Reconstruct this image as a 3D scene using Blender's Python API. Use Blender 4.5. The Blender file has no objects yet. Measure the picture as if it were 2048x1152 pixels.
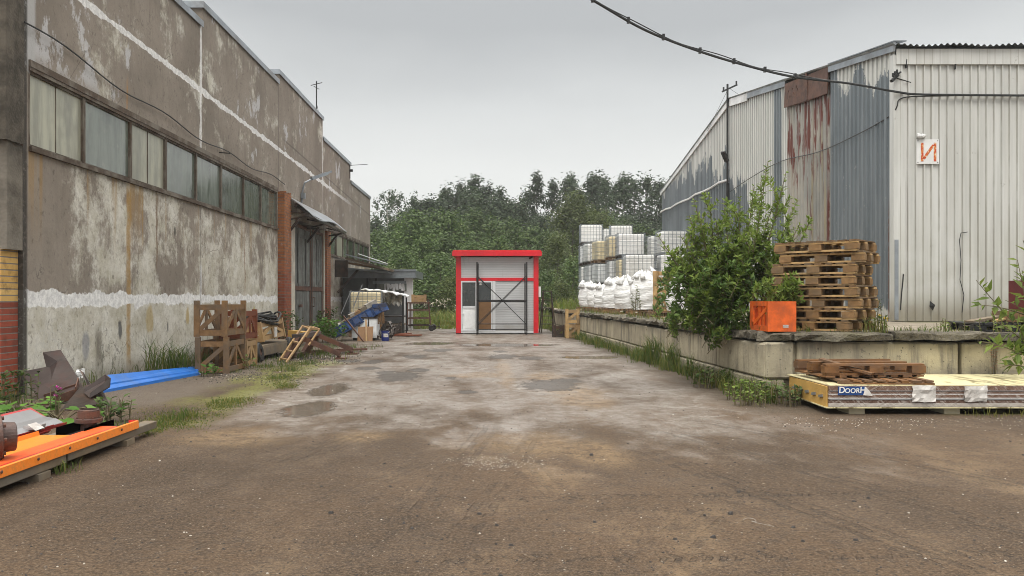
import bpy, math, random
from mathutils import Vector, Matrix
R = math.radians
rnd = random.Random(7)
scene = bpy.context.scene
COL = scene.collection
F, CX, CY, H = 1640.0, 985.0, 598.0, 1.25      # focal in px, vanishing point, eye height

def P(px, py, Y):                                # photo point at depth Y
    return Vector(((px - CX) / F * Y, Y, H - (py - CY) / F * Y))
def G(px, py):                                   # photo point on the ground
    return P(px, py, H * F / (py - CY))

OFF = {}
def tag(o, label=None, cat=None, group=None, kind=None):
    if label: o['label'] = label
    if cat: o['category'] = cat
    if group: o['group'] = group
    if kind: o['kind'] = kind
    return o
def thing(name, label, cat, loc=(0, 0, 0), group=None, kind=None):
    o = bpy.data.objects.new(name, None); COL.objects.link(o)
    o.empty_display_size = .2
    o.location = loc; OFF[o.name] = Vector(loc)
    return tag(o, label, cat, group, kind)
def copy_tree(o, parent=None):
    c = o.copy(); COL.objects.link(c); c.parent = parent
    for ch in list(o.children): copy_tree(ch, c)
    return c
def place(proto, first, loc, rz=0, scale=None, label=None, rx=0, ry=0, group=None):
    o = proto if first else copy_tree(proto)
    o.location = loc; o.rotation_euler = (rx, ry, rz)
    if scale is not None: o.scale = (scale,) * 3 if isinstance(scale, (int, float)) else scale
    if label: o['label'] = label
    if group: o['group'] = group
    return o

class MB:
    def __init__(s): s.v = []; s.f = []; s.m = []
    def add(s, vs, fs, mi=0):
        b = len(s.v); s.v.extend(Vector(p) for p in vs)
        for f in fs: s.f.append([i + b for i in f]); s.m.append(mi)
        return s
    def hexa(s, c, mi=0):                        # 8 corners: bottom 4, top 4
        return s.add(c, [(3, 2, 1, 0), (4, 5, 6, 7), (0, 1, 5, 4), (1, 2, 6, 5), (2, 3, 7, 6), (3, 0, 4, 7)], mi)
    def box(s, x0, x1, y0, y1, z0, z1, mi=0):
        return s.hexa([(x0, y0, z0), (x1, y0, z0), (x1, y1, z0), (x0, y1, z0), (x0, y0, z1), (x1, y0, z1), (x1, y1, z1), (x0, y1, z1)], mi)
    def jbox(s, x0, x1, y0, y1, z0, z1, j, mi=0):   # box with jittered corners
        g = lambda a: a + rnd.uniform(-j, j)
        return s.hexa([tuple(map(g, p)) for p in [(x0, y0, z0), (x1, y0, z0), (x1, y1, z0), (x0, y1, z0), (x0, y0, z1), (x1, y0, z1), (x1, y1, z1), (x0, y1, z1)]], mi)
    def bar(s, p, q, w, h, up=(0, 0, 1), mi=0):  # box beam from p to q: w across, h along up
        p, q = Vector(p), Vector(q); d = (q - p).normalized(); up = Vector(up)
        sd = d.cross(up)
        if sd.length < 1e-4: sd = d.cross(Vector((0, 1, 0)))
        sd.normalize(); u = sd.cross(d).normalized(); a = sd * w / 2; b = u * h / 2
        return s.hexa([p - a - b, p + a - b, q + a - b, q - a - b, p - a + b, p + a + b, q + a + b, q - a + b], mi)
    def tube(s, pts, r, n=6, mi=0, cap=True):
        pts = [Vector(p) for p in pts]; rs = r if isinstance(r, (list, tuple)) else [r] * len(pts)
        b = len(s.v); prev = None
        for i, p in enumerate(pts):
            d = (pts[min(i + 1, len(pts) - 1)] - pts[max(i - 1, 0)]).normalized()
            a = Vector((0, 0, 1)) if abs(d.z) < .9 else Vector((1, 0, 0))
            if prev is not None: a = prev
            u = (a - d * a.dot(d)); u = u.normalized() if u.length > 1e-6 else d.orthogonal().normalized()
            prev = u; w = d.cross(u)
            for k in range(n):
                t = 2 * math.pi * k / n
                s.v.append(p + (u * math.cos(t) + w * math.sin(t)) * rs[i])
        for i in range(len(pts) - 1):
            for k in range(n):
                k2 = (k + 1) % n
                s.f.append([b + i * n + k, b + i * n + k2, b + (i + 1) * n + k2, b + (i + 1) * n + k]); s.m.append(mi)
        if cap:
            s.f.append([b + k for k in range(n)][::-1]); s.m.append(mi)
            s.f.append([b + (len(pts) - 1) * n + k for k in range(n)]); s.m.append(mi)
        return s
    def cyl(s, p, q, r0, r1=None, n=12, mi=0): return s.tube([p, q], [r0, r0 if r1 is None else r1], n, mi)
    def lathe(s, prof, c=(0, 0, 0), n=20, mi=0, M=None):     # prof [(r,z)...]
        b = len(s.v); c = Vector(c)
        for r, z in prof:
            for k in range(n):
                t = 2 * math.pi * k / n; p = Vector((r * math.cos(t), r * math.sin(t), z))
                if M is not None: p = M @ p
                s.v.append(p + c)
        for i in range(len(prof) - 1):
            for k in range(n):
                k2 = (k + 1) % n
                s.f.append([b + i * n + k, b + i * n + k2, b + (i + 1) * n + k2, b + (i + 1) * n + k]); s.m.append(mi)
        return s
    def plate(s, pts, th, mi=0):                 # planar polygon given thickness along its normal
        pts = [Vector(p) for p in pts]; n = Vector()
        for i in range(len(pts)): n += pts[i].cross(pts[(i + 1) % len(pts)])
        n.normalize(); k = len(pts)
        s.add([p + n * th / 2 for p in pts] + [p - n * th / 2 for p in pts],
              [list(range(k)), list(range(2 * k - 1, k - 1, -1))] + [(i, i + k, (i + 1) % k + k, (i + 1) % k) for i in range(k)], mi)
        return s
    def sheet(s, prof, y0, y1, th, mi=0, M=None, seg=1):      # folded sheet: (x,z) profile swept along y
        a = []
        for t in range(seg + 1):
            y = y0 + (y1 - y0) * t / seg
            for (x, z) in prof: a.append(Vector((x, y, z)))
            for (x, z) in prof: a.append(Vector((x, y, z - th)))
        if M is not None: a = [M @ p for p in a]
        k = len(prof); fs = []
        for t in range(seg):
            o, q = t * 2 * k, (t + 1) * 2 * k
            for i in range(k - 1):
                fs += [(o + i, o + i + 1, q + i + 1, q + i), (o + k + i, q + k + i, q + k + i + 1, o + k + i + 1)]
            fs += [(o, q, q + k, o + k), (o + k - 1, o + 2 * k - 1, q + 2 * k - 1, q + k - 1)]
        for e in (0, seg):
            o = e * 2 * k
            for i in range(k - 1): fs.append((o + i, o + k + i, o + k + i + 1, o + i + 1))
        return s.add(a, fs, mi)
    def leaf(s, p, d, n, L, W, mi=0, bend=.12):
        d = Vector(d).normalized(); n = Vector(n); w = d.cross(n)
        if w.length < 1e-4: w = d.orthogonal()
        w.normalize(); n = w.cross(d)
        p = Vector(p); b = len(s.v)
        s.v += [p, p + d * L * .38 + w * W * .5 + n * L * bend * .6, p + d * L - n * L * bend * .3, p + d * L * .38 - w * W * .5 + n * L * bend * .6, p + d * L * .42 ]
        s.f += [[b, b + 1, b + 2, b + 4], [b, b + 4, b + 2, b + 3]]; s.m += [mi, mi]
    def quadleaf(s, p, d, n, L, W, mi=0):
        w = d.cross(n); w.normalize(); b = len(s.v)
        s.v += [p, p + d * L * .5 + w * W * .5, p + d * L, p + d * L * .5 - w * W * .5]
        s.f.append([b, b + 1, b + 2, b + 3]); s.m.append(mi)
    def blade(s, p, lean, h, w, mi=0):
        p = Vector(p); lean = Vector((lean[0], lean[1], 0)); b = len(s.v)
        sd = Vector((-lean.y, lean.x, 0))
        if sd.length < 1e-5: sd = Vector((1, 0, 0))
        a = rnd.uniform(0, 6.28); sd = Vector((math.cos(a), math.sin(a), 0)) * w / 2
        m = p + lean * .3 * h + Vector((0, 0, h * .6)); t = p + lean * h + Vector((0, 0, h * (1 - .35 * min(1, lean.length))))
        s.v += [p - sd, p + sd, m + sd * .8, m - sd * .8, t]
        s.f += [[b, b + 1, b + 2, b + 3], [b + 3, b + 2, b + 4]]; s.m += [mi, mi]
    def build(s, name, mats, parent=None, smooth=False, bevel=0):
        me = bpy.data.meshes.new(name)
        o = bpy.data.objects.new(name, me); COL.objects.link(o)
        off = Vector()
        if parent is not None:
            o.parent = parent; off = OFF.get(parent.name, Vector())
        OFF[o.name] = off
        me.from_pydata([v - off for v in s.v], [], s.f)
        for m in (mats if isinstance(mats, (list, tuple)) else [mats]): me.materials.append(m)
        if len(me.materials) > 1: me.polygons.foreach_set('material_index', s.m)
        if smooth: me.polygons.foreach_set('use_smooth', [True] * len(s.f))
        me.update()
        if bevel:
            b = o.modifiers.new('bevel', 'BEVEL'); b.width = bevel; b.segments = 1; b.limit_method = 'ANGLE'
        return o
    def top(s, name, mats, label, cat, loc=None, group=None, kind=None, smooth=False, bevel=0):   # one-mesh thing, origin at its base
        if loc is None:
            xs = [v.x for v in s.v]; ys = [v.y for v in s.v]; zs = [v.z for v in s.v]
            loc = Vector(((min(xs) + max(xs)) / 2, (min(ys) + max(ys)) / 2, min(zs)))
        loc = Vector(loc); s.v = [v - loc for v in s.v]
        o = s.build(name, mats, None, smooth, bevel); o.location = loc; OFF[o.name] = loc
        return tag(o, label, cat, group, kind)

# ---------------------------------------------------------------- node helper
class NT:
    def __init__(s, name):
        s.mat = bpy.data.materials.new(name); s.mat.use_nodes = True
        s.nt = s.mat.node_tree; s.n = s.nt.nodes; s.b = s.n['Principled BSDF']; s.c = {}
    def new(s, t, **kw):
        x = s.n.new(t)
        for k, v in kw.items(): setattr(x, k, v)
        return x
    def put(s, sock, v):
        if isinstance(v, bpy.types.NodeSocket): s.nt.links.new(v, sock)
        elif v is not None:
            if isinstance(v, (tuple, list)) and len(v) == 3 and sock.type == 'RGBA': v = (*v, 1)
            sock.default_value = v
    def pos(s):
        if 'p' not in s.c: s.c['p'] = s.new('ShaderNodeNewGeometry').outputs['Position']
        return s.c['p']
    def obj(s):
        if 'o' not in s.c: s.c['o'] = s.new('ShaderNodeTexCoord').outputs['Object']
        return s.c['o']
    def isl(s):
        if 'i' not in s.c: s.c['i'] = s.new('ShaderNodeNewGeometry').outputs['Random Per Island']
        return s.c['i']
    def orand(s):
        if 'r' not in s.c: s.c['r'] = s.new('ShaderNodeObjectInfo').outputs['Random']
        return s.c['r']
    def vadd(s, v, w):
        x = s.new('ShaderNodeVectorMath', operation='ADD'); s.put(x.inputs[0], v); s.put(x.inputs[1], w); return x.outputs[0]
    def vmul(s, v, k):
        x = s.new('ShaderNodeVectorMath', operation='MULTIPLY'); s.put(x.inputs[0], v); x.inputs[1].default_value = k; return x.outputs[0]
    def sep(s, v):
        x = s.new('ShaderNodeSeparateXYZ'); s.put(x.inputs[0], v); return x.outputs
    def comb(s, a, b, c):
        x = s.new('ShaderNodeCombineXYZ'); s.put(x.inputs[0], a); s.put(x.inputs[1], b); s.put(x.inputs[2], c); return x.outputs[0]
    def noise(s, vec, scale, detail=4, rough=.6, dist=0):
        x = s.new('ShaderNodeTexNoise'); s.put(x.inputs['Vector'], vec); x.inputs['Scale'].default_value = scale
        x.inputs['Detail'].default_value = detail; x.inputs['Roughness'].default_value = rough; x.inputs['Distortion'].default_value = dist
        return x.outputs['Fac']
    def voro(s, vec, scale, feature='F1', out='Distance'):
        x = s.new('ShaderNodeTexVoronoi', feature=feature); s.put(x.inputs['Vector'], vec); x.inputs['Scale'].default_value = scale
        return x.outputs[out]
    def white(s, w):
        x = s.new('ShaderNodeTexWhiteNoise', noise_dimensions='1D'); s.put(x.inputs['W'], w); return x.outputs['Value']
    def math(s, op, a, b=None, c=None, clamp=False):
        x = s.new('ShaderNodeMath', operation=op, use_clamp=clamp); s.put(x.inputs[0], a); s.put(x.inputs[1], b)
        if c is not None: s.put(x.inputs[2], c)
        return x.outputs[0]
    def mul(s, a, b): return s.math('MULTIPLY', a, b)
    def addm(s, a, b): return s.math('ADD', a, b)
    def sm(s, x, lo, hi, a=0., b=1.):            # smoothstep
        n = s.new('ShaderNodeMapRange', interpolation_type='SMOOTHSTEP'); s.put(n.inputs['Value'], x)
        if lo > hi: lo, hi, a, b = hi, lo, b, a
        for k, v in (('From Min', lo), ('From Max', hi), ('To Min', a), ('To Max', b)): n.inputs[k].default_value = v
        return n.outputs['Result']
    def ramp(s, fac, stops, interp='LINEAR'):
        x = s.new('ShaderNodeValToRGB'); s.put(x.inputs[0], fac); cr = x.color_ramp; cr.interpolation = interp
        while len(cr.elements) < len(stops): cr.elements.new(.5)
        for e, (p, c) in zip(cr.elements, stops):
            e.position = p; e.color = (c, c, c, 1) if isinstance(c, (int, float)) else (*c, 1)
        return x.outputs[0]
    def mix(s, fac, a, b, blend='MIX'):
        x = s.new('ShaderNodeMix', data_type='RGBA', blend_type=blend); x.clamp_factor = True
        s.put(x.inputs[0], fac); s.put(x.inputs[6], a); s.put(x.inputs[7], b); return x.outputs[2]
    def bump(s, h, strength=.4, dist=.02, normal=None):
        x = s.new('ShaderNodeBump'); x.inputs['Strength'].default_value = strength; x.inputs['Distance'].default_value = dist
        s.put(x.inputs['Height'], h)
        if normal is not None: s.put(x.inputs['Normal'], normal)
        return x.outputs[0]
    def out(s, color=None, rough=None, metal=None, normal=None, spec=None, **kw):
        for k, v in (('Base Color', color), ('Roughness', rough), ('Metallic', metal), ('Normal', normal), ('Specular IOR Level', spec)):
            if v is not None: s.put(s.b.inputs[k], v)
        for k, v in kw.items(): s.put(s.b.inputs[k.replace('_', ' ')], v)
        return s.mat

def simple(name, col, rough=.6, metal=0., var=.25, scale=6., dirt=None, dirt_amt=.5, bump=.15, spec=.5, island=0.):
    t = NT(name); v = t.vadd(t.obj(), t.comb(t.mul(t.orand(), 37.), 0., 0.))
    n = t.noise(v, scale, 5, .65)
    c = t.mix(t.sm(n, .3, .7), tuple(x * (1 - var) for x in col), tuple(min(1, x * (1 + var)) for x in col))
    if island: c = t.mix(t.mul(t.isl(), island), c, (.02, .015, .01))
    if dirt:
        d = t.noise(v, scale * .45, 6, .7)
        c = t.mix(t.mul(t.sm(d, .48, .66), dirt_amt), c, dirt)
    return t.out(c, rough, metal, t.bump(t.noise(v, scale * 6, 4), bump, .01) if bump else None, spec)

def wood(name, a, b, rough=.75, grey=None):
    t = NT(name); v = t.vadd(t.obj(), t.comb(t.mul(t.isl(), 91.), t.mul(t.orand(), 53.), 0.))
    n = t.noise(t.vmul(v, (9, 9, 9)), 1.0, 5, .7, .6)
    c = t.mix(t.sm(n, .28, .72), a, b)
    c = t.mix(t.sm(t.isl(), 0, 1, 0., .5), c, tuple(x * .4 for x in a))
    c = t.mix(t.sm(t.orand(), 0, 1, 0., .2), c, tuple(x * .55 for x in a))
    if grey: c = t.mix(t.mul(t.sm(t.noise(v, 2.2, 4), .42, .62), .75), c, grey)
    return t.out(c, rough, 0., t.bump(t.noise(t.vmul(v, (20, 20, 20)), 1., 4), .35, .006), .3)

def leafmat(name, a, b, trans=.35, c3=None):
    t = NT(name)
    c = t.mix(t.isl(), a, b)
    if c3: c = t.mix(t.sm(t.noise(t.pos(), .55, 3), .45, .65), c, c3)
    c = t.mix(t.sm(t.orand(), 0, 1, 0, .6), c, tuple(x * .5 for x in a))
    t.out(c, .55, spec=.3)
    tr = t.new('ShaderNodeBsdfTranslucent'); t.put(tr.inputs[0], c)
    mx = t.new('ShaderNodeMixShader'); mx.inputs[0].default_value = trans
    t.nt.links.new(t.b.outputs[0], mx.inputs[1]); t.nt.links.new(tr.outputs[0], mx.inputs[2])
    t.nt.links.new(mx.outputs[0], t.n['Material Output'].inputs[0])
    return t.mat
# ================================================================= camera, light, sky
cam = bpy.data.objects.new('camera', bpy.data.cameras.new('camera')); COL.objects.link(cam)
cam.location = (0, 0, H); cam.rotation_euler = (R(90), 0, 0)
cam.data.sensor_width = 36; cam.data.lens = 36 * F / 2048; cam.data.clip_end = 3000; cam.data.clip_start = .05
cam.data.shift_x = (1024 - CX) / 2048; cam.data.shift_y = (CY - 576) / 2048
scene.camera = cam
vs = scene.view_settings; vs.view_transform = 'Standard'; vs.look = 'None'; vs.gamma = 1; vs.exposure = .12
scene.cycles.max_bounces = 6; scene.cycles.diffuse_bounces = 3; scene.cycles.transparent_max_bounces = 8
scene.cycles.filter_width = .95
scene.cycles.use_denoising = True; scene.cycles.sample_clamp_indirect = 4

SUN_EL, SUN_AZ = R(58), R(200)
w = bpy.data.worlds.new('World'); scene.world = w; w.use_nodes = True
nt = w.node_tree; bg = nt.nodes['Background']
sky = nt.nodes.new('ShaderNodeTexSky'); sky.sky_type = 'NISHITA'; sky.sun_disc = False
sky.sun_elevation = SUN_EL; sky.sun_rotation = SUN_AZ; sky.air_density = 1.5; sky.dust_density = 5
# overcast deck over the clear sky: brightness by elevation, with soft cloud variation
tc = nt.nodes.new('ShaderNodeTexCoord'); sp = nt.nodes.new('ShaderNodeSeparateXYZ'); nt.links.new(tc.outputs['Generated'], sp.inputs[0])
nz = nt.nodes.new('ShaderNodeTexNoise'); nz.inputs['Scale'].default_value = 2.2; nz.inputs['Detail'].default_value = 4
mp = nt.nodes.new('ShaderNodeMapping'); mp.inputs['Scale'].default_value = (1, 1, 2.6); nt.links.new(tc.outputs['Generated'], mp.inputs[0]); nt.links.new(mp.outputs[0], nz.inputs['Vector'])
ma = nt.nodes.new('ShaderNodeMath'); ma.operation = 'MULTIPLY_ADD'; nt.links.new(nz.outputs['Fac'], ma.inputs[0]); ma.inputs[1].default_value = .15
nt.links.new(sp.outputs[2], ma.inputs[2])
cr = nt.nodes.new('ShaderNodeValToRGB'); nt.links.new(ma.outputs[0], cr.inputs[0])
stops = [(0.0, (.82, .825, .81)), (.225, (.80, .81, .80)), (.305, (.68, .695, .695)), (.395, (.48, .495, .505)), (.465, (.48, .495, .505)), (.60, (1.35, 1.33, 1.28)), (1.0, (3.5, 3.4, 3.2))]
while len(cr.color_ramp.elements) < len(stops): cr.color_ramp.elements.new(.5)
for e, (p, c) in zip(cr.color_ramp.elements, stops): e.position = p; e.color = (*c, 1)
sc_ = nt.nodes.new('ShaderNodeVectorMath'); sc_.operation = 'SCALE'; sc_.inputs[3].default_value = 10.
nt.links.new(cr.outputs[0], sc_.inputs[0])
mx = nt.nodes.new('ShaderNodeMix'); mx.data_type = 'RGBA'; mx.inputs[0].default_value = .94
nt.links.new(sky.outputs[0], mx.inputs[6]); nt.links.new(sc_.outputs[0], mx.inputs[7])
nt.links.new(mx.outputs[2], bg.inputs[0]); bg.inputs[1].default_value = .1
sun = bpy.data.objects.new('sun', bpy.data.lights.new('sun', 'SUN')); COL.objects.link(sun)
sun.data.energy = 1.4; sun.data.angle = R(25); sun.data.color = (1, .95, .88)
sun.rotation_euler = (R(90) - SUN_EL, 0, R(-20)); sun.location = (-8, -20, 40)

# ================================================================= materials
M = {}
M['yellowpane'] = simple('yellowed_glass', (.42, .42, .34), .35, 0, .12, 1.5, (.2, .19, .14), .35, .0)
def panemat(name, col, rough):
    t = NT(name); p = t.obj()
    n = t.noise(t.vmul(p, (3, 3, .5)), 2.5, 5, .6)
    c = t.mix(t.sm(n, .3, .7), tuple(x * .65 for x in col), tuple(x * 1.25 for x in col))
    c = t.mix(t.mul(t.sm(t.noise(p, 5, 5), .55, .75), .4), c, (.3, .3, .26)); c = t.mix(t.mul(t.orand(), .6), c, tuple(x * .45 for x in col)); c = t.mix(t.mul(t.sm(t.noise(p, 1.3, 3), .5, .7), .5), c, tuple(x * .4 for x in col))
    return t.out(c, t.sm(n, .3, .7, rough, rough + .12), 0, None, .8)
M['pane'] = panemat('dusty_glass', (.15, .175, .145), .05)
M['paneyel'] = panemat('yellowed_glass_sheet', (.36, .36, .28), .3)
M['panedark'] = panemat('dark_glass', (.05, .06, .055), .06)
M['kglass'] = panemat('shop_glass', (.022, .028, .026), .03)
M['framewood'] = wood('window_frame_wood', (.075, .052, .036), (.14, .1, .07), .7, (.2, .18, .15))
M['gatewood'] = wood('weathered_gate_wood', (.22, .235, .225), (.15, .155, .145), .8, (.1, .095, .085))
M['crate'] = wood('crate_wood_brown', (.33, .19, .088), (.15, .085, .042), .75, (.13, .1, .075))
M['cratelight'] = wood('crate_wood_pale', (.5, .33, .15), (.36, .22, .1), .7, (.3, .2, .12))
M['cratered'] = wood('crate_wood_red', (.24, .075, .035), (.16, .05, .03), .7)
M['pallet'] = wood('pallet_wood', (.68, .46, .21), (.45, .28, .12), .75, (.2, .135, .075))
M['palletblock'] = wood('pallet_block_wood', (.36, .215, .095), (.2, .115, .05), .8, (.13, .095, .06))
M['palletslat'] = wood('pallet_slat_wood', (.21, .125, .06), (.12, .07, .035), .8, (.12, .09, .06))
M['palletwet'] = wood('wet_pallet_wood', (.27, .13, .05), (.15, .075, .032), .5, (.11, .07, .045))
M['plank'] = wood('grey_plank_wood', (.27, .21, .14), (.17, .13, .085), .8, (.13, .115, .095))
M['palewood'] = wood('pale_foot_wood', (.62, .56, .4), (.5, .44, .3), .7)
M['ply'] = wood('plywood', (.3, .165, .075), (.24, .13, .06), .6)
M['orange'] = simple('orange_painted_wood', (.62, .105, .012), .5, 0, .25, 5, (.25, .07, .03), .65, .2)
M['orangesheet'] = simple('orange_sheet_metal', (.8, .215, .018), .4, 0, .06, 40, (.45, .2, .06), .45, .05)
M['redorange'] = simple('red_orange_sheet_metal', (.76, .105, .018), .4, 0, .06, 40, (.45, .12, .05), .45, .05)
M['redsheet'] = simple('red_sheet_metal', (.42, .02, .025), .3, 0, .1, 5, None, 0, .02)
M['bluesheet'] = simple('blue_sheet_metal', (.014, .14, .5), .38, 0, .12, 3, (.07, .13, .24), .5, .03)
M['bluesteel'] = simple('chipped_blue_steel', (.014, .05, .16), .5, .2, .3, 5, (.05, .04, .035), .85, .2)
M['bluebucket'] = simple('blue_plastic', (.01, .025, .17), .35, 0, .1, 6)
M['galv'] = simple('galvanised_steel', (.42, .45, .48), .32, .75, .15, 3, (.25, .22, .2), .3, .05)
M['zinc'] = simple('dull_zinc', (.3, .33, .36), .4, .6, .2, 2, (.17, .15, .13), .5, .05)
M['white'] = simple('white_paint', (.72, .73, .73), .4, 0, .04, 3, (.5, .49, .46), .3, .02)
M['offwhite'] = simple('cage_tank_white', (.9, .9, .88), .45, 0, .06, 2, (.45, .42, .35), .35, .03)
M['tankyellow'] = simple('yellowed_tank_plastic', (.74, .64, .42), .45, 0, .1, 2, (.4, .34, .24), .4, .03)
M['tankgrey'] = simple('tank_plastic_grey', (.78, .8, .81), .45, 0, .1, 2, (.35, .34, .31), .4, .03)
M['red'] = simple('red_paint', (.64, .008, .02), .35, 0, .1, 3, (.36, .03, .03), .45, .04)
M['black'] = simple('black_metal', (.016, .017, .018), .45, .1, .2, 6)
M['rubber'] = simple('black_rubber', (.014, .014, .014), .6, 0, .2, 8)
M['darkred'] = simple('dark_red_paint', (.1, .008, .009), .5, 0, .15, 5)
M['rust'] = simple('rusty_steel', (.1, .05, .035), .65, .2, .35, 5, (.16, .065, .03), .6, .35)
M['darksteel'] = simple('dark_primed_steel', (.062, .05, .047), .4, .3, .25, 3, (.12, .05, .045), .45, .15)
M['hoppersteel'] = simple('dark_wet_steel', (.045, .035, .03), .35, .3, .35, 4, (.12, .06, .035), .6, .2)
M['rustpipe'] = simple('rusty_pipe', (.075, .045, .038), .5, .2, .3, 9, (.17, .08, .05), .6, .35)
M['jamb'] = simple('cream_painted_jamb', (.5, .47, .4), .7, 0, .12, 4, (.22, .2, .17), .6, .2)
M['cement'] = simple('cement_grey', (.3, .28, .25), .85, 0, .25, 5, (.16, .14, .12), .6, .35)
M['hutgrey'] = simple('dark_grey_boards', (.1, .11, .115), .6, 0, .2, 2, (.05, .05, .05), .6, .1)
M['hutfascia'] = simple('grey_flashing', (.2, .225, .24), .35, .4, .15, 2, (.1, .1, .1), .5, .05)
M['tarp'] = simple('white_tarp', (.7, .72, .74), .4, 0, .06, 2, (.35, .33, .3), .5, .2)
M['card'] = simple('card', (.48, .29, .075), .7, 0, .1, 5)
M['film'] = simple('clear_film_wrap', (.4, .37, .36), .25, 0, .1, 6)
M['paper'] = simple('paper', (.6, .58, .55), .5, 0, .15, 12, (.28, .25, .23), .7)
M['stickblue'] = simple('sticker_blue', (.012, .055, .2), .35, 0, .05, 4)
M['silver'] = simple('unpainted_sheet', (.3, .3, .31), .35, .5, .12, 2)
M['mullion'] = simple('kiosk_trim_white', (.66, .68, .7), .4, 0, .03, 3)
M['stem'] = simple('plant_stem', (.12, .1, .05), .7, 0, .2, 8)
M['bark'] = simple('bark', (.09, .075, .06), .85, 0, .3, 4)
M['barkbirch'] = simple('birch_bark', (.4, .38, .34), .8, 0, .25, 4, (.07, .06, .05), .7)
M['leafdark'] = leafmat('leaf_dark', (.036, .062, .03), (.075, .112, .05), .3)
M['leafmid'] = leafmat('leaf_mid', (.058, .105, .026), (.12, .185, .046), .3)
M['leafolive'] = leafmat('leaf_olive', (.07, .1, .022), (.13, .165, .042), .3)
M['leafwillow'] = leafmat('leaf_willow', (.11, .18, .03), (.235, .31, .065))
M['leafyoung'] = leafmat('leaf_young', (.12, .19, .035), (.22, .28, .06), .4)
M['leafburdock'] = leafmat('leaf_burdock', (.07, .17, .022), (.15, .3, .045))
M['grassmat'] = leafmat('grass_blade', (.07, .13, .022), (.16, .2, .05), .3)
M['grassdry'] = leafmat('grass_dry', (.17, .18, .035), (.28, .26, .08), .3)
M['meadow'] = leafmat('meadow_blade', (.1, .16, .025), (.22, .26, .06), .4)
M['pink'] = simple('pink_petal', (.6, .08, .4), .5); M['yellow'] = simple('yellow_petal', (.75, .5, .02), .5)
M['seed'] = simple('seed_head', (.42, .4, .3), .8)

def bagmat():
    t = NT('woven_white_bag'); p = t.obj()
    n = t.noise(t.vmul(p, (1, 1, 3.2)), 5., 4, .6, .5)
    c = t.mix(t.sm(t.noise(p, 2.5, 4), .4, .75), (.74, .75, .75), (.6, .6, .59))
    return t.out(c, .5, 0, t.bump(n, .8, .06))
M['bag'] = bagmat()

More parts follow.
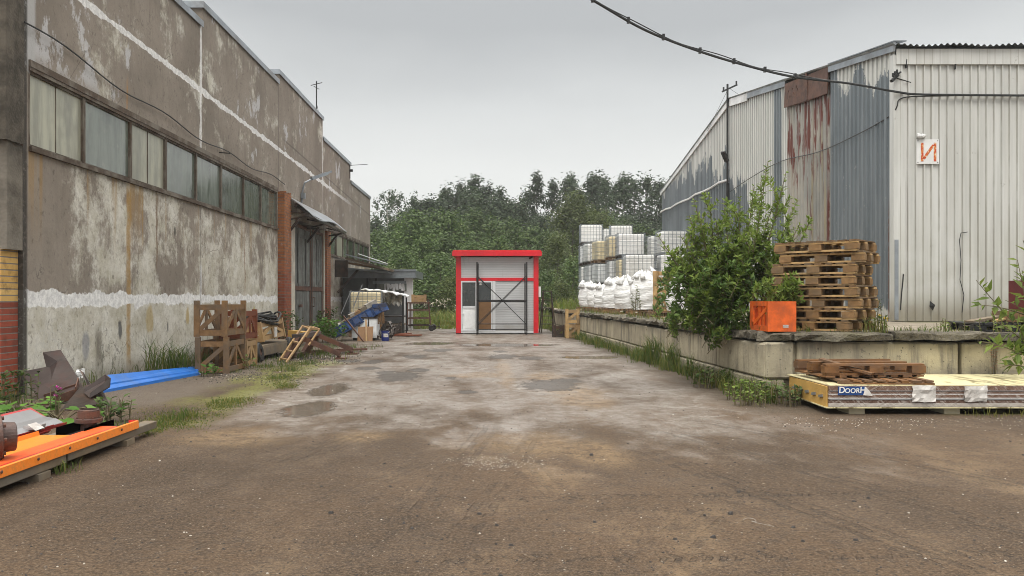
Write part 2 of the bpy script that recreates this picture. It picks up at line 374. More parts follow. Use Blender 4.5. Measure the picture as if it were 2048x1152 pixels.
def concrete_wall():
    t = NT('patched_concrete'); p = t.pos(); x, y, z = t.sep(p)
    big = t.noise(p, .55, 5, .6); mid = t.noise(p, 2.2, 6, .65); fine = t.noise(p, 14, 5, .7)
    streak = t.noise(t.vmul(p, (3, 3, .32)), 1.7, 5, .65); streak2 = t.noise(t.vmul(p, (6, 6, .5)), 1.6, 4, .6)
    c = t.mix(t.sm(big, .3, .7), (.196, .168, .139), (.285, .248, .209))
    c = t.mix(t.mul(t.sm(streak, .52, .72), .3), c, (.14, .112, .09))
    c = t.mix(t.mul(t.sm(fine, .5, .75), .3), c, (.12, .1, .085))
    # remains of whitewash, heavy near the ground, thin above the windows
    low = t.sm(z, 3.5, 1.9); mlow = t.sm(z, 1.35, 1.0)
    wm = t.addm(t.addm(t.mul(t.noise(t.vmul(p, (1, 1, .95)), .8, 9, .72), .93), t.mul(streak2, .07)), t.addm(t.mul(low, .05), t.mul(mlow, .15)))
    far = t.addm(t.sm(y, 24, 36, 0, .03), t.sm(z, 3.8, 4.6, 0, .05))
    wm = t.math('SUBTRACT', wm, t.addm(far, t.mul(t.sm(y, 12.3, 11.2, 0, .13), t.sm(z, 1.25, 1.4))))
    wash = t.sm(wm, .475, .60)
    lowcol = t.mix(t.sm(mid, .35, .65), (.45, .425, .345), (.64, .625, .565))
    c = t.mix(t.mul(wash, t.sm(fine, .3, .6, .65, .95)), c, lowcol)
    # cool grey-white scraped render on the top courses
    sc = t.noise(t.vmul(p, (1, 1.2, .7)), .75, 8, .72)
    ramp_y = t.sm(y, 15, 12, 0, .09)
    c = t.mix(t.mul(t.mul(t.sm(t.addm(sc, ramp_y), .585, .625), t.sm(z, 4.3, 4.6)), .85), c, (.5, .5, .51))
    # fine-cracked limewash near the ground
    vn = t.voro(t.vadd(p, t.vmul(t.comb(mid, mid, fine), (.25, .25, .12))), 7., 'DISTANCE_TO_EDGE')
    crk = t.mul(t.sm(vn, .10, .03), t.mul(t.sm(t.math('ABSOLUTE', t.math('SUBTRACT', y, 11.35)), .55, .25), t.sm(z, 1.05, .8)))
    c = t.mix(t.mul(crk, .8), c, (.5, .49, .45))
    hair = t.mul(t.sm(t.voro(t.vadd(p, t.vmul(t.comb(mid, mid, mid), (.9, .9, .9))), 1.3, 'DISTANCE_TO_EDGE'), .012, .004), t.sm(big, .5, .6))
    c = t.mix(t.mul(hair, .6), c, (.08, .07, .06))
    # speckle of small flakes
    fl = t.sm(t.noise(t.vmul(p, (1, 1, .6)), 16, 3, .5), .6, .68)
    c = t.mix(t.mul(t.mul(fl, t.sm(wm, .47, .56)), .55), c, (.5, .48, .42))
    pit = t.noise(t.vmul(p, (1, 1, .8)), 9, 6, .75)
    c = t.mix(t.mul(t.sm(pit, .56, .66), .6), c, (.1, .085, .07)); c = t.mix(t.mul(t.sm(pit, .42, .34), t.mul(t.sm(wm, .46, .56), .6)), c, (.58, .57, .53))
    # rust and lime runs below the sill
    run = t.sm(t.noise(t.comb(0., t.mul(y, 1.0), t.mul(z, .05)), 2.9, 3, .6), .54, .66)
    rz = t.mul(t.sm(z, 1.7, 3.2), t.sm(z, 3.3, 3.2))
    c = t.mix(t.mul(t.mul(run, rz), .7), c, (.3, .19, .075))
    def runat(yc, wdt, z0, z1, col, amt):
        nonlocal c
        d = t.sm(t.math('ABSOLUTE', t.math('SUBTRACT', t.addm(y, t.mul(t.math('SUBTRACT', mid, .5), .18)), yc)), wdt, wdt * .3)
        zz = t.mul(t.sm(z, z0 - .15, z0 + .3), t.sm(z, z1 + .15, z1 - .2))
        c = t.mix(t.mul(t.mul(d, zz), t.sm(fine, .3, .6, amt * .5, amt)), c, col)
    runat(13.75, .12, .1, 3.15, (.33, .2, .06), .85); runat(14.9, .05, 1.8, 3.2, (.15, .085, .04), .8); runat(14.3, .05, 2.1, 3.2, (.3, .19, .07), .7)
    runat(20.2, .05, 1.3, 3.2, (.2, .1, .05), .8); runat(13.7, .05, 4.3, 4.9, (.38, .2, .06), .7); runat(12.7, .16, .15, .8, (.08, .065, .05), .7)
    # dark lichen blotches at foot
    c = t.mix(t.mul(t.mul(t.sm(t.noise(t.vmul(p, (1.5, 1.5, .8)), 3.2, 6, .7), .55, .68), t.sm(z, 1.2, .1)), .75), c, (.085, .085, .06))
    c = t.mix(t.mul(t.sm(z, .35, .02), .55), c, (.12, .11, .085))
    # white sealant in panel joints
    je = t.mul(t.math('SUBTRACT', t.noise(p, 3.2, 6, .62), .5), .6); je2 = t.mul(t.math('SUBTRACT', t.noise(p, 2.1, 4), .5), .42)
    def joint(coord, at, half, amt):
        nonlocal c
        d = t.addm(t.math('ABSOLUTE', t.math('SUBTRACT', coord, at)), t.addm(t.mul(je, half * 3), t.mul(je2, half * 7)))
        m = t.mul(t.sm(d, half * 1.06, half * .9), amt)
        c = t.mix(m, c, t.mix(t.sm(fine, .35, .65), (.56, .56, .56), (.8, .8, .79)))
    joint(z, 1.25, .1, .97)
    joint(z, t.addm(5.72, t.mul(t.math('SUBTRACT', y, 11), -.016)), .06, t.mul(t.sm(y, 37, 30), .95))
    joint(y, 17.15, .06, t.addm(t.sm(z, 4.2, 4.5, 0, .8), t.sm(z, 2.1, 1.9, 0, .75)))
    joint(y, 29.45, .06, t.sm(z, 5, 5.6, .15, .75)); joint(y, 35.1, .06, .45); joint(y, 32.6, .05, t.sm(z, 3, 2.8, 0, .6))
    dk = t.mul(t.sm(t.math('ABSOLUTE', t.math('SUBTRACT', y, 23.35)), .035, .015), .7); c = t.mix(dk, c, (.07, .06, .05))
    dk = t.mul(t.mul(t.sm(t.math('ABSOLUTE', t.math('SUBTRACT', y, 17.15)), .03, .012), t.sm(z, 3.2, 3.1)), .7); c = t.mix(dk, c, (.07, .06, .05))
    dk = t.mul(t.mul(t.sm(t.math('ABSOLUTE', t.math('SUBTRACT', z, t.addm(5.9, t.mul(t.math('SUBTRACT', y, 24), -.03)))), .04, .015), t.sm(y, 23.5, 24.5)), .45); c = t.mix(dk, c, (.06, .05, .045))
    for (my, mz, mr, col_, am) in ((13.43, .74, .1, (.05, .05, .06), .8), (15.4, .72, .07, (.05, .05, .05), .7), (12.3, .55, .16, (.2, .21, .25), .6), (15.75, 2.56, .07, (.05, .045, .04), .7), (16.4, .95, .14, (.38, .27, .08), .7), (14.6, .9, .2, (.4, .3, .12), .6), (21.0, .9, .12, (.4, .33, .08), .6), (16.9, .9, .1, (.3, .31, .34), .6)):
        ey = t.math('DIVIDE', t.math('SUBTRACT', y, my), mr * .8); ez = t.math('DIVIDE', t.math('SUBTRACT', z, mz), mr * 1.5)
        dd = t.addm(t.math('SQRT', t.addm(t.mul(ey, ey), t.mul(ez, ez))), t.mul(t.math('SUBTRACT', mid, .5), 1.6))
        c = t.mix(t.mul(t.sm(dd, 1.1, .6), am), c, col_)
    c = t.mix(t.mul(t.mul(t.sm(y, 10.98, 10.9), t.sm(t.addm(z, t.mul(t.math('SUBTRACT', mid, .5), .8)), 4.2, 4.3)), .85), c, (.42, .42, .42))
    c = t.mix(t.mul(t.sm(y, 10.78, 10.72), t.sm(fine, .3, .5, .6, .95)), c, (.045, .04, .035))
    h = t.addm(t.mul(mid, .5), t.addm(t.mul(fine, .35), t.mul(wash, .25)))
    return t.out(c, .88, 0, t.bump(h, .55, .03), .25)
M['wall'] = concrete_wall()

def rough_concrete():
    t = NT('pebbly_concrete'); p = t.pos(); x, y, z = t.sep(p)
    n = t.noise(p, 3, 6, .7); v = t.voro(p, 30.)
    c = t.mix(t.sm(n, .35, .65), (.05, .044, .036), (.12, .105, .085))
    c = t.mix(t.mul(t.sm(z, 3.4, 2.6), t.sm(t.noise(p, 1.4, 5), .3, .6)), c, (.21, .19, .16))
    return t.out(c, .9, 0, t.bump(t.addm(t.mul(v, .5), n), .5, .015), .2)
M['roughcon'] = rough_concrete()

def brick(name, c1, c2, mortar, two=None, horiz='x'):
    t = NT(name); p = t.pos(); x, y, z = t.sep(p)
    b = t.new('ShaderNodeTexBrick'); t.put(b.inputs['Vector'], t.comb(t.addm(x, y) if horiz == 'xy' else x, z, 0.))
    b.inputs['Scale'].default_value = 1.; b.inputs['Brick Width'].default_value = .26; b.inputs['Row Height'].default_value = .081
    b.inputs['Mortar Size'].default_value = .008; b.inputs['Mortar Smooth'].default_value = .2; b.inputs['Bias'].default_value = 0
    t.put(b.inputs['Color1'], c1); t.put(b.inputs['Color2'], c2); t.put(b.inputs['Mortar'], mortar)
    c = b.outputs['Color']
    if two:
        b2 = t.new('ShaderNodeTexBrick'); t.nt.links.new(b.inputs['Vector'].links[0].from_socket, b2.inputs['Vector'])
        for k in ('Scale', 'Brick Width', 'Row Height', 'Mortar Size', 'Mortar Smooth', 'Bias'): b2.inputs[k].default_value = b.inputs[k].default_value
        t.put(b2.inputs['Color1'], two[0]); t.put(b2.inputs['Color2'], two[1]); t.put(b2.inputs['Mortar'], mortar)
        c = t.mix(two[2](t, z), c, b2.outputs['Color'])
    c = t.mix(t.mul(t.sm(t.noise(p, 6, 5, .7), .45, .7), .45), c, (.07, .04, .03))
    c = t.mix(t.mul(t.sm(t.noise(p, 3.3, 5, .7), .6, .7), .35), c, (.4, .38, .36))
    h = t.math('SUBTRACT', 1., b.outputs['Fac'])
    return t.out(c, .85, 0, t.bump(t.addm(h, t.mul(t.noise(p, 20, 4), .4)), .8, .012), .25)
M['endbrick'] = brick('red_brick', (.3, .07, .04), (.2, .05, .03), (.2, .18, .16), ((.6, .4, .15), (.52, .32, .1), lambda t, z: t.math('GREATER_THAN', z, 1.215)))
M['pilbrick'] = brick('orange_brick', (.3, .085, .04), (.2, .055, .03), (.16, .12, .1), ((.36, .15, .06), (.28, .1, .04), lambda t, z: t.sm(z, 1.6, 2.8)), 'xy')

def side_siding():
    t = NT('peeling_painted_siding'); p = t.pos(); x, y, z = t.sep(p)
    n = t.noise(p, 1.2, 5, .65); fine = t.noise(p, 9, 5, .65); st = t.noise(t.vmul(p, (5, 5, .3)), 1.5, 4)
    zinc = t.mix(t.sm(st, .3, .7), (.155, .185, .205), (.24, .27, .29))
    zinc = t.mix(t.mul(t.sm(n, .5, .7), .5), zinc, (.12, .14, .155))
    zinc = t.mix(t.mul(t.sm(t.noise(t.vmul(p, (1, 1, .4)), 18, 3), .66, .72), .5), zinc, (.5, .5, .48))
    paint = t.mix(t.sm(st, .3, .7), (.65, .66, .63), (.51, .52, .49))
    # height of the peel front along the wall
    yy = t.sm(y, 15.95, 37.8); yl = t.new('ShaderNodeMapRange'); t.put(yl.inputs[0], y); yl.inputs[1].default_value = 15.95; yl.inputs[2].default_value = 37.8
    def u(Y): return (Y - 15.95) / 21.85
    hr = t.ramp(yl.outputs[0], [(0, .66), (u(16.2), .79), (u(17.0), .73), (u(17.4), .82), (u(18.25), .70), (u(18.5), .82), (u(19.1), .83), (u(21.7), .15), (u(22.0), .42), (u(22.25), .87),
                                 (u(22.75), .87), (u(22.95), .14), (u(24.6), .18), (u(25.2), .66), (u(26.0), .6), (u(27.4), .76), (u(28.3), .7), (u(30.0), .82), (u(31.5), .72), (u(33.5), .8), (1, .78)])
    col = t.white(t.math('FLOOR', t.mul(y, 2.4))); col2 = t.white(t.math('FLOOR', t.addm(t.mul(y, 5.1), 77.)))
    hh = t.addm(t.mul(hr, 8.), t.addm(t.mul(t.math('SUBTRACT', col, .6), .8), t.mul(t.math('SUBTRACT', col2, .5), .5)))
    hh = t.addm(hh, t.mul(t.math('SUBTRACT', t.noise(t.vmul(p, (1, 1, .4)), 3.5, 7, .75), .5), 2.2))
    pm = t.sm(t.math('SUBTRACT', z, hh), -.015, .015)
    c = t.mix(pm, zinc, paint)
    fy_ = t.math('FRACT', t.math('DIVIDE', t.math('SUBTRACT', y, 15.95), .2)); c = t.mix(t.mul(t.sm(t.math('ABSOLUTE', t.math('SUBTRACT', fy_, .56)), .08, .03), .45), c, (.09, .1, .105))  # dark band painted on each rib flank in place of its shade
    # white slivers of old paint at the very foot
    c = t.mix(t.mul(t.sm(t.math('SUBTRACT', t.addm(.98, t.mul(t.noise(t.vmul(p, (6, 6, .3)), 1.3, 4), .9)), z), .35, .42), .9), c, (.55, .55, .52))
    # the bare, rust-run sheet
    rp = t.mul(t.sm(y, 18.98, 19.0), t.sm(y, 21.72, 21.7))
    rust_base = t.mix(t.sm(n, .35, .65), (.27, .27, .25), (.35, .33, .29))
    rust_base = t.mix(t.mul(t.sm(t.noise(t.comb(0., y, t.mul(z, .04)), 3., 3), .55, .68), .7), rust_base, (.33, .26, .12))
    rn = t.noise(t.comb(0., t.mul(y, 5.), t.mul(z, .42)), 1.5, 5, .62); rtop = t.sm(z, 1.6, 5.2, -.07, .07)
    rust_base = t.mix(t.sm(t.addm(rn, rtop), .56, .61), rust_base, (.125, .034, .022))
    rs = t.mul(t.sm(t.math('ABSOLUTE', t.math('SUBTRACT', t.addm(y, t.mul(t.math('SUBTRACT', fine, .5), .12)), 19.12)), .1, .05), t.sm(z, 4.5, 3.3))
    rust_base = t.mix(rs, rust_base, (.11, .028, .02))
    c = t.mix(rp, c, rust_base)
    c = t.mix(t.mul(t.sm(t.math('ABSOLUTE', t.math('SUBTRACT', y, 16.17)), .07, .03), t.mul(t.sm(z, 3.4, 2.6), t.sm(fine, .35, .5))), c, (.17, .08, .05))
    return t.out(c, .42, t.mul(t.math('SUBTRACT', 1., pm), .45), t.bump(fine, .12, .01), .5)
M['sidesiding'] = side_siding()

def front_siding():
    t = NT('white_front_siding'); p = t.pos(); x, y, z = t.sep(p)
    st = t.noise(t.vmul(p, (4, 4, .25)), 1.6, 5); n = t.noise(p, 1.1, 5, .6)
    c = t.mix(t.sm(st, .3, .72), (.61, .62, .605), (.49, .5, .48))
    c = t.mix(t.mul(t.sm(z, 3.2, 1.0), t.sm(n, .35, .65, 0, .5)), c, (.36, .35, .29))
    c = t.mix(t.mul(t.sm(t.addm(z, t.mul(n, .8)), 1.9, 1.2), .8), c, (.2, .17, .11))
    c = t.mix(t.mul(t.sm(t.noise(p, 5, 6, .7), .66, .72), .5), c, (.2, .19, .17))
    fx_ = t.math('FRACT', t.math('DIVIDE', t.math('SUBTRACT', x, 7.96), .152)); ln_ = t.mul(t.sm(t.math('ABSOLUTE', t.math('SUBTRACT', fx_, .7)), .07, .03), t.sm(n, .3, .6, .15, .6)); c = t.mix(ln_, c, (.25, .235, .2))  # rib creases darkened in the colour, standing in for shade
    fb_ = t.white(t.math('FLOOR', t.math('DIVIDE', t.math('SUBTRACT', x, 7.96), .152))); c = t.mix(t.mul(fb_, .18), c, (.38, .37, .33))
    return t.out(c, .5, 0, t.bump(n, .1, .02), .4)
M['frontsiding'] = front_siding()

def dock_block():
    t = NT('stained_block_concrete'); p = t.vadd(t.pos(), t.comb(t.mul(t.orand(), 31.), 0., 0.)); x, y, z = t.sep(t.pos())
    n = t.noise(p, 1.6, 6, .65); st = t.noise(t.vmul(p, (4, 4, .45)), 1.4, 5, .65); f = t.noise(p, 18, 4, .6)
    c = t.mix(t.sm(n, .3, .7), (.32, .285, .21), (.46, .41, .295))
    c = t.mix(t.mul(t.sm(x, 4.2, 5.2), t.sm(n, .35, .6, .1, .6)), c, (.47, .41, .26))
    c = t.mix(t.mul(t.sm(st, .46, .66), .8), c, (.15, .135, .11))
    c = t.mix(t.mul(t.sm(z, .5, .8), t.sm(n, .3, .6, .2, .7)), c, (.11, .1, .08))
    c = t.mix(t.mul(t.sm(t.noise(p, 26, 2), .66, .72), .8), c, (.07, .06, .05))
    c = t.mix(t.mul(t.sm(t.noise(p, 4.5, 7, .75), .62, .66), .55), c, (.09, .08, .07))
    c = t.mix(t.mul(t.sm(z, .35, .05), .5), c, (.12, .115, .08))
    return t.out(c, .9, 0, t.bump(t.addm(n, t.mul(f, .5)), .6, .03), .25)
M['block'] = dock_block()
def coping():
    t = NT('mossy_coping'); p = t.pos()
    n = t.noise(p, 3, 6, .7)
    c = t.mix(t.sm(n, .3, .7), (.042, .038, .03), (.185, .165, .128))
    c = t.mix(t.mul(t.sm(t.noise(p, 1.3, 5), .55, .7), .5), c, (.09, .085, .04))
    return t.out(c, .92, 0, t.bump(t.addm(n, t.noise(p, 16, 4)), 1., .05), .2)
M['coping'] = coping()
def docktop():
    t = NT('dock_surface'); p = t.pos(); n = t.noise(p, 1.5, 6, .65)
    c = t.mix(t.sm(n, .3, .7), (.15, .125, .095), (.26, .225, .175))
    c = t.mix(t.mul(t.sm(t.noise(p, .7, 5), .5, .65), .6), c, (.09, .1, .035))
    return t.out(c, .8, 0, t.bump(t.noise(p, 12, 5), .6, .03), .3)
M['docktop'] = docktop()

def kiosk_siding():
    t = NT('ribbed_kiosk_panel'); p = t.pos(); x, y, z = t.sep(p)
    wv = t.math('SINE', t.mul(z, 2 * math.pi / .062))
    c = t.mix(t.sm(wv, .55, .95), (.54, .555, .57), (.4, .415, .43))
    c = t.mix(t.mul(t.sm(t.noise(p, 2, 4), .4, .7), .25), c, (.44, .45, .46))
    c = t.mix(t.mul(t.sm(t.addm(z, t.mul(t.noise(p, 3, 5), .5)), .75, .3), .6), c, (.27, .24, .2)); c = t.mix(t.mul(t.sm(t.noise(t.vmul(p, (6, 6, .5)), 2, 4), .58, .7), .3), c, (.33, .32, .3))
    return t.out(c, .42, .1, t.bump(wv, .3, .004), .5)
M['kiosksiding'] = kiosk_siding()

def bundle_side():
    t = NT('film_wrapped_panel_edge'); p = t.pos(); x, y, z = t.sep(p)
    c = t.ramp(t.sm(z, .05, .33), [(0, (.42, .38, .34)), (.16, (.5, .48, .44)), (.17, (.1, .048, .028)), (.36, (.125, .062, .036)), (.37, (.5, .48, .46)), (.45, (.52, .5, .48)), (.46, (.15, .078, .048)), (.62, (.16, .088, .055)),
                                   (.63, (.6, .6, .6)), (.67, (.6, .6, .6)), (.68, (.15, .078, .048)), (1, (.17, .092, .058))], 'CONSTANT')
    wr = t.noise(t.vadd(t.vmul(p, (2.6, 1, 1.6)), t.comb(t.mul(z, 2.2), 0., 0.)), 5., 4, .7, 1.2)
    wr2 = t.noise(t.vadd(t.vmul(p, (5, 1, 1)), t.comb(t.mul(z, -9.), 0., 0.)), 2.4, 4, .6)
    film = t.math('MAXIMUM', t.sm(wr, .53, .6), t.mul(t.sm(wr2, .6, .66), .8))
    c = t.mix(t.mul(film, .38), c, (.5, .47, .43))
    c = t.mix(.08, c, (.42, .38, .36))
    return t.out(c, t.sm(wr, .4, .6, .22, .5), 0, t.bump(t.addm(wr, wr2), .6, .02), .6)
M['bundleside'] = bundle_side()
def bundle_top():
    t = NT('pale_panel_top'); p = t.pos()
    n = t.noise(t.vmul(p, (2.2, .45, 1)), 2.5, 5, .65, .8)
    c = t.mix(t.sm(n, .5, .62), (.72, .66, .4), (.2, .165, .08))  # dark streaks: reflections on the glossy top put into the colour
    c = t.mix(t.mul(t.sm(t.noise(p, 1.1, 3), .5, .65), .5), c, (.62, .56, .36))
    return t.out(c, .3, 0, t.bump(n, .3, .01), .6)
M['bundletop'] = bundle_top()
# ================================================================= ground
def ground_mat():
    t = NT('wet_dirt_yard'); p = t.pos(); x, y, z = t.sep(p)
    n0 = t.noise(p, .16, 3, .5); n1 = t.noise(t.vmul(p, (1, .5, 1)), .5, 5, .6); n2 = t.noise(t.vmul(p, (1, .6, 1)), 1.6, 6, .65); n3 = t.noise(p, 7, 5, .65); g = t.noise(p, 85, 3, .7); g2 = t.noise(p, 26, 3, .6)
    c = t.mix(t.sm(t.addm(t.mul(n1, .6), t.mul(n0, .4)), .38, .6), (.04, .025, .0145), (.108, .067, .037))
    c = t.mix(t.mul(t.sm(n2, .45, .7), .6), c, (.13, .086, .053))
    c = t.mix(t.mul(t.sm(n3, .48, .68), .6), c, (.045, .033, .025))
    c = t.mix(t.mul(t.sm(g2, .5, .68), .5), c, (.13, .091, .058)); c = t.mix(t.mul(t.sm(g2, .47, .32), .6), c, (.035, .026, .02))
    # pale wet silt down the middle of the yard, sky sheen partly painted in
    xx = t.addm(x, t.mul(t.math('SUBTRACT', n1, .5), 5.)); yy = t.addm(y, t.addm(t.mul(t.math('SUBTRACT', n0, .5), 9.), t.mul(t.math('SUBTRACT', n2, .5), 7.)))
    cen = t.mul(t.sm(t.math('ABSOLUTE', t.addm(xx, -.25)), 3.6, 2.0), t.mul(t.sm(yy, 6.6, 9.2), t.sm(yy, 40, 28)))
    far = t.mul(t.sm(yy, 13, 19), t.sm(t.math('ABSOLUTE', t.addm(x, .5)), 4.2, 2.6))
    wet = t.math('MAXIMUM', cen, far)
    wetn = t.mul(wet, t.sm(t.addm(t.addm(t.mul(n2, .45), t.mul(n1, .45)), t.mul(n3, .1)), .36, .62))
    c = t.mix(t.mul(wetn, .8), c, t.mix(t.sm(n3, .35, .65), (.19, .168, .147), (.285, .262, .238)))
    # scraped light scratches
    scr = t.mul(t.sm(t.voro(t.vadd(p, t.vmul(t.comb(n2, n1, n3), (1.5, 1.5, 0))), .9, 'DISTANCE_TO_EDGE'), .03, .008), t.mul(wet, t.sm(n1, .48, .6)))
    c = t.mix(t.mul(scr, .7), c, (.42, .4, .37))
    # sand patches
    def ell(px, py, rx, ry, wob=.5, soft=.25):  # ragged patch round a point of the yard
        q = G(px, py); a = G(px, py - ry).y - q.y; b = rx / F * q.y
        ex = t.math('DIVIDE', t.math('SUBTRACT', x, q.x), b); ey = t.math('DIVIDE', t.math('SUBTRACT', y, q.y), abs(a))
        d = t.math('SQRT', t.addm(t.mul(ex, ex), t.mul(ey, ey)))
        d = t.addm(d, t.mul(t.math('SUBTRACT', n2, .5), wob * 2)); d = t.addm(d, t.mul(t.math('SUBTRACT', n3, .5), wob * 1.6)); d = t.addm(d, t.mul(t.math('SUBTRACT', g2, .5), wob))
        return t.sm(d, 1 + soft, 1 - soft)
    sand = None
    for a in ((1070, 888, 120, 22), (1190, 905, 60, 24), (1010, 740, 16, 22), (1160, 790, 60, 24), (470, 875, 110, 16), (720, 873, 45, 13), (1090, 752, 40, 8), (960, 750, 60, 6)):
        m = ell(*a, 1., .45); sand = m if sand is None else t.math('MAXIMUM', sand, m)
    sand = t.mul(sand, t.mul(t.sm(n3, .38, .62, .25, 1), t.sm(g2, .35, .6, .5, 1)))
    lowsand = t.mul(t.sm(t.addm(t.mul(n1, .5), t.mul(n2, .5)), .52, .63), t.mul(t.sm(y, 8, 5), t.sm(x, -2.5, .5)))
    sand = t.math('MAXIMUM', sand, t.mul(lowsand, .75))
    c = t.mix(t.mul(sand, .95), c, t.mix(g2, (.21, .14, .075), (.29, .2, .11)))
    # concrete pad and grey dirt along the shed, with moss
    pad = t.mul(t.sm(t.addm(x, t.mul(t.math('SUBTRACT', n2, .5), 1.1)), -3.65, -4.1), t.sm(y, 9, 10))
    c = t.mix(t.mul(pad, .75), c, t.mix(n3, (.1, .085, .068), (.2, .17, .14)))
    moss = t.mul(t.mul(t.sm(t.math('ABSOLUTE', t.addm(x, t.addm(3.45, t.mul(t.math('SUBTRACT', n1, .5), 1.2)))), .75, .35), t.mul(t.sm(y, 7.6, 8.4), t.sm(y, 17.5, 15.5))), t.mul(t.sm(t.addm(t.mul(n2, .6), t.mul(n3, .4)), .42, .52), t.sm(n1, .4, .56)))
    moss2 = t.mul(t.sm(y, 8.75, 8.95), t.mul(t.sm(y, 9.6, 9.3), t.mul(t.sm(x, 4.4, 5.2), t.sm(n2, .4, .6))))
    c = t.mix(t.mul(t.math('MAXIMUM', moss, moss2), .9), c, t.mix(t.sm(g2, .35, .65), (.075, .095, .014), (.21, .215, .035)))
    meadow = t.mul(t.sm(t.addm(y, t.mul(t.math('SUBTRACT', n1, .5), 3.)), 33.5, 35), .9)
    c = t.mix(meadow, c, (.06, .075, .022))
    dockside = t.mul(t.sm(t.math('SUBTRACT', x, t.mul(y, -.0415)), 3.0, 3.5), t.mul(t.sm(y, 34, 30), t.sm(y, 8.7, 9.2)))
    c = t.mix(t.mul(dockside, .6), c, (.045, .038, .026))
    # dark cracked asphalt showing through, puddles
    dark = None
    for a in ((800, 753, 38, 8), (745, 724, 18, 4), (830, 713, 22, 4), (1005, 713, 26, 4), (1098, 770, 55, 9), (900, 757, 12, 3), (935, 784, 18, 3), (735, 737, 22, 3), (1000, 703, 14, 2), (770, 745, 20, 4), (700, 722, 24, 3), (840, 740, 22, 3), (880, 700, 26, 3), (1130, 762, 30, 5), (1060, 716, 26, 3)):
        m = ell(*a, .9, .12); dark = m if dark is None else t.math('MAXIMUM', dark, m)
    c = t.mix(t.mul(dark, .9), c, t.mix(t.sm(g2, .35, .65), (.014, .013, .012), (.05, .046, .042)))
    pud = None
    for a in ((660, 779, 34, 12), (620, 818, 46, 14), (1010, 690, 90, 3), (860, 687, 50, 3), (1180, 715, 60, 3), (640, 690, 60, 3)):
        m = ell(*a, .6, .14); pud = m if pud is None else t.math('MAXIMUM', pud, m)
    c = t.mix(t.mul(pud, .7), c, (.12, .098, .075))
    # tyre tracks: shallow lugged ruts, imprint shade and wet mud darkened in colour
    rut = None
    def track(px0, py0, px1, py1, half, lug=28., amt=1.):
        nonlocal rut
        a, b = G(px0, py0), G(px1, py1); d = (b - a); L = d.length; d = d / L; nn = Vector((-d.y, d.x, 0))
        s = t.math('SUBTRACT', t.addm(t.mul(x, d.x), t.mul(y, d.y)), a.dot(d)); q = t.math('SUBTRACT', t.addm(t.mul(x, nn.x), t.mul(y, nn.y)), a.dot(nn))
        q = t.addm(q, t.mul(t.math('SUBTRACT', n1, .5), .25))
        m = t.mul(t.sm(t.math('ABSOLUTE', q), half, half * .75), t.mul(t.sm(s, -.3, .3), t.sm(s, L + .3, L - .3)))
        lg = t.sm(t.math('SINE', t.addm(t.mul(s, lug * 2 * math.pi / 2), t.mul(t.math('ABSOLUTE', q), 40.))), -.2, .5)
        fur = t.sm(t.math('SINE', t.mul(q, 62.)), -.3, .4)
        m = t.mul(m, t.mul(t.mul(t.math('MAXIMUM', lg, .0) if lug > 20 else fur, amt), t.sm(t.addm(t.mul(n2, .35), t.mul(n3, .65)), .44, .56)))
        rut = m if rut is None else t.math('MAXIMUM', rut, m)
    track(700, 1000, 1900, 985, .07, 26., .75); track(1040, 1020, 1500, 1016, .05, 30., .6); track(860, 1120, 2050, 1105, .075, 27., .7)
    track(1330, 860, 2100, 1085, .14, 9., .7); track(1280, 900, 2050, 1180, .14, 9., .7); track(1400, 840, 2100, 980, .13, 9., .7)
    track(780, 1090, 980, 850, .14, 9., .55); track(900, 1100, 1060, 870, .12, 9., .55); track(250, 1152, 900, 905, .14, 9., .4); track(560, 930, 740, 860, .2, 8., .5); track(1010, 880, 1120, 1000, .16, 8., .4); track(1440, 1000, 1330, 1100, .2, 8., .4)
    c = t.mix(t.mul(rut, .62), c, (.018, .013, .01))
    # grain, chips
    gm = t.noise(p, 48, 3, .7); c = t.mix(t.mul(t.sm(gm, .52, .64), .55), c, (.17, .122, .08)); c = t.mix(t.mul(t.sm(gm, .47, .37), .65), c, (.022, .016, .012)); c = t.mix(t.mul(t.sm(g, .5, .66), .6), c, (.185, .136, .092)); c = t.mix(t.mul(t.sm(g, .46, .34), .65), c, (.022, .017, .013))
    c = t.mix(t.mul(t.sm(t.noise(p, 40, 2), .68, .73), .75), c, (.4, .36, .3))
    rough = t.mix(wetn, t.mix(t.sm(n2, .35, .65), (.72,) * 3, (.6,) * 3), t.mix(t.sm(n3, .35, .65), (.42,) * 3, (.28,) * 3))
    rough = t.mix(dark, rough, (.5, .5, .5)); rough = t.mix(pud, rough, (.13, .13, .13))
    flat = t.math('SUBTRACT', 1., pud)
    hgt = t.addm(t.addm(t.mul(n2, 1.0), t.mul(n3, .7)), t.addm(t.mul(g, .2), t.mul(g2, .35)))
    hgt = t.mul(t.math('SUBTRACT', hgt, t.mul(rut, .45)), t.mul(flat, t.math('SUBTRACT', 1., t.mul(wetn, .8)))); hgt = t.math('SUBTRACT', hgt, t.mul(dark, .3))
    return t.out(c, rough, 0, t.bump(hgt, .9, .06), t.addm(t.mul(wetn, .4), .2))
g = MB()
xs = [-300, -150, -60, -20, -12, -8, -6, -4, -2, 0, 2, 4, 6, 8, 12, 20, 60, 150, 300]; ys = [-60, -10, 0, 2, 4, 6, 8, 10, 12, 15, 20, 25, 30, 40, 60, 100, 200, 400]
vv = [(a, b, 0) for b in ys for a in xs]; nx = len(xs)
g.add(vv, [(j * nx + i, j * nx + i + 1, (j + 1) * nx + i + 1, (j + 1) * nx + i) for j in range(len(ys) - 1) for i in range(nx - 1)])
tag(g.build('ground', ground_mat()), 'wet brown dirt yard with tyre tracks, sand and puddles', 'ground', kind='structure')

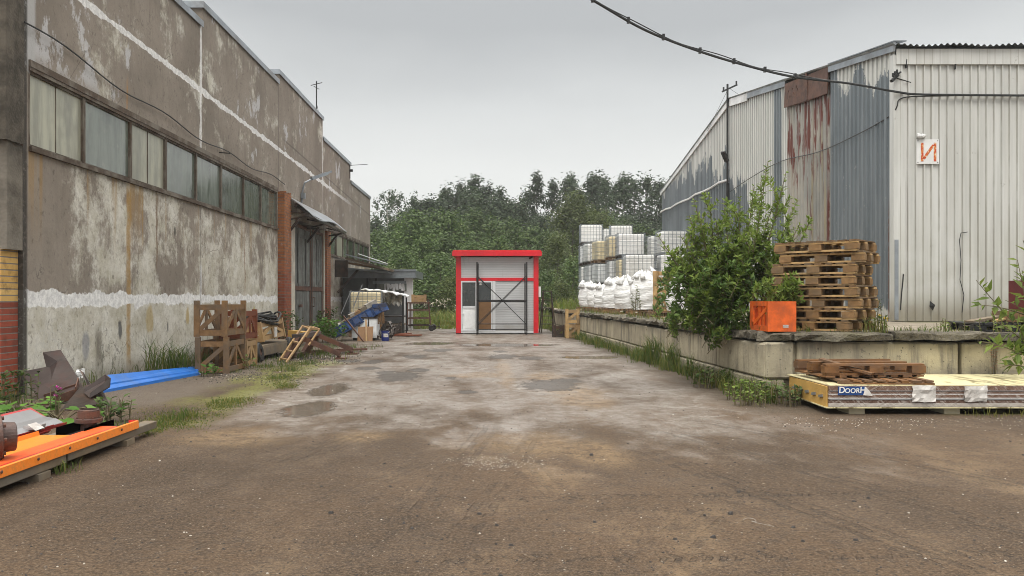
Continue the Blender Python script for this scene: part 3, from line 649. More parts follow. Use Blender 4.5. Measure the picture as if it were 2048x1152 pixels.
# ================================================================= concrete warehouse
WX = -6.1
wh = thing('concrete_warehouse', 'long weathered concrete factory shed with a strip of high windows and tall wooden gates', 'building', (WX, 10.65, 0))
wl = MB()
secs = [(10.65, 17.25, 7.03), (17.25, 23.4, 7.45), (23.4, 29.5, 7.75), (29.5, 35.2, 7.05), (35.2, 40.9, 6.3)]
W1, W2 = (10.78, 23.22, 3.23, 4.37), (30.35, 40.45, 2.9, 3.9)     # window bands
GY0, GY1, GZ = 24.7, 29.5, 3.75                                  # gate opening
TH = .35
def wbox(y0, y1, z0, z1): wl.box(WX - TH, WX, y0, y1, z0, z1)
wbox(10.65, W1[0], 0, 4.4); wbox(W1[0], W1[1], 0, W1[2]); wbox(W1[1], GY0, 0, 4.4)
wbox(GY1, W2[0], 0, 4.4); wbox(W2[0], W2[1], 0, W2[2]); wbox(W2[1], 40.9, 0, 4.4)
wbox(GY0, GY1, GZ, 4.4); wbox(W2[0], W2[1], W2[3], 4.4)
wbox(W1[0], W1[1], W1[3], 4.4)
for y0, y1, z1 in secs: wbox(y0, y1, 4.4, z1)
wl.build('wall', M['wall'], wh)
e = MB(); e.box(-16, WX - .002 - .0, 10.30, 10.649, 1.88, 7.0, 0); e.jbox(-16, WX + .02, 10.25, 10.648, 3.25, 7.02, .0, 0)
e.build('end_wall', M['roughcon'], wh)
e = MB(); e.box(-16, WX - .06, 10.28, 10.645, 0, 1.879); e.build('brick_end_wall', M['endbrick'], wh)
e = MB(); e.box(-16, WX - TH - .002, 10.66, 40.9, 5.2, 6.2); e.build('roof', M['cement'], wh)
e = MB(); e.box(-16, WX - TH - .003, 40.6, 40.9, 0, 5.19); e.build('rear_wall', M['roughcon'], wh)
for i, (y0, y1, z1) in enumerate(secs):
    c = MB(); c.box(WX - TH - .04, WX + .045, y0 - (.05 if i in (1, 2) else 0), y1 - (.06 if i in (0, 1) else 0), z1, z1 + .045)
    c.box(WX + .03, WX + .046, y0 - (.05 if i in (1, 2) else 0), y1 - (.06 if i in (0, 1) else 0), z1 - .09, z1 - .001)
    if i in (1, 2): c.box(WX - TH - .04, WX + .045, y0 - .066, y0 - .051, z1 - .09, z1 + .044)
    c.build('parapet_cap', M['zinc'], wh)
def band(W, edges, pat, sub=()):
    y0b, y1b, z0, z1 = W; xg = WX - .05
    s = MB(); s.box(WX - .1, WX + .03, y0b, y1b, z1 - .06, z1 + .03); s.box(WX - .1, WX + .02, y0b, y1b, z1 - .11, z1 - .0605); s.box(WX - .1, WX + .05, y0b, y1b, z0 - .035, z0 + .03); s.build('window_surround', M['framewood'], wh)
    for i in range(len(edges) - 1):
        a, b = edges[i] + .0, edges[i + 1]
        f = MB(); w_ = .035
        for q in (a, b - w_): f.box(xg - .03, WX + .005, q + .003, q + w_ - .003, z0 + .031, z1 - .111)
        f.box(xg - .03, WX - .01, a + w_, b - w_, z0 + .031, z0 + .065); f.box(xg - .03, WX - .01, a + w_, b - w_, z1 - .145, z1 - .111)
        fo = f.build('window', M['framewood'], wh)
        pn = MB(); pn.box(xg, xg + .012, a + w_ - .01, b - w_ + .01, z0 + .06, z1 - .14)
        if i in sub: pn.box(xg + .013, xg + .02, (a + b) / 2 - .008, (a + b) / 2 + .008, z0 + .07, z1 - .15, 1)
        pn.build('pane', [M[pat[i]], M['framewood']], fo)
band(W1, [10.78, 12.25, 13.84, 15.32, 16.9, 18.46, 20.12, 21.62, 23.22], ['paneyel', 'pane', 'paneyel', 'pane', 'pane', 'pane', 'pane', 'pane'], (0, 2))
band(W2, [30.35, 32.07, 33.5, 34.65, 36.2, 37.5, 38.9, 40.45], ['pane', 'paneyel', 'pane', 'panedark', 'pane', 'panedark', 'panedark'])
for (a, b, d) in ((23.3, 24.1, .19), (29.6, 30.3, .12)):
    p_ = MB(); p_.box(WX + .002, WX + d, a, b, 0, 4.28 if a < 25 else 3.72)
    if a < 25:
        for k in range(9): p_.jbox(WX + .01, WX + d + rnd.uniform(-.03, .02), a + k * .088, a + k * .088 + .08, 4.28, 4.28 + rnd.uniform(.02, .08), .008)
    p_.build('brick_pillar', M['pilbrick'], wh)
j = MB(); j.box(WX - .1, WX + .14, 24.101, 24.75, 0, 3.74); j.build('gate_jamb', M['jamb'], wh); j = MB(); j.box(WX - .1, WX + .06, 29.42, 29.598, 0, 3.74); j.build('gate_jamb', M['jamb'], wh)
# gate leaves: upper and lower plank fields in a steel-strapped frame
for (a, b, sgn) in ((24.9, 27.5, 1), (27.64, 29.4, -1)):
    fr = MB(); gx = WX - .02
    for (u0, u1, v0, v1) in ((a, a + .1, .06, 3.6), (b - .1, b, .06, 3.6), (a + .1, b - .1, .06, .18), (a + .1, b - .1, 1.52, 1.66), (a + .1, b - .1, 3.5, 3.6)):
        fr.box(gx - .04, gx + .035, u0, u1, v0, v1)
    fo = fr.build('gate_leaf', M['rust'], wh)
    pl = MB(); k = 9 if sgn > 0 else 7; dw = (b - a - .2) / k
    for r0, r1 in ((.19, 1.51), (1.67, 3.49)):
        for q in range(k):
            xo = rnd.uniform(-.008, .012); pl.box(gx - .03 + xo, gx + .01 + xo, a + .1 + q * dw + .006, a + .1 + (q + 1) * dw - .006, r0, r1)
    pl.box(gx + .022, gx + .05, a + .75, a + .85, 1.75, 3.3); pl.box(gx + .022, gx + .05, b - .8, b - .7, 1.75, 3.3); pl.box(gx + .022, gx + .046, a + .85, b - .8, 3.2, 3.3)
    pl.build('planking', M['gatewood'], fo)
    hd = MB()
    if sgn < 0:
        hd.tube([(gx + .03, 27.8, 1.0), (gx + .1, 27.8, 1.0), (gx + .1, 27.8, 1.3), (gx + .03, 27.8, 1.3)], .014)
        hd.box(gx + .036, gx + .09, 28.6, 29.5, .78, .84)
    else: hd.box(gx + .036, gx + .12, 25.75, 25.95, 1.0, 1.08)
    hd.build('handle', M['rust'], fo)
bl = MB(); bl.box(WX - .6, WX - .5, GY0 - .3, GY1 + .3, 0, 3.9); bl.box(WX + -.05, WX + .02, 27.51, 27.63, 0, 3.6); bl.build('gate_post', M['hoppersteel'], wh)
# sheet canopy over the gate, sagging
cn = MB(); A0, A1 = 24.05, 30.1; n = 14
def cpt(s, r):                                    # s along gate, r from wall outwards
    sag = .06 * math.sin(r * math.pi) - .05 * math.sin(s * 9) * r
    return Vector((WX + .03 + r * .74, A0 + (A1 - A0) * s - .05 * r, 4.31 - .02 * s - r * (.54 + .05 * math.sin(s * 7)) + sag * .5))
top = [[cpt(i / n, k / 6) for k in range(7)] for i in range(n + 1)]
vs_ = [p for row in top for p in row]; b0 = len(vs_); vs_ += [p - Vector((0, 0, .025)) for p in vs_]
fs = []
for i in range(n):
    for k in range(6):
        q = i * 7 + k; fs += [(q, q + 1, q + 8, q + 7), (b0 + q, b0 + q + 7, b0 + q + 8, b0 + q + 1)]
for i in range(n): fs.append((i * 7 + 6, b0 + i * 7 + 6, b0 + i * 7 + 13, i * 7 + 13))
for k in range(6): fs += [(k, b0 + k, b0 + k + 1, k + 1), (n * 7 + k, n * 7 + k + 1, b0 + n * 7 + k + 1, b0 + n * 7 + k)]
cn.add(vs_, fs)
co = cn.build('canopy', M['galv'], wh, smooth=False)
br = MB()
for s in (.0, .45, .97):
    a = cpt(s, 0); b = cpt(s, 1)
    br.bar(a + Vector((.0, 0.04, -.75)), b + Vector((-.05, .04, -.06)), .05, .05); br.bar(a + Vector((0, .04, -.45)), b + Vector((-.05, .04, -.05)), .04, .04); br.bar(a + Vector((0.01, .04, -1.2)), a + Vector((.4, .04, -.7)), .07, .07)
br.bar(cpt(0, .9) + Vector((0, 0, -.12)), cpt(1, .9) + Vector((0, 0, -.12)), .1, .08); br.bar(cpt(0, .4) + Vector((0, 0, -.12)), cpt(1, .4) + Vector((0, 0, -.12)), .08, .1)
br.build('canopy_bracket', M['hoppersteel'], co)
# lamp, cable and antennas of the shed
lp = thing('wall_lamp', 'grey street lamp on a bent bracket above the wooden gates', 'lamp', (WX, 26.1, 4.35))
l = MB(); l.tube([(WX + .02, 26.1, 4.3), (WX + .06, 26.1, 4.75), (WX + .12, 26.1, 4.95), (WX + .35, 26.3, 5.12)], .03); l.box(WX + .01, WX + .14, 26.03, 26.17, 4.45, 4.62); l.build('arm', M['zinc'], lp)
l = MB(); l.bar((WX + .3, 26.25, 5.1), (WX + .72, 26.6, 5.32), .16, .1); l.bar((WX + .66, 26.55, 5.29), (WX + .85, 26.7, 5.4), .1, .06); l.build('lamp_head', M['zinc'], lp)
cb = MB(); pts = []
for i in range(40):
    s = i / 39; Y = 10.6 + s * 13.3; pts.append((WX + .05, Y, 4.83 - .2 * s - .14 * math.sin(s * math.pi) + .05 * math.sin(s * 23)))
cb.tube(pts, .012, 5); cb.bar((WX + .0, 18.3, 4.52), (WX + .25, 18.3, 4.5), .02, .02)
cb.top('cable', M['black'], 'thin black cable sagging above the strip of windows on the concrete shed', 'cable')
an = MB(); a = P(633, 222, 28.6); an.tube([(a.x, a.y, 7.3), (a.x, a.y, 8.85)], .022, 5)
an.tube([(a.x - .2, a.y, 8.7), (a.x + .2, a.y, 8.8)], .015, 4); an.tube([(a.x - .05, a.y - .2, 8.62), (a.x + .05, a.y + .2, 8.62)], .012, 4)
an.tube([(a.x + .02, a.y, 8.0), (a.x + .02, a.y + .4, 7.7)], .008, 4)
an.top('roof_antenna', M['black'], 'thin upright mast with small cross arms on the shed roof', 'antenna')
an = MB(); a = P(700, 331, 35.0); an.tube([(a.x - .1, a.y, 6.95), (a.x + .75, a.y, 7.0)], .012, 4); an.tube([(a.x, a.y, 6.4), (a.x, a.y, 6.97)], .018, 4); an.box(a.x - .02, a.x + .12, a.y - .05, a.y + .05, 6.68, 6.78)
an.top('roof_antenna', M['black'], 'thin horizontal rod antenna at the low end of the shed roof', 'antenna')

# ================================================================= metal building
BX, BY0, BY1, BR, EZ, RZ = 7.83, 15.95, 37.85, 26.9, 6.14, 7.72
mb = thing('metal_warehouse', 'tall corrugated metal shed with peeling white paint over grey sheets and a rust-streaked strip', 'building', (BX, BY0, .83))
def roofz(Y): return EZ + (RZ - EZ) * (1 - abs(Y - BR) / (BR - BY0))
s = MB(); pitch = .2; Y = BY0; cols = []
while Y < BY1:
    for (o, d) in ((0, 0), (.1, 0), (.125, .03), (.175, .03)):
        yy = Y + o
        if yy < BY1: cols.append((yy, d))
    Y += pitch
cols.append((BY1, 0))
vs_ = []; fs = []
for (yy, d) in cols: vs_ += [(BX - d, yy, .8), (BX - d, yy, roofz(yy))]
for i in range(len(cols) - 1): fs.append((2 * i + 2, 2 * i, 2 * i + 1, 2 * i + 3))
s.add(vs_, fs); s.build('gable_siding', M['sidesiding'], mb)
s = MB(); cols = []; X = BX + .13; k = 0
while X < 17:
    for (o, d) in ((0, 0), (.1, 0), (.112, .034), (.135, .034)): cols.append((X + o, d))
    X += .152
vs_ = []; fs = []
for (xx, d) in cols: vs_ += [(xx, BY0 - d, .82), (xx, BY0 - d, 5.98)]
for i in range(len(cols) - 1): fs.append((2 * i, 2 * i + 2, 2 * i + 3, 2 * i + 1))
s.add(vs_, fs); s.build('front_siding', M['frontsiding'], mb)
s = MB(); s.box(BX - .035, BX + .17, BY0 - .045, BY0 - .03, .82, 3.6); s.box(BX - .03, BX + .13, BY0 - .035, BY0 - .026, 3.6, 5.99); s.box(BX - .048, BX - .034, BY0 - .044, BY0 + .12, .82, 6.0)
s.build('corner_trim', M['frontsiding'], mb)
s = MB(); s.box(BX - .034, BX + .04, BY0 - .058, BY0 - .046, .85, 2.4); s.build('corner_patch', M['zinc'], mb)
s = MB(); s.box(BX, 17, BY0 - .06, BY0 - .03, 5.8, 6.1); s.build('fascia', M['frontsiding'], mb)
# corrugated roof sheets
s = MB(); vs_ = []; fs = []; X = BX - .12; i = 0; npt = 0
while X < 17.1:
    dz = .022 * math.sin(X * 2 * math.pi / .118) + (.015 * math.sin(X * 5.1))
    vs_ += [(X, BY0 - .16, EZ + .03 + dz - .02), (X, BR, RZ + .09 + dz), (X, BY1 + .1, EZ + .03 + dz)]; npt += 1; X += .118 / 6
for i in range(npt - 1):
    q = i * 3; fs += [(q, q + 3, q + 4, q + 1), (q + 1, q + 4, q + 5, q + 2)]
s.add(vs_, fs); s.build('roof', M['zinc'], mb, smooth=True)
s = MB(); segs = [(BY0 - .1, 18.98, 'zinc'), (21.75, 25.0, 'zinc'), (25.0, 26.85, 'white'), (26.95, 30, 'offwhite'), (30.02, BY1 + .1, 'offwhite')]
for (a, b, mt) in segs:
    r = MB(); r.bar((BX - .06, a, roofz(a) + .0), (BX - .06, b, roofz(b) + .0), .04, .17 if mt != 'white' else .3); r.bar((BX + .05, a, roofz(a) + .115), (BX + .05, b, roofz(b) + .115), .25, .02)
    r.build('verge_flashing', M['zinc'] if mt == 'zinc' else M['tankgrey'], mb)
pp = MB(); pp.plate([(BX - .07, 18.95, 6.62), (BX - .09, 18.95, 6.0), (BX - .08, 20.2, 6.12), (BX - .09, 21.75, 6.32), (BX - .07, 21.75, 6.95)], .02)
pp.plate([(BX - .105, 20.15, 6.8), (BX - .1, 20.1, 6.15), (BX - .1, 20.22, 6.15), (BX - .105, 20.27, 6.82)], .02)
for q in range(8): pp.box(BX - .1, BX - .085, 20.8 + q * .09, 20.84 + q * .09, 6.55 + .1 * math.sin(q * 2.), 6.6 + .1 * math.sin(q * 2.))
pp.build('rusty_patch', M['rust'], mb)
pi = MB(); pts = [(BX - .07, BY1 - q * 1.08, P(1325, 424, 37.8).z + .03 * math.sin(q * 2.3) + (q / 10) * (P(1463, 357, 26.9).z - P(1325, 424, 37.8).z)) for q in range(11)]
pi.tube(pts, .04, 6); pi.build('wall_pipe', M['white'], mb)
rw = MB(); rw.box(BX + .05, 17, BY0 + .05, BY1 - .05, .85, 5.7); rw.build('inner_wall', M['cement'], mb)
# sign and other fittings on the front
yF = BY0 - .03
sg = thing('wall_sign', 'square white metal sign with a flaking red and orange letter on the shed front', 'sign', P(1854, 328, yF))
a, b = P(1832, 328, yF), P(1877, 279, yF)
q = MB(); q.box(a.x, b.x, yF - .02, yF - .008, a.z, b.z); 
for (u, v) in ((.06, .06), (.94, .06), (.06, .94), (.94, .94)): q.lathe([(.009, 0), (.009, .006), (0, .006)], (a.x + (b.x - a.x) * u, yF - .02, a.z + (b.z - a.z) * v), 6, 1, Matrix.Rotation(R(90), 4, 'X'))
q.build('plate', [M['white'], M['black']], sg)
t_ = NT('flaking_letter_paint'); nn_ = t_.noise(t_.pos(), 28, 4, .6)
M['letter'] = t_.out(t_.mix(t_.sm(nn_, .48, .54), (.5, .055, .02), t_.mix(t_.sm(nn_, .58, .62), (.65, .3, .06), (.68, .66, .6))), .5)
q = MB(); W_, H_ = b.x - a.x, b.z - a.z; X0, X1, Z0, Z1 = a.x + .25 * W_, a.x + .82 * W_, a.z + .1 * H_, a.z + .86 * H_
q.box(X0 - .025, X0 + .025, yF - .0235, yF - .0205, Z0, Z1); q.box(X1 - .025, X1 + .025, yF - .0235, yF - .0205, Z0, Z1); q.bar((X0 + .03, yF - .022, Z0 + .05), (X1 - .03, yF - .022, Z1 - .04), .003, .05, up=(-.7, 0, .7))
q.build('lettering', M['letter'], sg)
q = MB()
for k in range(5): q.jbox(P(1831 + k * 3, 272, yF).x, P(1836 + k * 3, 272, yF).x, yF - .06, yF - .01, P(0, 277, yF).z, P(0, 269, yF).z, .012)
q.top('rag', M['bag'], 'crumpled white rag above the lettered sign', 'rag', smooth=True)
q = MB(); a = P(1790, 155, BY0 - .05); q.bar(a + Vector((-.12, -.1, -.1)), a + Vector((.06, 0, .06)), .05, .05); q.bar(a + Vector((-.1, -.14, -.02)), a + Vector((.1, -.02, .1)), .03, .03); q.tube([a, P(1822, 165, BY0 - .03)], .01, 4)
for k in range(3): q.cyl(a + Vector((-.1 + .05 * k, -.12 + .02 * k, -.02 + .04 * k)), a + Vector((-.1 + .05 * k, -.12 + .02 * k, .05 + .04 * k)), .02, n=6)
q.build('cable_bracket', M['black'], mb)
for (px, py, hh) in ((1811, 128, .17), (1909, 134, .1)):
    a = P(px, py, yF); q = MB(); q.bar(a + Vector((0, -.015, -hh / 2)), a + Vector((.01, -.015, hh / 2)), .03, .02); q.build('hook', M['black'], mb)
q = MB(); a = P(1862, 612, yF); q.plate([a + Vector(v) for v in ((-.04, -.035, .1), (.05, -.06, .02), (.02, -.03, -.09), (-.05, -.04, -.01))], .006); q.build('torn_flap', M['black'], mb)
q = MB(); pts = [P(px, py, yF - .02) for (px, py) in ((1935, 464), (1922, 466), (1919, 480), (1922, 520), (1920, 560), (1928, 590), (1924, 625))]; q.tube(pts, .008, 4); q.build('wall_wire', M['black'], mb)
q = MB(); pts = [P(px, py, yF - .03) for (px, py) in ((1807, 548), (1806, 560), (1803, 590), (1801, 620))]; q.tube(pts, .012, 4); q.build('wall_wire', M['black'], mb)
# pole with lamp on the ridge line
po = thing('lamp_pole', 'slim dark pole with cross arms and a small flood lamp fixed up the gable', 'pole', (BX - .12, 26.9, 4.4))
q = MB(); q.tube([(BX - .12, 26.9, 5.0), (BX - .12, 26.9, 8.3)], .035, 6); q.bar((BX - .12, 26.9, 4.3), (BX - .12, 26.9, 5.05), .1, .1, up=(1, 0, 0)); q.build('mast', M['black'], po)
q = MB(); q.bar((BX - .3, 26.9, 8.05), (BX + .2, 26.9, 8.28), .05, .05); q.tube([(BX - .25, 26.9, 8.05), (BX - .25, 26.9, 8.2)], .03, 5); q.tube([(BX + .17, 26.9, 8.25), (BX + .17, 26.9, 8.4)], .03, 5); q.build('cross_arm', M['black'], po)
q = MB(); q.bar((BX - .15, 26.85, 5.75), (BX - .33, 26.7, 6.05), .14, .08); q.bar((BX - .12, 26.9, 5.7), (BX - .2, 26.82, 5.85), .04, .04); q.build('lamp_head', M['black'], po)
q = MB(); q.tube([(BX - .12, 26.9, 8.2), (BX + .9, 27.4, 7.75)], .006, 4); q.tube([(BX - .12, 26.9, 8.1), (BX - .1, 29.5, 7.3)], .006, 4); q.build('guy_wire', M['black'], po)
# overhead cable bundle
def cat(pts, n):
    out = []
    for i in range(len(pts) - 1):
        p0, p1, p2, p3 = pts[max(i - 1, 0)], pts[i], pts[i + 1], pts[min(i + 2, len(pts) - 1)]
        for k in range(n):
            t = k / n; out.append(.5 * ((2 * p1) + (p2 - p0) * t + (2 * p0 - 5 * p1 + 4 * p2 - p3) * t * t + (3 * p1 - p0 - 3 * p2 + p3) * t ** 3))
    return out + [pts[-1]]
ov = thing('overhead_cable', 'thick black overhead cable bundle sagging from the sky to the metal shed', 'cable', P(1790, 188, BY0 - .1))
key = [(1020, -95, 11.6), (1185, 0, 12.2), (1290, 60, 12.9), (1400, 103, 13.6), (1500, 133, 14.3), (1590, 154, 14.9), (1700, 167, 15.5), (1795, 184, BY0 - .09), (1850, 189, BY0 - .08), (2048, 191, BY0 - .08), (2300, 193, BY0 - .08)]
pts = cat([P(*k) for k in key], 6)
q = MB(); q.tube(pts, .022, 6); q.build('main_cable', M['black'], ov)
q = MB(); q.tube([p + Vector((0, 0, .035 + .02 * math.sin(i * .7))) for i, p in enumerate(pts[:34])], .009, 5)
for i in range(2, 34, 4): q.box(pts[i].x - .02, pts[i].x + .02, pts[i].y - .03, pts[i].y + .03, pts[i].z - .03, pts[i].z + .06)
q.build('carrier_wire', M['black'], ov)
q = MB(); q.tube(cat([P(*k) for k in ((2100, 189, BY0 - .05), (1880, 192, BY0 - .05), (1805, 196, BY0 - .05), (1793, 215, BY0 - .06), (1780, 232, BY0 + .2))] + [Vector((BX - .07, 17.4, 4.75)), Vector((BX - .07, 19.5, 4.75)), Vector((BX - .07, 22, 4.95)), Vector((BX - .07, 24.5, 4.9)), Vector((BX - .09, 26.7, 4.75))], 5), .012, 5)
q.top('cable', M['black'], 'thin grey wire running along the gable of the metal shed to the lamp pole', 'cable')

# ================================================================= loading dock of concrete blocks
DZ = .83
def dkx(Y): return 3.45 - .0415 * (Y - 10.3)
dock = thing('loading_dock', 'raised loading platform walled with big stained concrete blocks and a crumbling mossy edge', 'loading dock', (3.45, 10.3, 0))
tp = MB(); tp.add([(dkx(10.3) + .25, 10.5, DZ - .02), (30, 10.5, DZ - .02), (30, 60, DZ - .02), (dkx(33.5) + .25, 60, DZ - .02), (dkx(33.5) + .25, 33.4, DZ - .02)], [(0, 1, 2, 3, 4)]); tp.build('platform', M['docktop'], dock)
def block(a, b, z0, z1, dp):                      # rounded block whose face runs a->b, going back dp
    a, b = Vector(a), Vector(b); d = (b - a).normalized(); nn = Vector((-d.y, d.x, 0))
    m = MB(); jj = lambda: rnd.uniform(-.008, .008)
    m.hexa([(a.x, a.y, z0), (b.x, b.y, z0), (b.x + nn.x * dp, b.y + nn.y * dp, z0), (a.x + nn.x * dp, a.y + nn.y * dp, z0), (a.x + jj(), a.y + jj(), z1 + jj()), (b.x + jj(), b.y + jj(), z1 + jj()), (b.x + nn.x * dp, b.y + nn.y * dp, z1), (a.x + nn.x * dp, a.y + nn.y * dp, z1)])
    return m.build('block', M['block'], dock, bevel=.022)
# side wall, far -> near so that the face looks at the road
ysd = [33.8, 31.4, 29.2, 27.0, 24.8, 22.8, 20.6, 18.6, 16.9, 15.2, 13.7, 12.3]
for i in range(len(ysd)):
    y0 = ysd[i]; y1 = (ysd[i + 1] if i + 1 < len(ysd) else 10.33) + .03
    o_ = rnd.uniform(-.015, .015)
    block((dkx(y0) + o_, y0, 0), (dkx(y1) + o_, y1, 0), .245, .70 + rnd.uniform(-.015, .015), .45)
ysl = [33.8, 31.0, 28.0, 25.2, 22.0, 19.3, 16.2, 13.4, 11.6]
for i in range(len(ysl)):
    y0 = ysl[i]; y1 = (ysl[i + 1] if i + 1 < len(ysl) else 10.36) + .035
    block((dkx(y0) - .012, y0, 0), (dkx(y1) - .012, y1, 0), 0, .232, .45)
xf = [3.45, 3.80, 5.88, 8.0, 10.2, 12.5]
for i in range(len(xf) - 1):
    xa = xf[i] + (.035 if i else .0); xb = xf[i + 1] - .012
    block((xa, 10.31 + rnd.uniform(-.01, .01), 0), (xb, 10.31 + rnd.uniform(-.01, .01), 0), .245, .705, .45)
    block((xa - (.05 if i else 0), 10.33, 0), (xb - .1, 10.33, 0), 0, .232, .45)
# coping slabs, broken edges
def slab(a, b, dp, z0, z1):
    a, b = Vector(a), Vector(b); d = (b - a); L = d.length; d /= L; nn = Vector((-d.y, d.x, 0)); m = MB(); k = max(4, int(L / .16)); ro = []
    for i in range(k + 1):
        q = a + d * L * i / k; e0 = rnd.uniform(-.03, .03); e1 = rnd.uniform(-.035, .035); h_ = rnd.uniform(-.018, .012)
        ro.append([q - nn * (.05 + e0) + Vector((0, 0, z0 + rnd.uniform(-.01, .015))), q - nn * (.05 + e1) + Vector((0, 0, z1 + h_ - .02)), q - nn * (.01 + e1 * .5) + Vector((0, 0, z1 + h_)), q + nn * dp + Vector((0, 0, z1)), q + nn * dp + Vector((0, 0, z0))])
    m.add([p for r_ in ro for p in r_], [(i * 5 + q, i * 5 + (q + 1) % 5, i * 5 + 5 + (q + 1) % 5, i * 5 + 5 + q) for i in range(k) for q in range(5)] + [(0, 4, 3, 2, 1), tuple(k * 5 + q for q in range(5))])
    return m.build('coping_slab', M['coping'], dock)
for (y0, y1) in ((33.8, 30.6), (30.5, 27.4), (27.35, 24.2), (24.1, 21), (20.9, 18), (17.95, 15.4), (15.3, 12.9), (12.86, 10.62)):
    slab((dkx(y0) + rnd.uniform(-.02, .03), y0, 0), (dkx(y1) + rnd.uniform(-.02, .03), y1, 0), .55, .722 + (.02 if y0 > 16 else 0), DZ)
slab((dkx(10.6), 10.6, 0), (3.75, 10.27, 0), .5, .722, DZ + .003)
for (x0, x1) in ((3.77, 5.0), (5.03, 6.3), (6.33, 7.9), (7.93, 10), (10.05, 12.5)): slab((x0, 10.27, 0), (x1, 10.27, 0), .55, .72 + rnd.uniform(0, .02), DZ + rnd.uniform(-.01, .01))
# ================================================================= red kiosk
KY = 29.3; k0, k1 = P(912, 666, KY), P(1077, 666, KY)
KX0, KX1, KB, KT = k0.x, k1.x, .03, 2.775
ks = thing('red_kiosk', 'small grey kiosk with bright red corner posts, roof edge and a glazed door', 'kiosk', ((KX0 + KX1) / 2, KY, 0))
q = MB(); q.box(KX0 + .16, KX1 - .16, KY + .06, KY + 2.6, KB + .08, KT - .03); q.build('wall_panel', M['kiosksiding'], ks)
for (xa, xb) in ((KX0, KX0 + .175), (KX1 - .175, KX1)):
    for yy in (KY, KY + 2.47):
        q = MB(); q.box(xa, xb, yy, yy + .175, KB, KT); q.build('corner_post', M['red'], ks)
q = MB(); q.box(KX0 + .176, KX1 - .176, KY + .02, KY + .058, 1.90, 2.01); q.build('cross_band', M['red'], ks)
q = MB(); a, b = P(905, 502, KY - .25), P(1083, 513, KY - .25); q.box(a.x, b.x, KY - .25, KY + 2.9, KT + .012, a.z); q.box(a.x - .01, b.x + .012, KY - .262, KY - .251, KT + .0, a.z - .03); q.box(a.x + .02, b.x - .02, KY - .2, KY + 2.85, a.z + .001, a.z + .03)
q.build('roof', M['red'], ks)
q = MB(); q.box(KX0 + .176, KX1 - .176, KY + .03, KY + .1, KB, KB + .08); q.build('base_rail', M['mullion'], ks)
for xx in (KX0 + .12, KX1 - .3):
    q = MB(); q.box(xx - .12, xx + .12, KY + .1, KY + 2.4, 0, KB); q.build('support_block', M['hoppersteel'], ks)
def fr(q, x0, x1, z0, z1, w, y0, y1):
    q.box(x0, x0 + w, y0, y1, z0, z1); q.box(x1 - w, x1, y0, y1, z0, z1); q.box(x0 + w, x1 - w, y0, y1, z1 - w, z1); q.box(x0 + w, x1 - w, y0, y1, z0, z0 + w)
def kz(py): return P(0, py, KY).z
def kx(px): return P(px, 0, KY).x
q = MB(); fr(q, kx(921.5), kx(954), KB + .082, 1.895, .05, KY + .015, KY + .055); q.box(kx(926), kx(949.5), KY + .012, KY + .055, kz(617), kz(612)); dr = q.build('door', M['mullion'], ks)
q = MB(); q.box(kx(925), kx(950.5), KY + .04, KY + .05, kz(612), kz(562)); q.build('glass', M['kglass'], dr)
q = MB(); q.box(kx(925), kx(950.5), KY + .03, KY + .05, kz(662), kz(617)); q.box(kx(929.5), kx(948), KY + .018, KY + .029, kz(656), kz(621)); q.build('lower_panel', M['tankgrey'], dr)
q = MB(); q.box(kx(924), kx(928), KY - .02, KY + .014, kz(629), kz(627)); q.box(kx(924.2), kx(925.4), KY - .02, KY + .014, kz(648), kz(630)); q.build('handle', M['mullion'], dr)
q = MB(); fr(q, kx(954.5), kx(985), KB + .083, 1.894, .05, KY + .017, KY + .056); wn = q.build('window', M['mullion'], ks)
q = MB(); q.box(kx(957.5), kx(982), KY + .04, KY + .05, kz(600), kz(563)); q.build('glass', M['kglass'], wn)
q = MB(); q.box(kx(957.5), kx(982), KY + .035, KY + .045, kz(660), kz(600.4)); q.build('plywood', M['ply'], wn)
q = MB(); q.box(kx(959), kx(963), KY + .034, KY + .039, kz(570), kz(567)); q.build('notice', M['paper'], wn)
q = MB(); q.box(kx(985.5), kx(991), KY + .02, KY + .059, KB + .082, 1.895); q.build('trim', M['mullion'], ks)
q = MB(); q.bar((kx(1059), KY - .12, kz(517)), (kx(1064), KY - .02, kz(514)), .06, .05); q.tube([(kx(1064), KY + .0, kz(513)), (kx(1065), KY + .06, kz(511.5))], .02, 5); q.build('camera', M['black'], ks)
for px in (925, 994):
    q = MB(); q.cyl((kx(px), KY - .1, KT + .01), (kx(px), KY - .1, KT - .03), .05, n=8); q.build('spotlight', M['black'], ks)
q = MB(); q.box(KX1 + .002, KX1 + .09, KY + .05, KY + .45, kz(594), kz(573)); q.build('meter_box', M['white'], ks)
# rolling scaffold in front
SY = 28.72; sc1 = thing('scaffold_tower', 'black rolling scaffold frame with crossed braces in front of the red kiosk', 'scaffold', (0, SY, 0))
def sx(px, Y=SY): return P(px, 0, Y).x
def sz(py, Y=SY): return P(0, py, Y).z
for (px, Y) in ((954, SY), (1053.5, SY), (956, SY + .45), (1050, SY + .45)):
    q = MB(); x = sx(px, Y); q.tube([(x, Y, .12), (x, Y, sz(524 if Y == SY else 527, Y))], .024, 6); po_ = q.build('post', M['black'], sc1)
    q = MB(); q.lathe([(0, -.02), (.06, -.02), (.06, .02), (0, .02)], (x, Y - .03, .065), 10, 0, Matrix.Rotation(R(90), 4, 'Y')); q.tube([(x, Y, .15), (x, Y - .03, .065)], .015, 5); q.build('castor', M['rubber'], po_)
for py, Y in ((601, SY), (648, SY), (603, SY + .45), (659, SY + .45)):
    q = MB(); q.tube([(sx(954, Y), Y, sz(py, Y)), (sx(1053, Y), Y, sz(py, Y))], .024 if py < 610 else .016, 5); q.build('rail', M['black'], sc1)
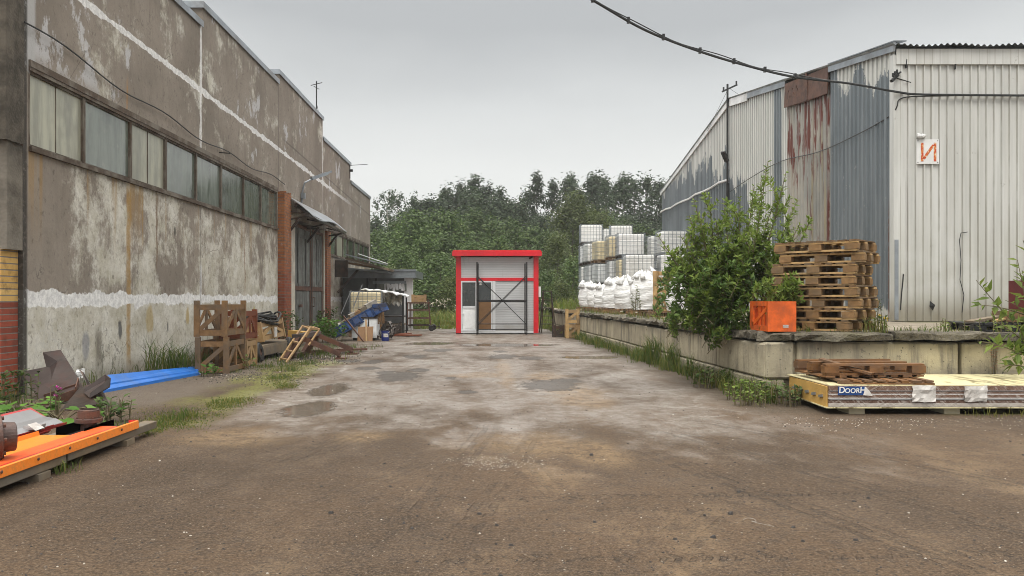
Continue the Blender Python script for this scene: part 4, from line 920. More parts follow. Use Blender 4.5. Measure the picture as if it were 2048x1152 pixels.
for (a, b) in (((955, 552), (1052, 648)), ((955, 648), (1052, 552)), ((957, 556), (1013, 608)), ((1050, 557), (955, 652))):
    q = MB(); Y = SY - .03 if a[1] in (552, 648) else SY + .42; q.tube([(sx(a[0]), Y, sz(a[1])), (sx(b[0]), Y, sz(b[1]))], .014, 5); q.build('brace', M['black'], sc1)
for px in (955, 1052):
    for py in (552, 601, 648):
        q = MB(); q.tube([(sx(px), SY, sz(py)), (sx(px), SY + .45, sz(py))], .016, 5); q.build('crossbar', M['black'], sc1)
# step ladder
LY = 29.5; la = thing('step_ladder', 'old dark folding step ladder standing beside the red kiosk', 'ladder', P(1096, 668, LY))
def lq(px, py, Y=LY): return P(px, py, Y)
q = MB(); q.bar(lq(1086, 583), lq(1079, 665, LY - .05), .05, .03); q.bar(lq(1103, 583), lq(1107, 668, LY - .05), .05, .03)
for i, py in enumerate((600, 616, 632, 648)): q.bar(lq(1085 - i * 1.6, py), lq(1103.5 + i, py), .1, .03)
q.bar(lq(1085, 582.5), lq(1104, 582.5), .16, .03); q.build('front_frame', M['hoppersteel'], la)
q = MB(); q.bar(lq(1087, 584, LY + .08), lq(1083, 667, LY + .7), .04, .03); q.bar(lq(1102, 584, LY + .08), lq(1112, 662, LY + .7), .04, .03); q.bar(lq(1084, 640, LY + .5), lq(1108, 640, LY + .5), .03, .03); q.build('rear_frame', M['plank'], la)

# ================================================================= crates
def make_crate(name, label, wx, wy, h, mat, group=None, ft=.05, posts=True, legs=.0, loc=(0, 0, 0)):
    t = thing(name, label, 'crate', (0, 0, 0), group); pw = min(.09, wx * .2)
    for sx_ in (-1, 1):
        for sy_ in (-1, 1):
            q = MB(); q.box(sx_ * (wx / 2) - (pw if sx_ > 0 else 0), sx_ * (wx / 2) + (pw if sx_ < 0 else 0), sy_ * (wy / 2) - (ft if sy_ > 0 else 0), sy_ * (wy / 2) + (ft if sy_ < 0 else 0), 0, h + legs); q.build('post', mat, t)
    for zz in (.02, h - .1 - .02):
        q = MB()
        for sy_ in (-1, 1): y = sy_ * (wy / 2 - ft * .5); q.box(-wx / 2 + pw, wx / 2 - pw, y - .012, y + .012, zz, zz + .09)
        for sx_ in (-1, 1): x = sx_ * (wx / 2 - pw * .3); q.box(x - .012, x + .012, -wy / 2 + ft, wy / 2 - ft, zz, zz + .09)
        q.build('rail_frame', mat, t)
    a, c = wx / 2 - pw, wy / 2 - ft
    for sy_ in (-1, 1):
        q = MB(); y = sy_ * (wy / 2 - ft * .45); q.bar((-a, y, .12), (a, y, h - .12), .02, .07, up=(-.5, 0, .6)); q.build('brace', mat, t)
    for sx_ in (-1, 1):
        x = sx_ * (wx / 2 - pw * .3)
        if wy > wx * 1.3:
            q = MB(); q.box(x - .014, x + .014, -.035, .035, .11, h - .12 + legs * .9); q.build('upright', mat, t)
            q = MB(); q.bar((x, -c, .12), (x, -.05, h - .13), .02, .07, up=(0, -.5, .6)); q.build('brace', mat, t); q = MB(); q.bar((x, .05, h - .13), (x, c, .12), .02, .07, up=(0, -.5, .6)); q.build('brace', mat, t)
        else:
            q = MB(); q.bar((x, -c, .12), (x, c, h - .12), .02, .07, up=(0, -.5, .6)); q.build('brace', mat, t)
    q = MB(); n = max(3, int(wy / .16))
    for i in range(n): yy = -wy / 2 + ft + (wy - 2 * ft) * i / n; q.box(-a, a, yy + .01, yy + (wy - 2 * ft) / n - .01, .015, .032)
    q.build('floor_slat', mat, t)
    return t
c1 = make_crate('wooden_crate', 'lower big brown crate of the two stacked against the concrete shed, grass at its foot', .56, 1.0, .57, M['crate'], 'brown slatted crates by the shed', legs=.04)
place(c1, True, (-4.70, 14.2, 0), R(1))
place(c1, False, (-4.71, 14.22, .615), R(-1.5), None, 'upper big brown crate of the two stacked against the concrete shed')
c2 = make_crate('wooden_crate', 'narrow pale yellow crate standing on the ground behind the big brown crates', .5, .75, .5, M['cratelight'])
place(c2, True, (-4.72, 15.25, 0), R(2))
c3 = make_crate('wooden_crate', 'narrow red-brown crate standing on top of the pale yellow one', .5, .78, .55, M['cratered'])
place(c3, True, (-4.73, 15.24, .505), R(0))
c4 = make_crate('wooden_crate', 'small dark grey crate on the ground beside the step ladder', .44, .4, .4, M['hoppersteel'])
place(c4, True, (2.2, 27.0, 0), R(3))
c5 = make_crate('wooden_crate', 'lower small crate of the pair stacked at the far end of the block wall', .44, .42, .46, M['pallet'], 'small crates stacked by the block wall')
place(c5, True, (2.56, 26.3, 0), R(2)); place(c5, False, (2.56, 26.3, .465), R(-3), None, 'upper small pale crate of the pair stacked at the far end of the block wall')

# orange half-slatted box
ob = thing('orange_box', 'bright orange painted box, half slatted and half boarded, on the corner of the dock', 'box', (3.7, 10.7, DZ))
bx0, bx1, by0, by1, bz = 3.5, 3.86, 10.42, 11.15, DZ + .005; bt = bz + .385
q = MB(); q.box(bx0 + .0, bx1, by0, by0 + .02, bz, bt); q.build('boarded_side', M['orange'], ob)
q = MB(); q.box(bx1 - .02, bx1, by0 + .021, by1, bz, bt); q.box(bx0, bx1 - .021, by1 - .02, by1, bz, bt); q.box(bx0, bx1 - .021, by0 + .021, by1 - .021, bz, bz + .015); q.build('back_board', M['orange'], ob)
q = MB(); q.box(bx0, bx0 + .03, by0 + .021, by1 - .021, bt - .06, bt); q.box(bx0, bx0 + .03, by0 + .021, by1 - .021, bz + .016, bz + .07); q.box(bx0, bx0 + .03, by1 - .13, by1 - .021, bz + .071, bt - .061); q.box(bx0, bx0 + .03, by0 + .021, by0 + .06, bz + .071, bt - .061)
q.build('side_frame', M['orange'], ob)
for yy in (.19, .36):
    q = MB(); q.box(bx0 + .012, bx0 + .03, by0 + yy, by0 + yy + .06, bz + .071, bt - .061); q.build('slat', M['orange'], ob)
q = MB(); q.bar((bx0 + .006, by1 - .1, bz + .07), (bx0 + .006, by0 + .05, bt - .09), .05, .012, up=(1, 0, 0)); q.build('brace', M['orange'], ob)
q = MB(); q.box(bx0 + .19, bx0 + .26, by0 - .004, by0 - .001, bz + .05, bz + .068); q.box(bx0 + .19, bx0 + .26, by0 - .004, by0 - .001, bz + .072, bz + .086); q.build('paper_label', M['paper'], ob)

# ================================================================= pallets
def make_pallet(name, label, mats, L=1.2, Wd=.8, Hh=.145, group=None):
    t = thing(name, label, 'pallet', (0, 0, 0), group); b = .022; mats, mblk, mslat = mats if isinstance(mats, tuple) else (mats,) * 3
    q = MB()
    for i in range(8): xx = -L / 2 + .05 + (L - .1) * i / 7; q.jbox(xx - .05 + .008 * (i % 2), xx + .05 - .008 * (i % 3), -Wd / 2 - .004, Wd / 2 + .004, Hh - b, Hh, .004)
    q.build('deck_slat', mslat, t)
    for y in (-Wd / 2 + .05, 0, Wd / 2 - .05):
        q = MB(); q.jbox(-L / 2, L / 2, y - .05, y + .05, Hh - 2 * b - .001, Hh - b - .002, .003); q.build('stringer', mats, t)
    for x in (-L / 2 + .07, 0, L / 2 - .07):
        for y in (-Wd / 2 + .05, 0, Wd / 2 - .05):
            jx = rnd.uniform(-.03, .03) if x == 0 else 0; q = MB(); q.jbox(x + jx - .08, x + jx + .08, y - .06, y + .06, b + .001, Hh - 2 * b - .002, .004); q.build('block', mblk, t)
    for y in (-Wd / 2 + .05, 0, Wd / 2 - .05):
        q = MB(); q.jbox(-L / 2, L / 2, y - .05, y + .05, 0, b, .003); q.build('runner', mats, t)
    return t
names = ['lowest wooden pallet of the leaning stack on the dock, half sunk in weeds', 'second wooden pallet from the bottom of the stack on the dock', 'third wooden pallet from the bottom of the stack on the dock', 'fourth wooden pallet from the bottom of the stack on the dock',
         'fifth wooden pallet up in the stack, with one pale new block', 'third wooden pallet from the top of the stack on the dock', 'second wooden pallet from the top of the stack on the dock', 'topmost wooden pallet of the stack on the dock']
pal = make_pallet('wooden_pallet', names[0], (M['pallet'], M['palletblock'], M['palletslat']), 1.07, .76, .147, 'wooden pallets stacked on the dock')
offs = [(-.06, .03, -46), (-.03, .0, -44), (.03, .01, -41), (-.0, .0, -43), (-.05, .02, -41), (-.05, .0, -40), (.05, .0, -39), (-.01, .0, -42)]
for i, (dx, dy, a) in enumerate(offs):
    place(pal, i == 0, (4.52 + dx, 11.12 + dy, DZ + .003 + i * .1485), R(a), None, names[i], R(rnd.uniform(-.5, .5)), R(rnd.uniform(-.4, .4)))
pw = make_pallet('wooden_pallet', 'wet brown slatted pallet lying flat on the wrapped panels', M['palletwet'], 1.0, 1.1, .13, 'wet pallets lying on the wrapped panels')
for ch in list(pw.children):
    if ch.name.startswith(('block', 'runner')): bpy.data.objects.remove(ch)
place(pw, True, (4.33, 9.5, .318 - .085), R(-3), (1.0, 1.05, 1), 'wet slatted pallet deck lying flat on the wrapped panels, under another pallet')
pw2 = make_pallet('wooden_pallet', 'wet pallet lying upside down on top of the slatted deck on the wrapped panels', M['palletwet'], 1.15, .8, .15, 'wet pallets lying on the wrapped panels')
place(pw2, True, (4.28, 9.62, .37 + .15), R(4), None, None, R(180), 0)
q = MB(); a, b = P(1641, 718, 9.5), P(1745, 748, 9.15); q.bar(a, b, .13, .024); q.top('loose_plank', M['palletwet'], 'reddish loose plank propped across the upside-down pallet', 'plank')
q = MB(); a, b = P(1740, 745, 9.45), P(1830, 768, 9.1); q.bar(a + Vector((0, 0, .0)), b, .12, .022); q.top('loose_plank', M['plank'], 'grey loose plank sliding off the pallets onto the pale panels', 'plank')
q = MB(); a = P(1757, 745, 9.3); q.bar(a, a + Vector((.07, .02, .02)), .06, .03); q.top('wood_chip', M['cratelight'], 'broken yellow offcut on the upside-down pallet', 'offcut')
# ================================================================= wrapped panels
pb = thing('panel_bundle', 'long film-wrapped bundle of brown wall panels with a pale top on white feet', 'panels', (4.5, 9.5, 0))
px0, px1, py0, py1 = 3.64, 10.5, 8.87, 10.16
q = MB(); q.hexa([(px0, py0, .085), (px1, py0, .085), (px1, py1, .085), (px0 + .05, py1, .085), (px0, py0, .308), (px1, py0, .308), (px1, py1, .308), (px0 + .05, py1, .308)])
q.build('panel_core', M['bundleside'], pb)
q = MB(); q.box(px0 + .01, px1, py0 + .01, py1, .309, .318); q.build('top_panel', M['bundletop'], pb)
q = MB(); 
for z0, z1 in ((.16, .172), (.252, .26)): q.box(px0 + .002, px1, py0 - .006, py0 - .0015, z0, z1)
q.build('profile_edge', M['silver'], pb)
q = MB(); q.hexa([(px0 - .02, py0 + .03, .08), (px0 - .002, py0 + .03, .08), (px0 + .045, py1 - .03, .08), (px0 + .027, py1 - .03, .08), (px0 - .02, py0 + .03, .3), (px0 - .002, py0 + .03, .3), (px0 + .045, py1 - .03, .3), (px0 + .027, py1 - .03, .3)]); q.build('end_foam', M['card'], pb)
for i in range(5):
    q = MB(); yy = py0 + .12 + i * .22; xx = px0 - .028 + (yy - py0) * .038; q.bar((xx, yy, .19), (xx, yy + .1, .175), .012, .03); q.build('end_slot', M['silver'], pb)
q = MB(); q.plate([(px0 - .03, py0 - .005, .074), (px0 - .03, py0 + .03, .074), (px0 + .02, py1, .074), (px1, py1, .074), (px1, py0 - .005, .074)], .012); q.build('bottom_sheet', M['bundletop'], pb)
for px in (1712, 1902, 2140):
    a = P(px, 828, 8.95); q = MB(); q.box(a.x - .085, a.x + .085, 8.93, 9.25, 0, .067); q.build('foot', M['palewood'], pb)
for (pa, pb_) in ((1823, 1870), (1926, 1972)):
    a, b = P(pa, 803, py0), P(pb_, 771, py0); q = MB(); n = 7; vs_ = []
    for i in range(n):
        for k in range(5): vs_.append((a.x + (b.x - a.x) * i / (n - 1) + rnd.uniform(-.006, .006), py0 - .012 - rnd.uniform(0, .022), a.z + (b.z - a.z) * k / 4 + rnd.uniform(-.006, .006)))
    q.add(vs_, [(i * 5 + k, i * 5 + k + 1, i * 5 + k + 6, i * 5 + k + 5) for i in range(n - 1) for k in range(4)]); q.build('wrapped_paper', M['paper'], pb)
a, b = P(1675.5, 790, py0), P(1731, 773, py0); q = MB(); q.box(a.x, b.x, py0 - .013, py0 - .0065, a.z, b.z); st = q.build('sticker', M['stickblue'], pb)
q = MB(); q.plate([P(1730, 773, py0) + Vector((0, -.018, 0)), P(1725, 790, py0) + Vector((0, -.016, 0)), P(1742, 791, py0) + Vector((0, -.04, 0)), P(1737, 782, py0) + Vector((0, -.03, 0))], .002); q.build('peeled_corner', M['paper'], st)
def text(body, loc, size, mat, parent, name='lettering', ext=.001, rot=(R(90), 0, 0), shear=0, off=0):
    cu = bpy.data.curves.new(name, 'FONT'); cu.body = body; cu.size = size; cu.extrude = ext; cu.shear = shear; cu.offset = off; cu.space_character = 1.02
    o = bpy.data.objects.new('tmp', cu); COL.objects.link(o); bpy.context.view_layer.update()
    me = bpy.data.meshes.new_from_object(o.evaluated_get(bpy.context.evaluated_depsgraph_get())); bpy.data.objects.remove(o)
    o = bpy.data.objects.new(name, me); COL.objects.link(o); o.parent = parent
    o.location = Vector(loc) - OFF.get(parent.name, Vector()); o.rotation_euler = rot
    me.materials.clear(); me.materials.append(mat); OFF[o.name] = Vector(); return o
tx = P(1677, 785.5, py0); hpx = 1 / F * py0
text('D', (tx.x - 1 * hpx, py0 - .0155, tx.z), 12.5 * hpx * 1.38, M['white'], st, shear=.08, off=.0016)
text('OOR', (tx.x + 11.2 * hpx, py0 - .0155, tx.z), 9.6 * hpx * 1.38, M['white'], st, shear=.08, off=.0014)
text('H', (tx.x + 41 * hpx, py0 - .0155, tx.z), 12.5 * hpx * 1.38, M['white'], st, shear=.08, off=.0016)
# ================================================================= IBC tanks
def make_tank(mt):
    t = thing('cage_tank', 'x', 'tank', (0, 0, 0), 'white caged liquid tanks stacked behind the bags'); W_, D_, H_ = 1.11, .95, 1.05; z0 = .13
    q = MB(); a, b = W_ / 2 - .03, D_ / 2 - .03; r = .09; ring = []
    for cx_, cy_, s0 in ((a - r, b - r, 0), (-a + r, b - r, 90), (-a + r, -b + r, 180), (a - r, -b + r, 270)):
        for k in range(4): an_ = R(s0 + k * 30); ring.append((cx_ + r * math.cos(an_), cy_ + r * math.sin(an_)))
    zs = [(z0 + .0, .93), (z0 + .05, 1), (z0 + .3, 1.0), (z0 + .32, .985), (z0 + .36, 1), (z0 + .6, 1), (z0 + .62, .985), (z0 + .66, 1), (H_ - .09, 1), (H_ - .04, .96), (H_ - .03, .7)]; n = len(ring)
    q.add([(x * s, y * s, z) for z, s in zs for x, y in ring], [(i * n + k, i * n + (k + 1) % n, (i + 1) * n + (k + 1) % n, (i + 1) * n + k) for i in range(len(zs) - 1) for k in range(n)] + [tuple((len(zs) - 1) * n + k for k in range(n))])
    q.build('bottle', M[mt], t, smooth=False)
    q = MB(); q.lathe([(.08, H_ - .03), (.08, H_ - .005), (0, H_ - .005)], (0, 0, 0), 10); q.build('cap', M['black'], t)
    q = MB(); w_ = .0065
    for x in [(-W_ / 2) + W_ * i / 7 for i in range(8)]:
        for y in (-D_ / 2, D_ / 2): q.box(x - w_, x + w_, y - w_, y + w_, z0, H_)
    for y in [(-D_ / 2) + D_ * i / 6 for i in range(1, 6)]:
        for x in (-W_ / 2, W_ / 2): q.box(x - w_, x + w_, y - w_, y + w_, z0, H_)
    for z in (.16, .34, .52, .7, .88, H_ - .0):
        for y in (-D_ / 2, D_ / 2): q.bar((-W_ / 2 - .02, y + math.copysign(.017, y), z), (W_ / 2 + .02, y + math.copysign(.017, y), z), .012, .014)
        for x in (-W_ / 2, W_ / 2): q.bar((x + math.copysign(.017, x), -D_ / 2, z), (x + math.copysign(.017, x), D_ / 2, z), .012, .014)
    q.build('cage', M['zinc'], t)
    q = MB()
    for x in (-W_ / 2 + .08, 0, W_ / 2 - .08):
        for y in (-D_ / 2 + .08, 0, D_ / 2 - .08): q.box(x - .08, x + .08, y - .06, y + .06, .02, .1)
    q.box(-W_ / 2, W_ / 2, -D_ / 2, D_ / 2, .101, .128)
    for y in (-D_ / 2 + .06, 0, D_ / 2 - .06): q.box(-W_ / 2, W_ / 2, y - .05, y + .05, 0, .019)
    q.build('pallet_base', M['hoppersteel' if mt != 'tankyellow' else 'crate'], t)
    return t
protos = {k: make_tank(k) for k in ('offwhite', 'tankyellow', 'tankgrey')}; used = {k: False for k in protos}
TI = 1.07
lvl = {4: ['bottom', 'second', 'third', 'topmost'], 3: ['bottom', 'middle', 'topmost'], 2: ['lower', 'upper']}
def stack(px, Y, n, kinds, desc, rz=0, dz=0):
    x = P(px, 0, Y).x + .555
    for i in range(n):
        kd = kinds[i % len(kinds)]; nm = {'offwhite': 'white', 'tankyellow': 'yellowed', 'tankgrey': 'greyish'}[kd]
        place(protos[kd], not used[kd], (x + rnd.uniform(-.03, .03), Y + .475 + rnd.uniform(-.03, .03), DZ - .018 + i * TI), R(rz + rnd.uniform(-2, 2)), None, '%s %s caged tank of %s' % (lvl[n][i], nm, desc)); used[kd] = True
O_, Y_, G_ = 'offwhite', 'tankyellow', 'tankgrey'
stack(1161, 42, 4, [G_, O_, G_, O_], 'the tall far stack nearest the trees')
stack(1207, 44.5, 4, [O_], 'the tall stack half hidden between two others')
stack(1222, 42.3, 4, [O_], 'the tall far stack on the inner side')
stack(1172, 40.2, 3, [G_, G_, O_], 'the three-high stack just in front of the tallest', 8)
stack(1189, 38.4, 3, [G_, G_, Y_], 'the three-high stack turned slightly, cream on top', 12)
stack(1216, 35.6, 3, [G_, G_, Y_], 'the half-hidden three-high stack with a yellowed top')
stack(1237, 34.2, 3, [G_, Y_, O_], 'the three-high stack with the dented front')
stack(1302, 35.4, 3, [G_, O_, O_], 'the three-high stack behind, near the gable wall')
stack(1322, 32.9, 3, [O_], 'the three-high stack behind the willow')
stack(1252, 30.6, 2, [G_, O_], 'the two-high stack above the white bags')
stack(1322, 30.4, 2, [O_], 'the two-high stack behind the willow leaves')
# ================================================================= big bags
def make_bag(px, Y, wd, ytop, label, lean=0., ears=4):
    x = P(px, 0, Y).x; zt = P(0, ytop, Y).z; z0 = DZ + .14; hh = zt - z0
    t = thing('bulk_bag', label, 'bag', (x, Y, z0), 'white bulk bags along the dock edge'); m = MB(); n = 28; rows = 14; ang0 = rnd.uniform(.5, 1.1); body = hh * .78
    ph = [rnd.uniform(0, 6.28) for _ in range(8)]
    for i in range(rows + 1):
        s = i / rows; z = z0 + body * s
        rr = wd / 2 * (1.06 + .12 * math.sin(math.pi * min(1, s * 1.15)) - .1 * (s ** 6) * 2.2)
        for k in range(n):
            a = 2 * math.pi * k / n + ang0; sq = 1 / max(abs(math.cos(a - ang0 - .4)), abs(math.sin(a - ang0 - .4))) ** .62
            f = 1 + .035 * math.sin(3 * a + ph[0] + 4 * s) + .03 * math.sin(s * 19 + ph[1] + 2 * math.sin(a * 2)) + .02 * math.sin(s * 37 + a * 3 + ph[2])
            m.v.append(Vector((x + rr * sq * f * math.cos(a) + lean * s * s, Y + rr * sq * f * math.sin(a), z + .03 * math.sin(a * 2 + ph[3]) * s)))
    for i in range(rows):
        for k in range(n): m.f.append([i * n + k, i * n + (k + 1) % n, (i + 1) * n + (k + 1) % n, (i + 1) * n + k]); m.m.append(0)
    # gathered collapsing top
    b0 = rows * n
    for j, (s, zz) in enumerate(((.8, .06), (.5, .1), (.22, .13), (.06, .16))):
        for k in range(n):
            p = m.v[b0 + k]; wv = 1 + .22 * math.sin(k * 2.1 + ph[4] + j) ; m.v.append(Vector((x + lean + (p.x - x - lean) * s * wv, Y + (p.y - Y) * s * wv, z0 + body + hh * zz * (1 + .35 * math.sin(k * 1.7 + ph[5])))))
    for j in range(4):
        for k in range(n): a = b0 + j * n; m.f.append([a + k, a + (k + 1) % n, a + n + (k + 1) % n, a + n + k]); m.m.append(0)
    m.build('sack', M['bag'], t, smooth=True)
    for k in range(ears):
        a = ang0 + .4 + math.pi / 4 + k * math.pi / 2; r = wd * .55
        p = Vector((x + lean + r * math.cos(a), Y + r * math.sin(a), z0 + body * .97)); tp_ = Vector((x + lean + r * .55 * math.cos(a) + rnd.uniform(-.08, .08), Y + r * .5 * math.sin(a), zt + rnd.uniform(-.08, .04)))
        q2 = Vector((x + lean + r * .95 * math.cos(a + .5), Y + r * .95 * math.sin(a + .5), z0 + body * .95)); h = MB(); w_ = .06
        h.tube([p, p.lerp(tp_, .55), tp_, q2.lerp(tp_, .55), q2], [.075, .06, .028, .06, .075], 6); h.build('lifting_loop', M['bag'], t, smooth=True)
    return t
pal2 = make_pallet('wooden_pallet', 'dark pallet under the white bulk bag', M['crate'], 1.1, .75, .14, 'dark pallets under the white bulk bags')
bags = [(1178, 31.2, .58, 562, 'smallest white bulk bag with a slack tied neck at the far end of the row', -.05), (1193, 29.8, .58, 565, 'second small white bulk bag from the far end, pointed neck', -.05), (1210, 27.8, .6, 566, 'narrow white bulk bag beside the two pointed ones', 0),
        (1230, 25.7, .66, 553, 'rounded white bulk bag in the middle of the row with a collapsed top', 0), (1255, 24.2, .6, 553, 'white bulk bag squeezed in behind the tallest one', 0), (1292, 22.3, .74, 538, 'tallest white bulk bag with crumpled sides and a raised loop', .02),
        (1366, 20.2, .7, 553, 'white bulk bag seen through the willow leaves beside the upright pallet', 0), (1402, 18.6, .72, 562, 'white bulk bag mostly hidden behind the willow', 0)]
pl_ = ['farthest', 'second farthest', 'third farthest', 'fourth farthest', 'fifth farthest', 'sixth farthest', 'seventh farthest', 'nearest']
for i, b in enumerate(bags):
    make_bag(*b); place(pal2, i == 0, (P(b[0], 0, b[1]).x, b[1], DZ - .016), R(rnd.uniform(-4, 4)), (.85, .95, 1), pl_[i] + ' dark pallet of the row under the white bulk bags')
up = make_pallet('wooden_pallet', 'pale wooden pallet stood on edge between the white bags', M['pallet'], 1.1, .7, .15); a = P(1332, 640, 20.3)
place(up, True, (a.x + .0, 20.3, DZ + .56), R(55), None, None, 0, R(90))
up2 = make_pallet('wooden_pallet', 'brown wooden pallet lying under the upright one by the white bags', M['crate'], 1.1, .7, .14); place(up2, True, (4.25, 20.1, DZ - .015), R(5))

# things by the right edge on the dock
q = MB(); a = P(1985, 655, 10.9)
bp = make_pallet('plastic_pallet', 'black plastic pallet on the dock with boards dumped on it', M['black'], .95, .7, .11); place(bp, True, (a.x + .1, 10.95, DZ), R(-4))
for i, (p0, p1, lab) in enumerate((((1938, 643), (2020, 629), 'thin brown board lying lengthwise on the black pallet'), ((1985, 642), (2060, 626), 'split yellow board lying askew on the black pallet'), ((1950, 647), (2030, 641), 'short dark board under the others on the black pallet'))):
    q = MB(); q.bar(P(*p0, 10.8 + i * .1), P(*p1, 11.15 - i * .08), .12, .025); q.top('loose_board', M['plank'] if i != 1 else M['cratelight'], lab, 'board')
db = thing('red_bin', 'dark red metal bin at the edge of the dock behind the sapling', 'bin', P(2045, 628, 11.6))
q = MB(); a = P(2017, 628, 12.1); b = P(2017, 560, 11.6); q.box(a.x, a.x + .6, 11.6, 12.1, DZ, b.z)
q.build('shell', M['darkred'], db); q = MB(); q.box(a.x - .02, a.x + .62, 11.58, 11.6 - .001, b.z - .04, b.z + .02)
for k in range(4): q.box(a.x + .03 + k * .15, a.x + .05 + k * .15, 11.585, 11.599, DZ + .02, b.z - .05)
q.build('rim', M['darkred'], db)
q = MB(); q.box(P(2030, 0, 10.7).x, P(2030, 0, 10.7).x + .5, 10.6, 11.2, DZ + .12, DZ + .26); q.top('wood_block', M['crate'], 'squared brown timber block on the black pallet end', 'timber')
# ================================================================= left yard: scrap metal and coloured sheets
def Pz(px, py, z):                                # photo point at a given height
    Y = (H - z) * F / (py - CY); return Vector(((px - CX) / F * Y, Y, z))
sp_ = thing('steel_plate', 'big notched dark steel plate leaning on the shed corner by the weeds', 'scrap metal', G(110, 805))
pts = [P(44, 745, 10.42), P(94, 735, 10.45), P(87, 706, 10.55), P(122, 701, 10.55), P(150, 745, 10.25), P(167, 776, 9.9), P(120, 790, 9.75), P(84, 806, 9.75)]
q = MB(); q.plate(pts, .025); q.build('plate', M['darksteel'], sp_)
q = MB(); a, b = P(84, 806, 9.75), P(44, 745, 10.42); q.plate([a, b, b + Vector((0, .25, -.08)), a + Vector((.1, .35, -.02))], .02); a, b = P(87, 706, 10.55), P(94, 735, 10.45); q.plate([a, b, b + Vector((0.02, .14, 0)), a + Vector((.02, .14, 0))], .018); q.build('flange', M['darksteel'], sp_)
q = MB()
for (px, py, Y) in ((95, 745, 10.4), (122, 728, 10.42)): q.lathe([(.018, -.02), (.018, .02), (0, .02)], P(px, py, Y) + Vector((0, -.01, 0)), 8, 0, Matrix.Rotation(R(60), 4, 'X'))
q.build('bolt_hole', M['black'], sp_)
ch = thing('steel_channel', 'short open box channel of dark rusty steel lying under the big plate', 'scrap metal', G(120, 820))
a, b = P(88, 800, 9.72), P(158, 776, 9.95)
q = MB(); d = Vector((.03, -.12, -.1)); u = Vector((0, -.02, .13))
q.plate([a, b, b + d, a + d], .012); q.plate([a + d, b + d, b + d + u * .8, a + d + u * .8], .012); q.plate([a, b, b + u * .5, a + u * .5], .012); q.plate([b, b + d, b + d + u, b + u], .012); q.build('channel', M['rust'], ch)
hp = thing('steel_chute', 'dark wet steel chute, folded sheet with a box snout, lying beside the notched plate', 'scrap metal', G(165, 815))
q = MB(); q.plate([P(118, 826, 9.15), P(160, 776, 9.75), P(190, 770, 9.8), P(203, 790, 9.5), P(214, 806, 9.3)], .018); q.plate([P(196, 788, 9.55), P(204, 780, 9.7), P(217, 806, 9.28), P(212, 808, 9.25)], .02); q.build('folded_sheet', M['hoppersteel'], hp)
q = MB(); a, b = P(168, 786, 9.55), P(210, 762, 9.6); c, d = P(180, 796, 9.4), P(219, 774, 9.42); u = Vector((0, .02, .11)); q.plate([a, b, d, c], .014); q.plate([a, b, b + u * .7, a + u * .4], .014); q.plate([c, d, d + u * .9, c + u * .5], .014); q.plate([b, d, d + u * .9, b + u * .7], .014); q.plate([P(170, 772, 9.75), P(200, 763, 9.8), P(210, 762, 9.6), P(168, 786, 9.55)], .014); q.build('snout', M['darksteel'], hp)
q = MB(); q.plate([P(160, 740, 10.0), P(166, 744, 9.98), P(182, 770, 9.82), P(176, 772, 9.84)], .02); q.build('strut', M['hoppersteel'], hp)
q = MB(); 
for k in range(3): q.jbox(-5.2 + k * .03, -5.16 + k * .03, 10.2, 10.23, .22 + k * .03, .34 + .02 * k, .02)
q.top('plastic_scrap', M['bag'], 'torn bit of white plastic caught behind the steel plate', 'plastic', loc=(-5.15, 10.24, .2))
# blue sheet
bs = thing('blue_sheet', 'long bright blue folded metal sheet lying tilted along the foot of the shed', 'metal sheet', G(300, 780))
a0, b0_ = P(202, 787, 10.86), P(401, 749, 13.5); a1, b1 = P(216, 750, 11.35), P(392, 733, 13.95)
q = MB(); ks_ = [(0, 0), (.02, .035), (.38, .005), (.42, .022), (.55, .022), (.59, .004), (.97, .01), (1, -.03)]; vs_ = []
for s, h in ks_:
    for e in (0, 1): p = (a0.lerp(a1, s) if e == 0 else b0_.lerp(b1, s)); vs_.append(p + Vector((.0, -.3 * h, h)))
n_ = len(vs_); vs_ += [p - Vector((0, 0, .012)) for p in vs_]
fs = []
for i in range(len(ks_) - 1): q0 = i * 2; fs += [(q0, q0 + 1, q0 + 3, q0 + 2), (n_ + q0, n_ + q0 + 2, n_ + q0 + 3, n_ + q0 + 1), (q0, q0 + 2, n_ + q0 + 2, n_ + q0), (q0 + 1, n_ + q0 + 1, n_ + q0 + 3, q0 + 3)]
fs.append((0, n_, n_ + 1, 1)); fs.append((n_ - 2, n_ - 1, 2 * n_ - 1, 2 * n_ - 2)); q.add(vs_, fs); q.build('sheet', M['bluesheet'], bs)
q = MB(); c = a0.lerp(b0_, .99); q.box(c.x + .0, c.x + .05, c.y - .02, c.y, c.z + .02, c.z + .05); q.build('paper_label', M['paper'], bs)
# orange sheets on planks
OX = -3.12
for i, (x0, x1, y0, y1, lab) in enumerate(((OX - .1, OX, 3.2, 6.0, 'near grey plank under the edge of the orange sheets'), (OX - .11, OX - .0, 6.03, 7.62, 'far grey plank under the orange sheets, pale sawn end sticking out'))):
    q = MB(); q.jbox(x0, x1, y0, y1, .05 + .005 * i, .115 + .005 * i, .004); q.top('plank', M['plank'], lab, 'plank', bevel=.004)
for (yy, lab) in ((5.6, 'short sawn block under the joint of the grey planks'), (6.95, 'small block under the far end of the grey plank')):
    q = MB(); q.jbox(OX - .35, OX + .02, yy, yy + .16, 0, .05, .003); q.top('support_block', M['plank'], lab, 'block')
for (x, lab) in ((OX - .3, 'inner grey plank carrying the orange sheets'), (OX - .5, 'plank under the inner edge of the orange sheets')):
    q = MB(); q.jbox(x - .1, x, 3.2, 7.0, 0, .112, .004); q.top('plank', M['plank'], lab, 'plank')
og = thing('orange_sheet', 'stack of long bright orange folded metal sheets on grey planks', 'metal sheet', (OX - .35, 5.7, .12))
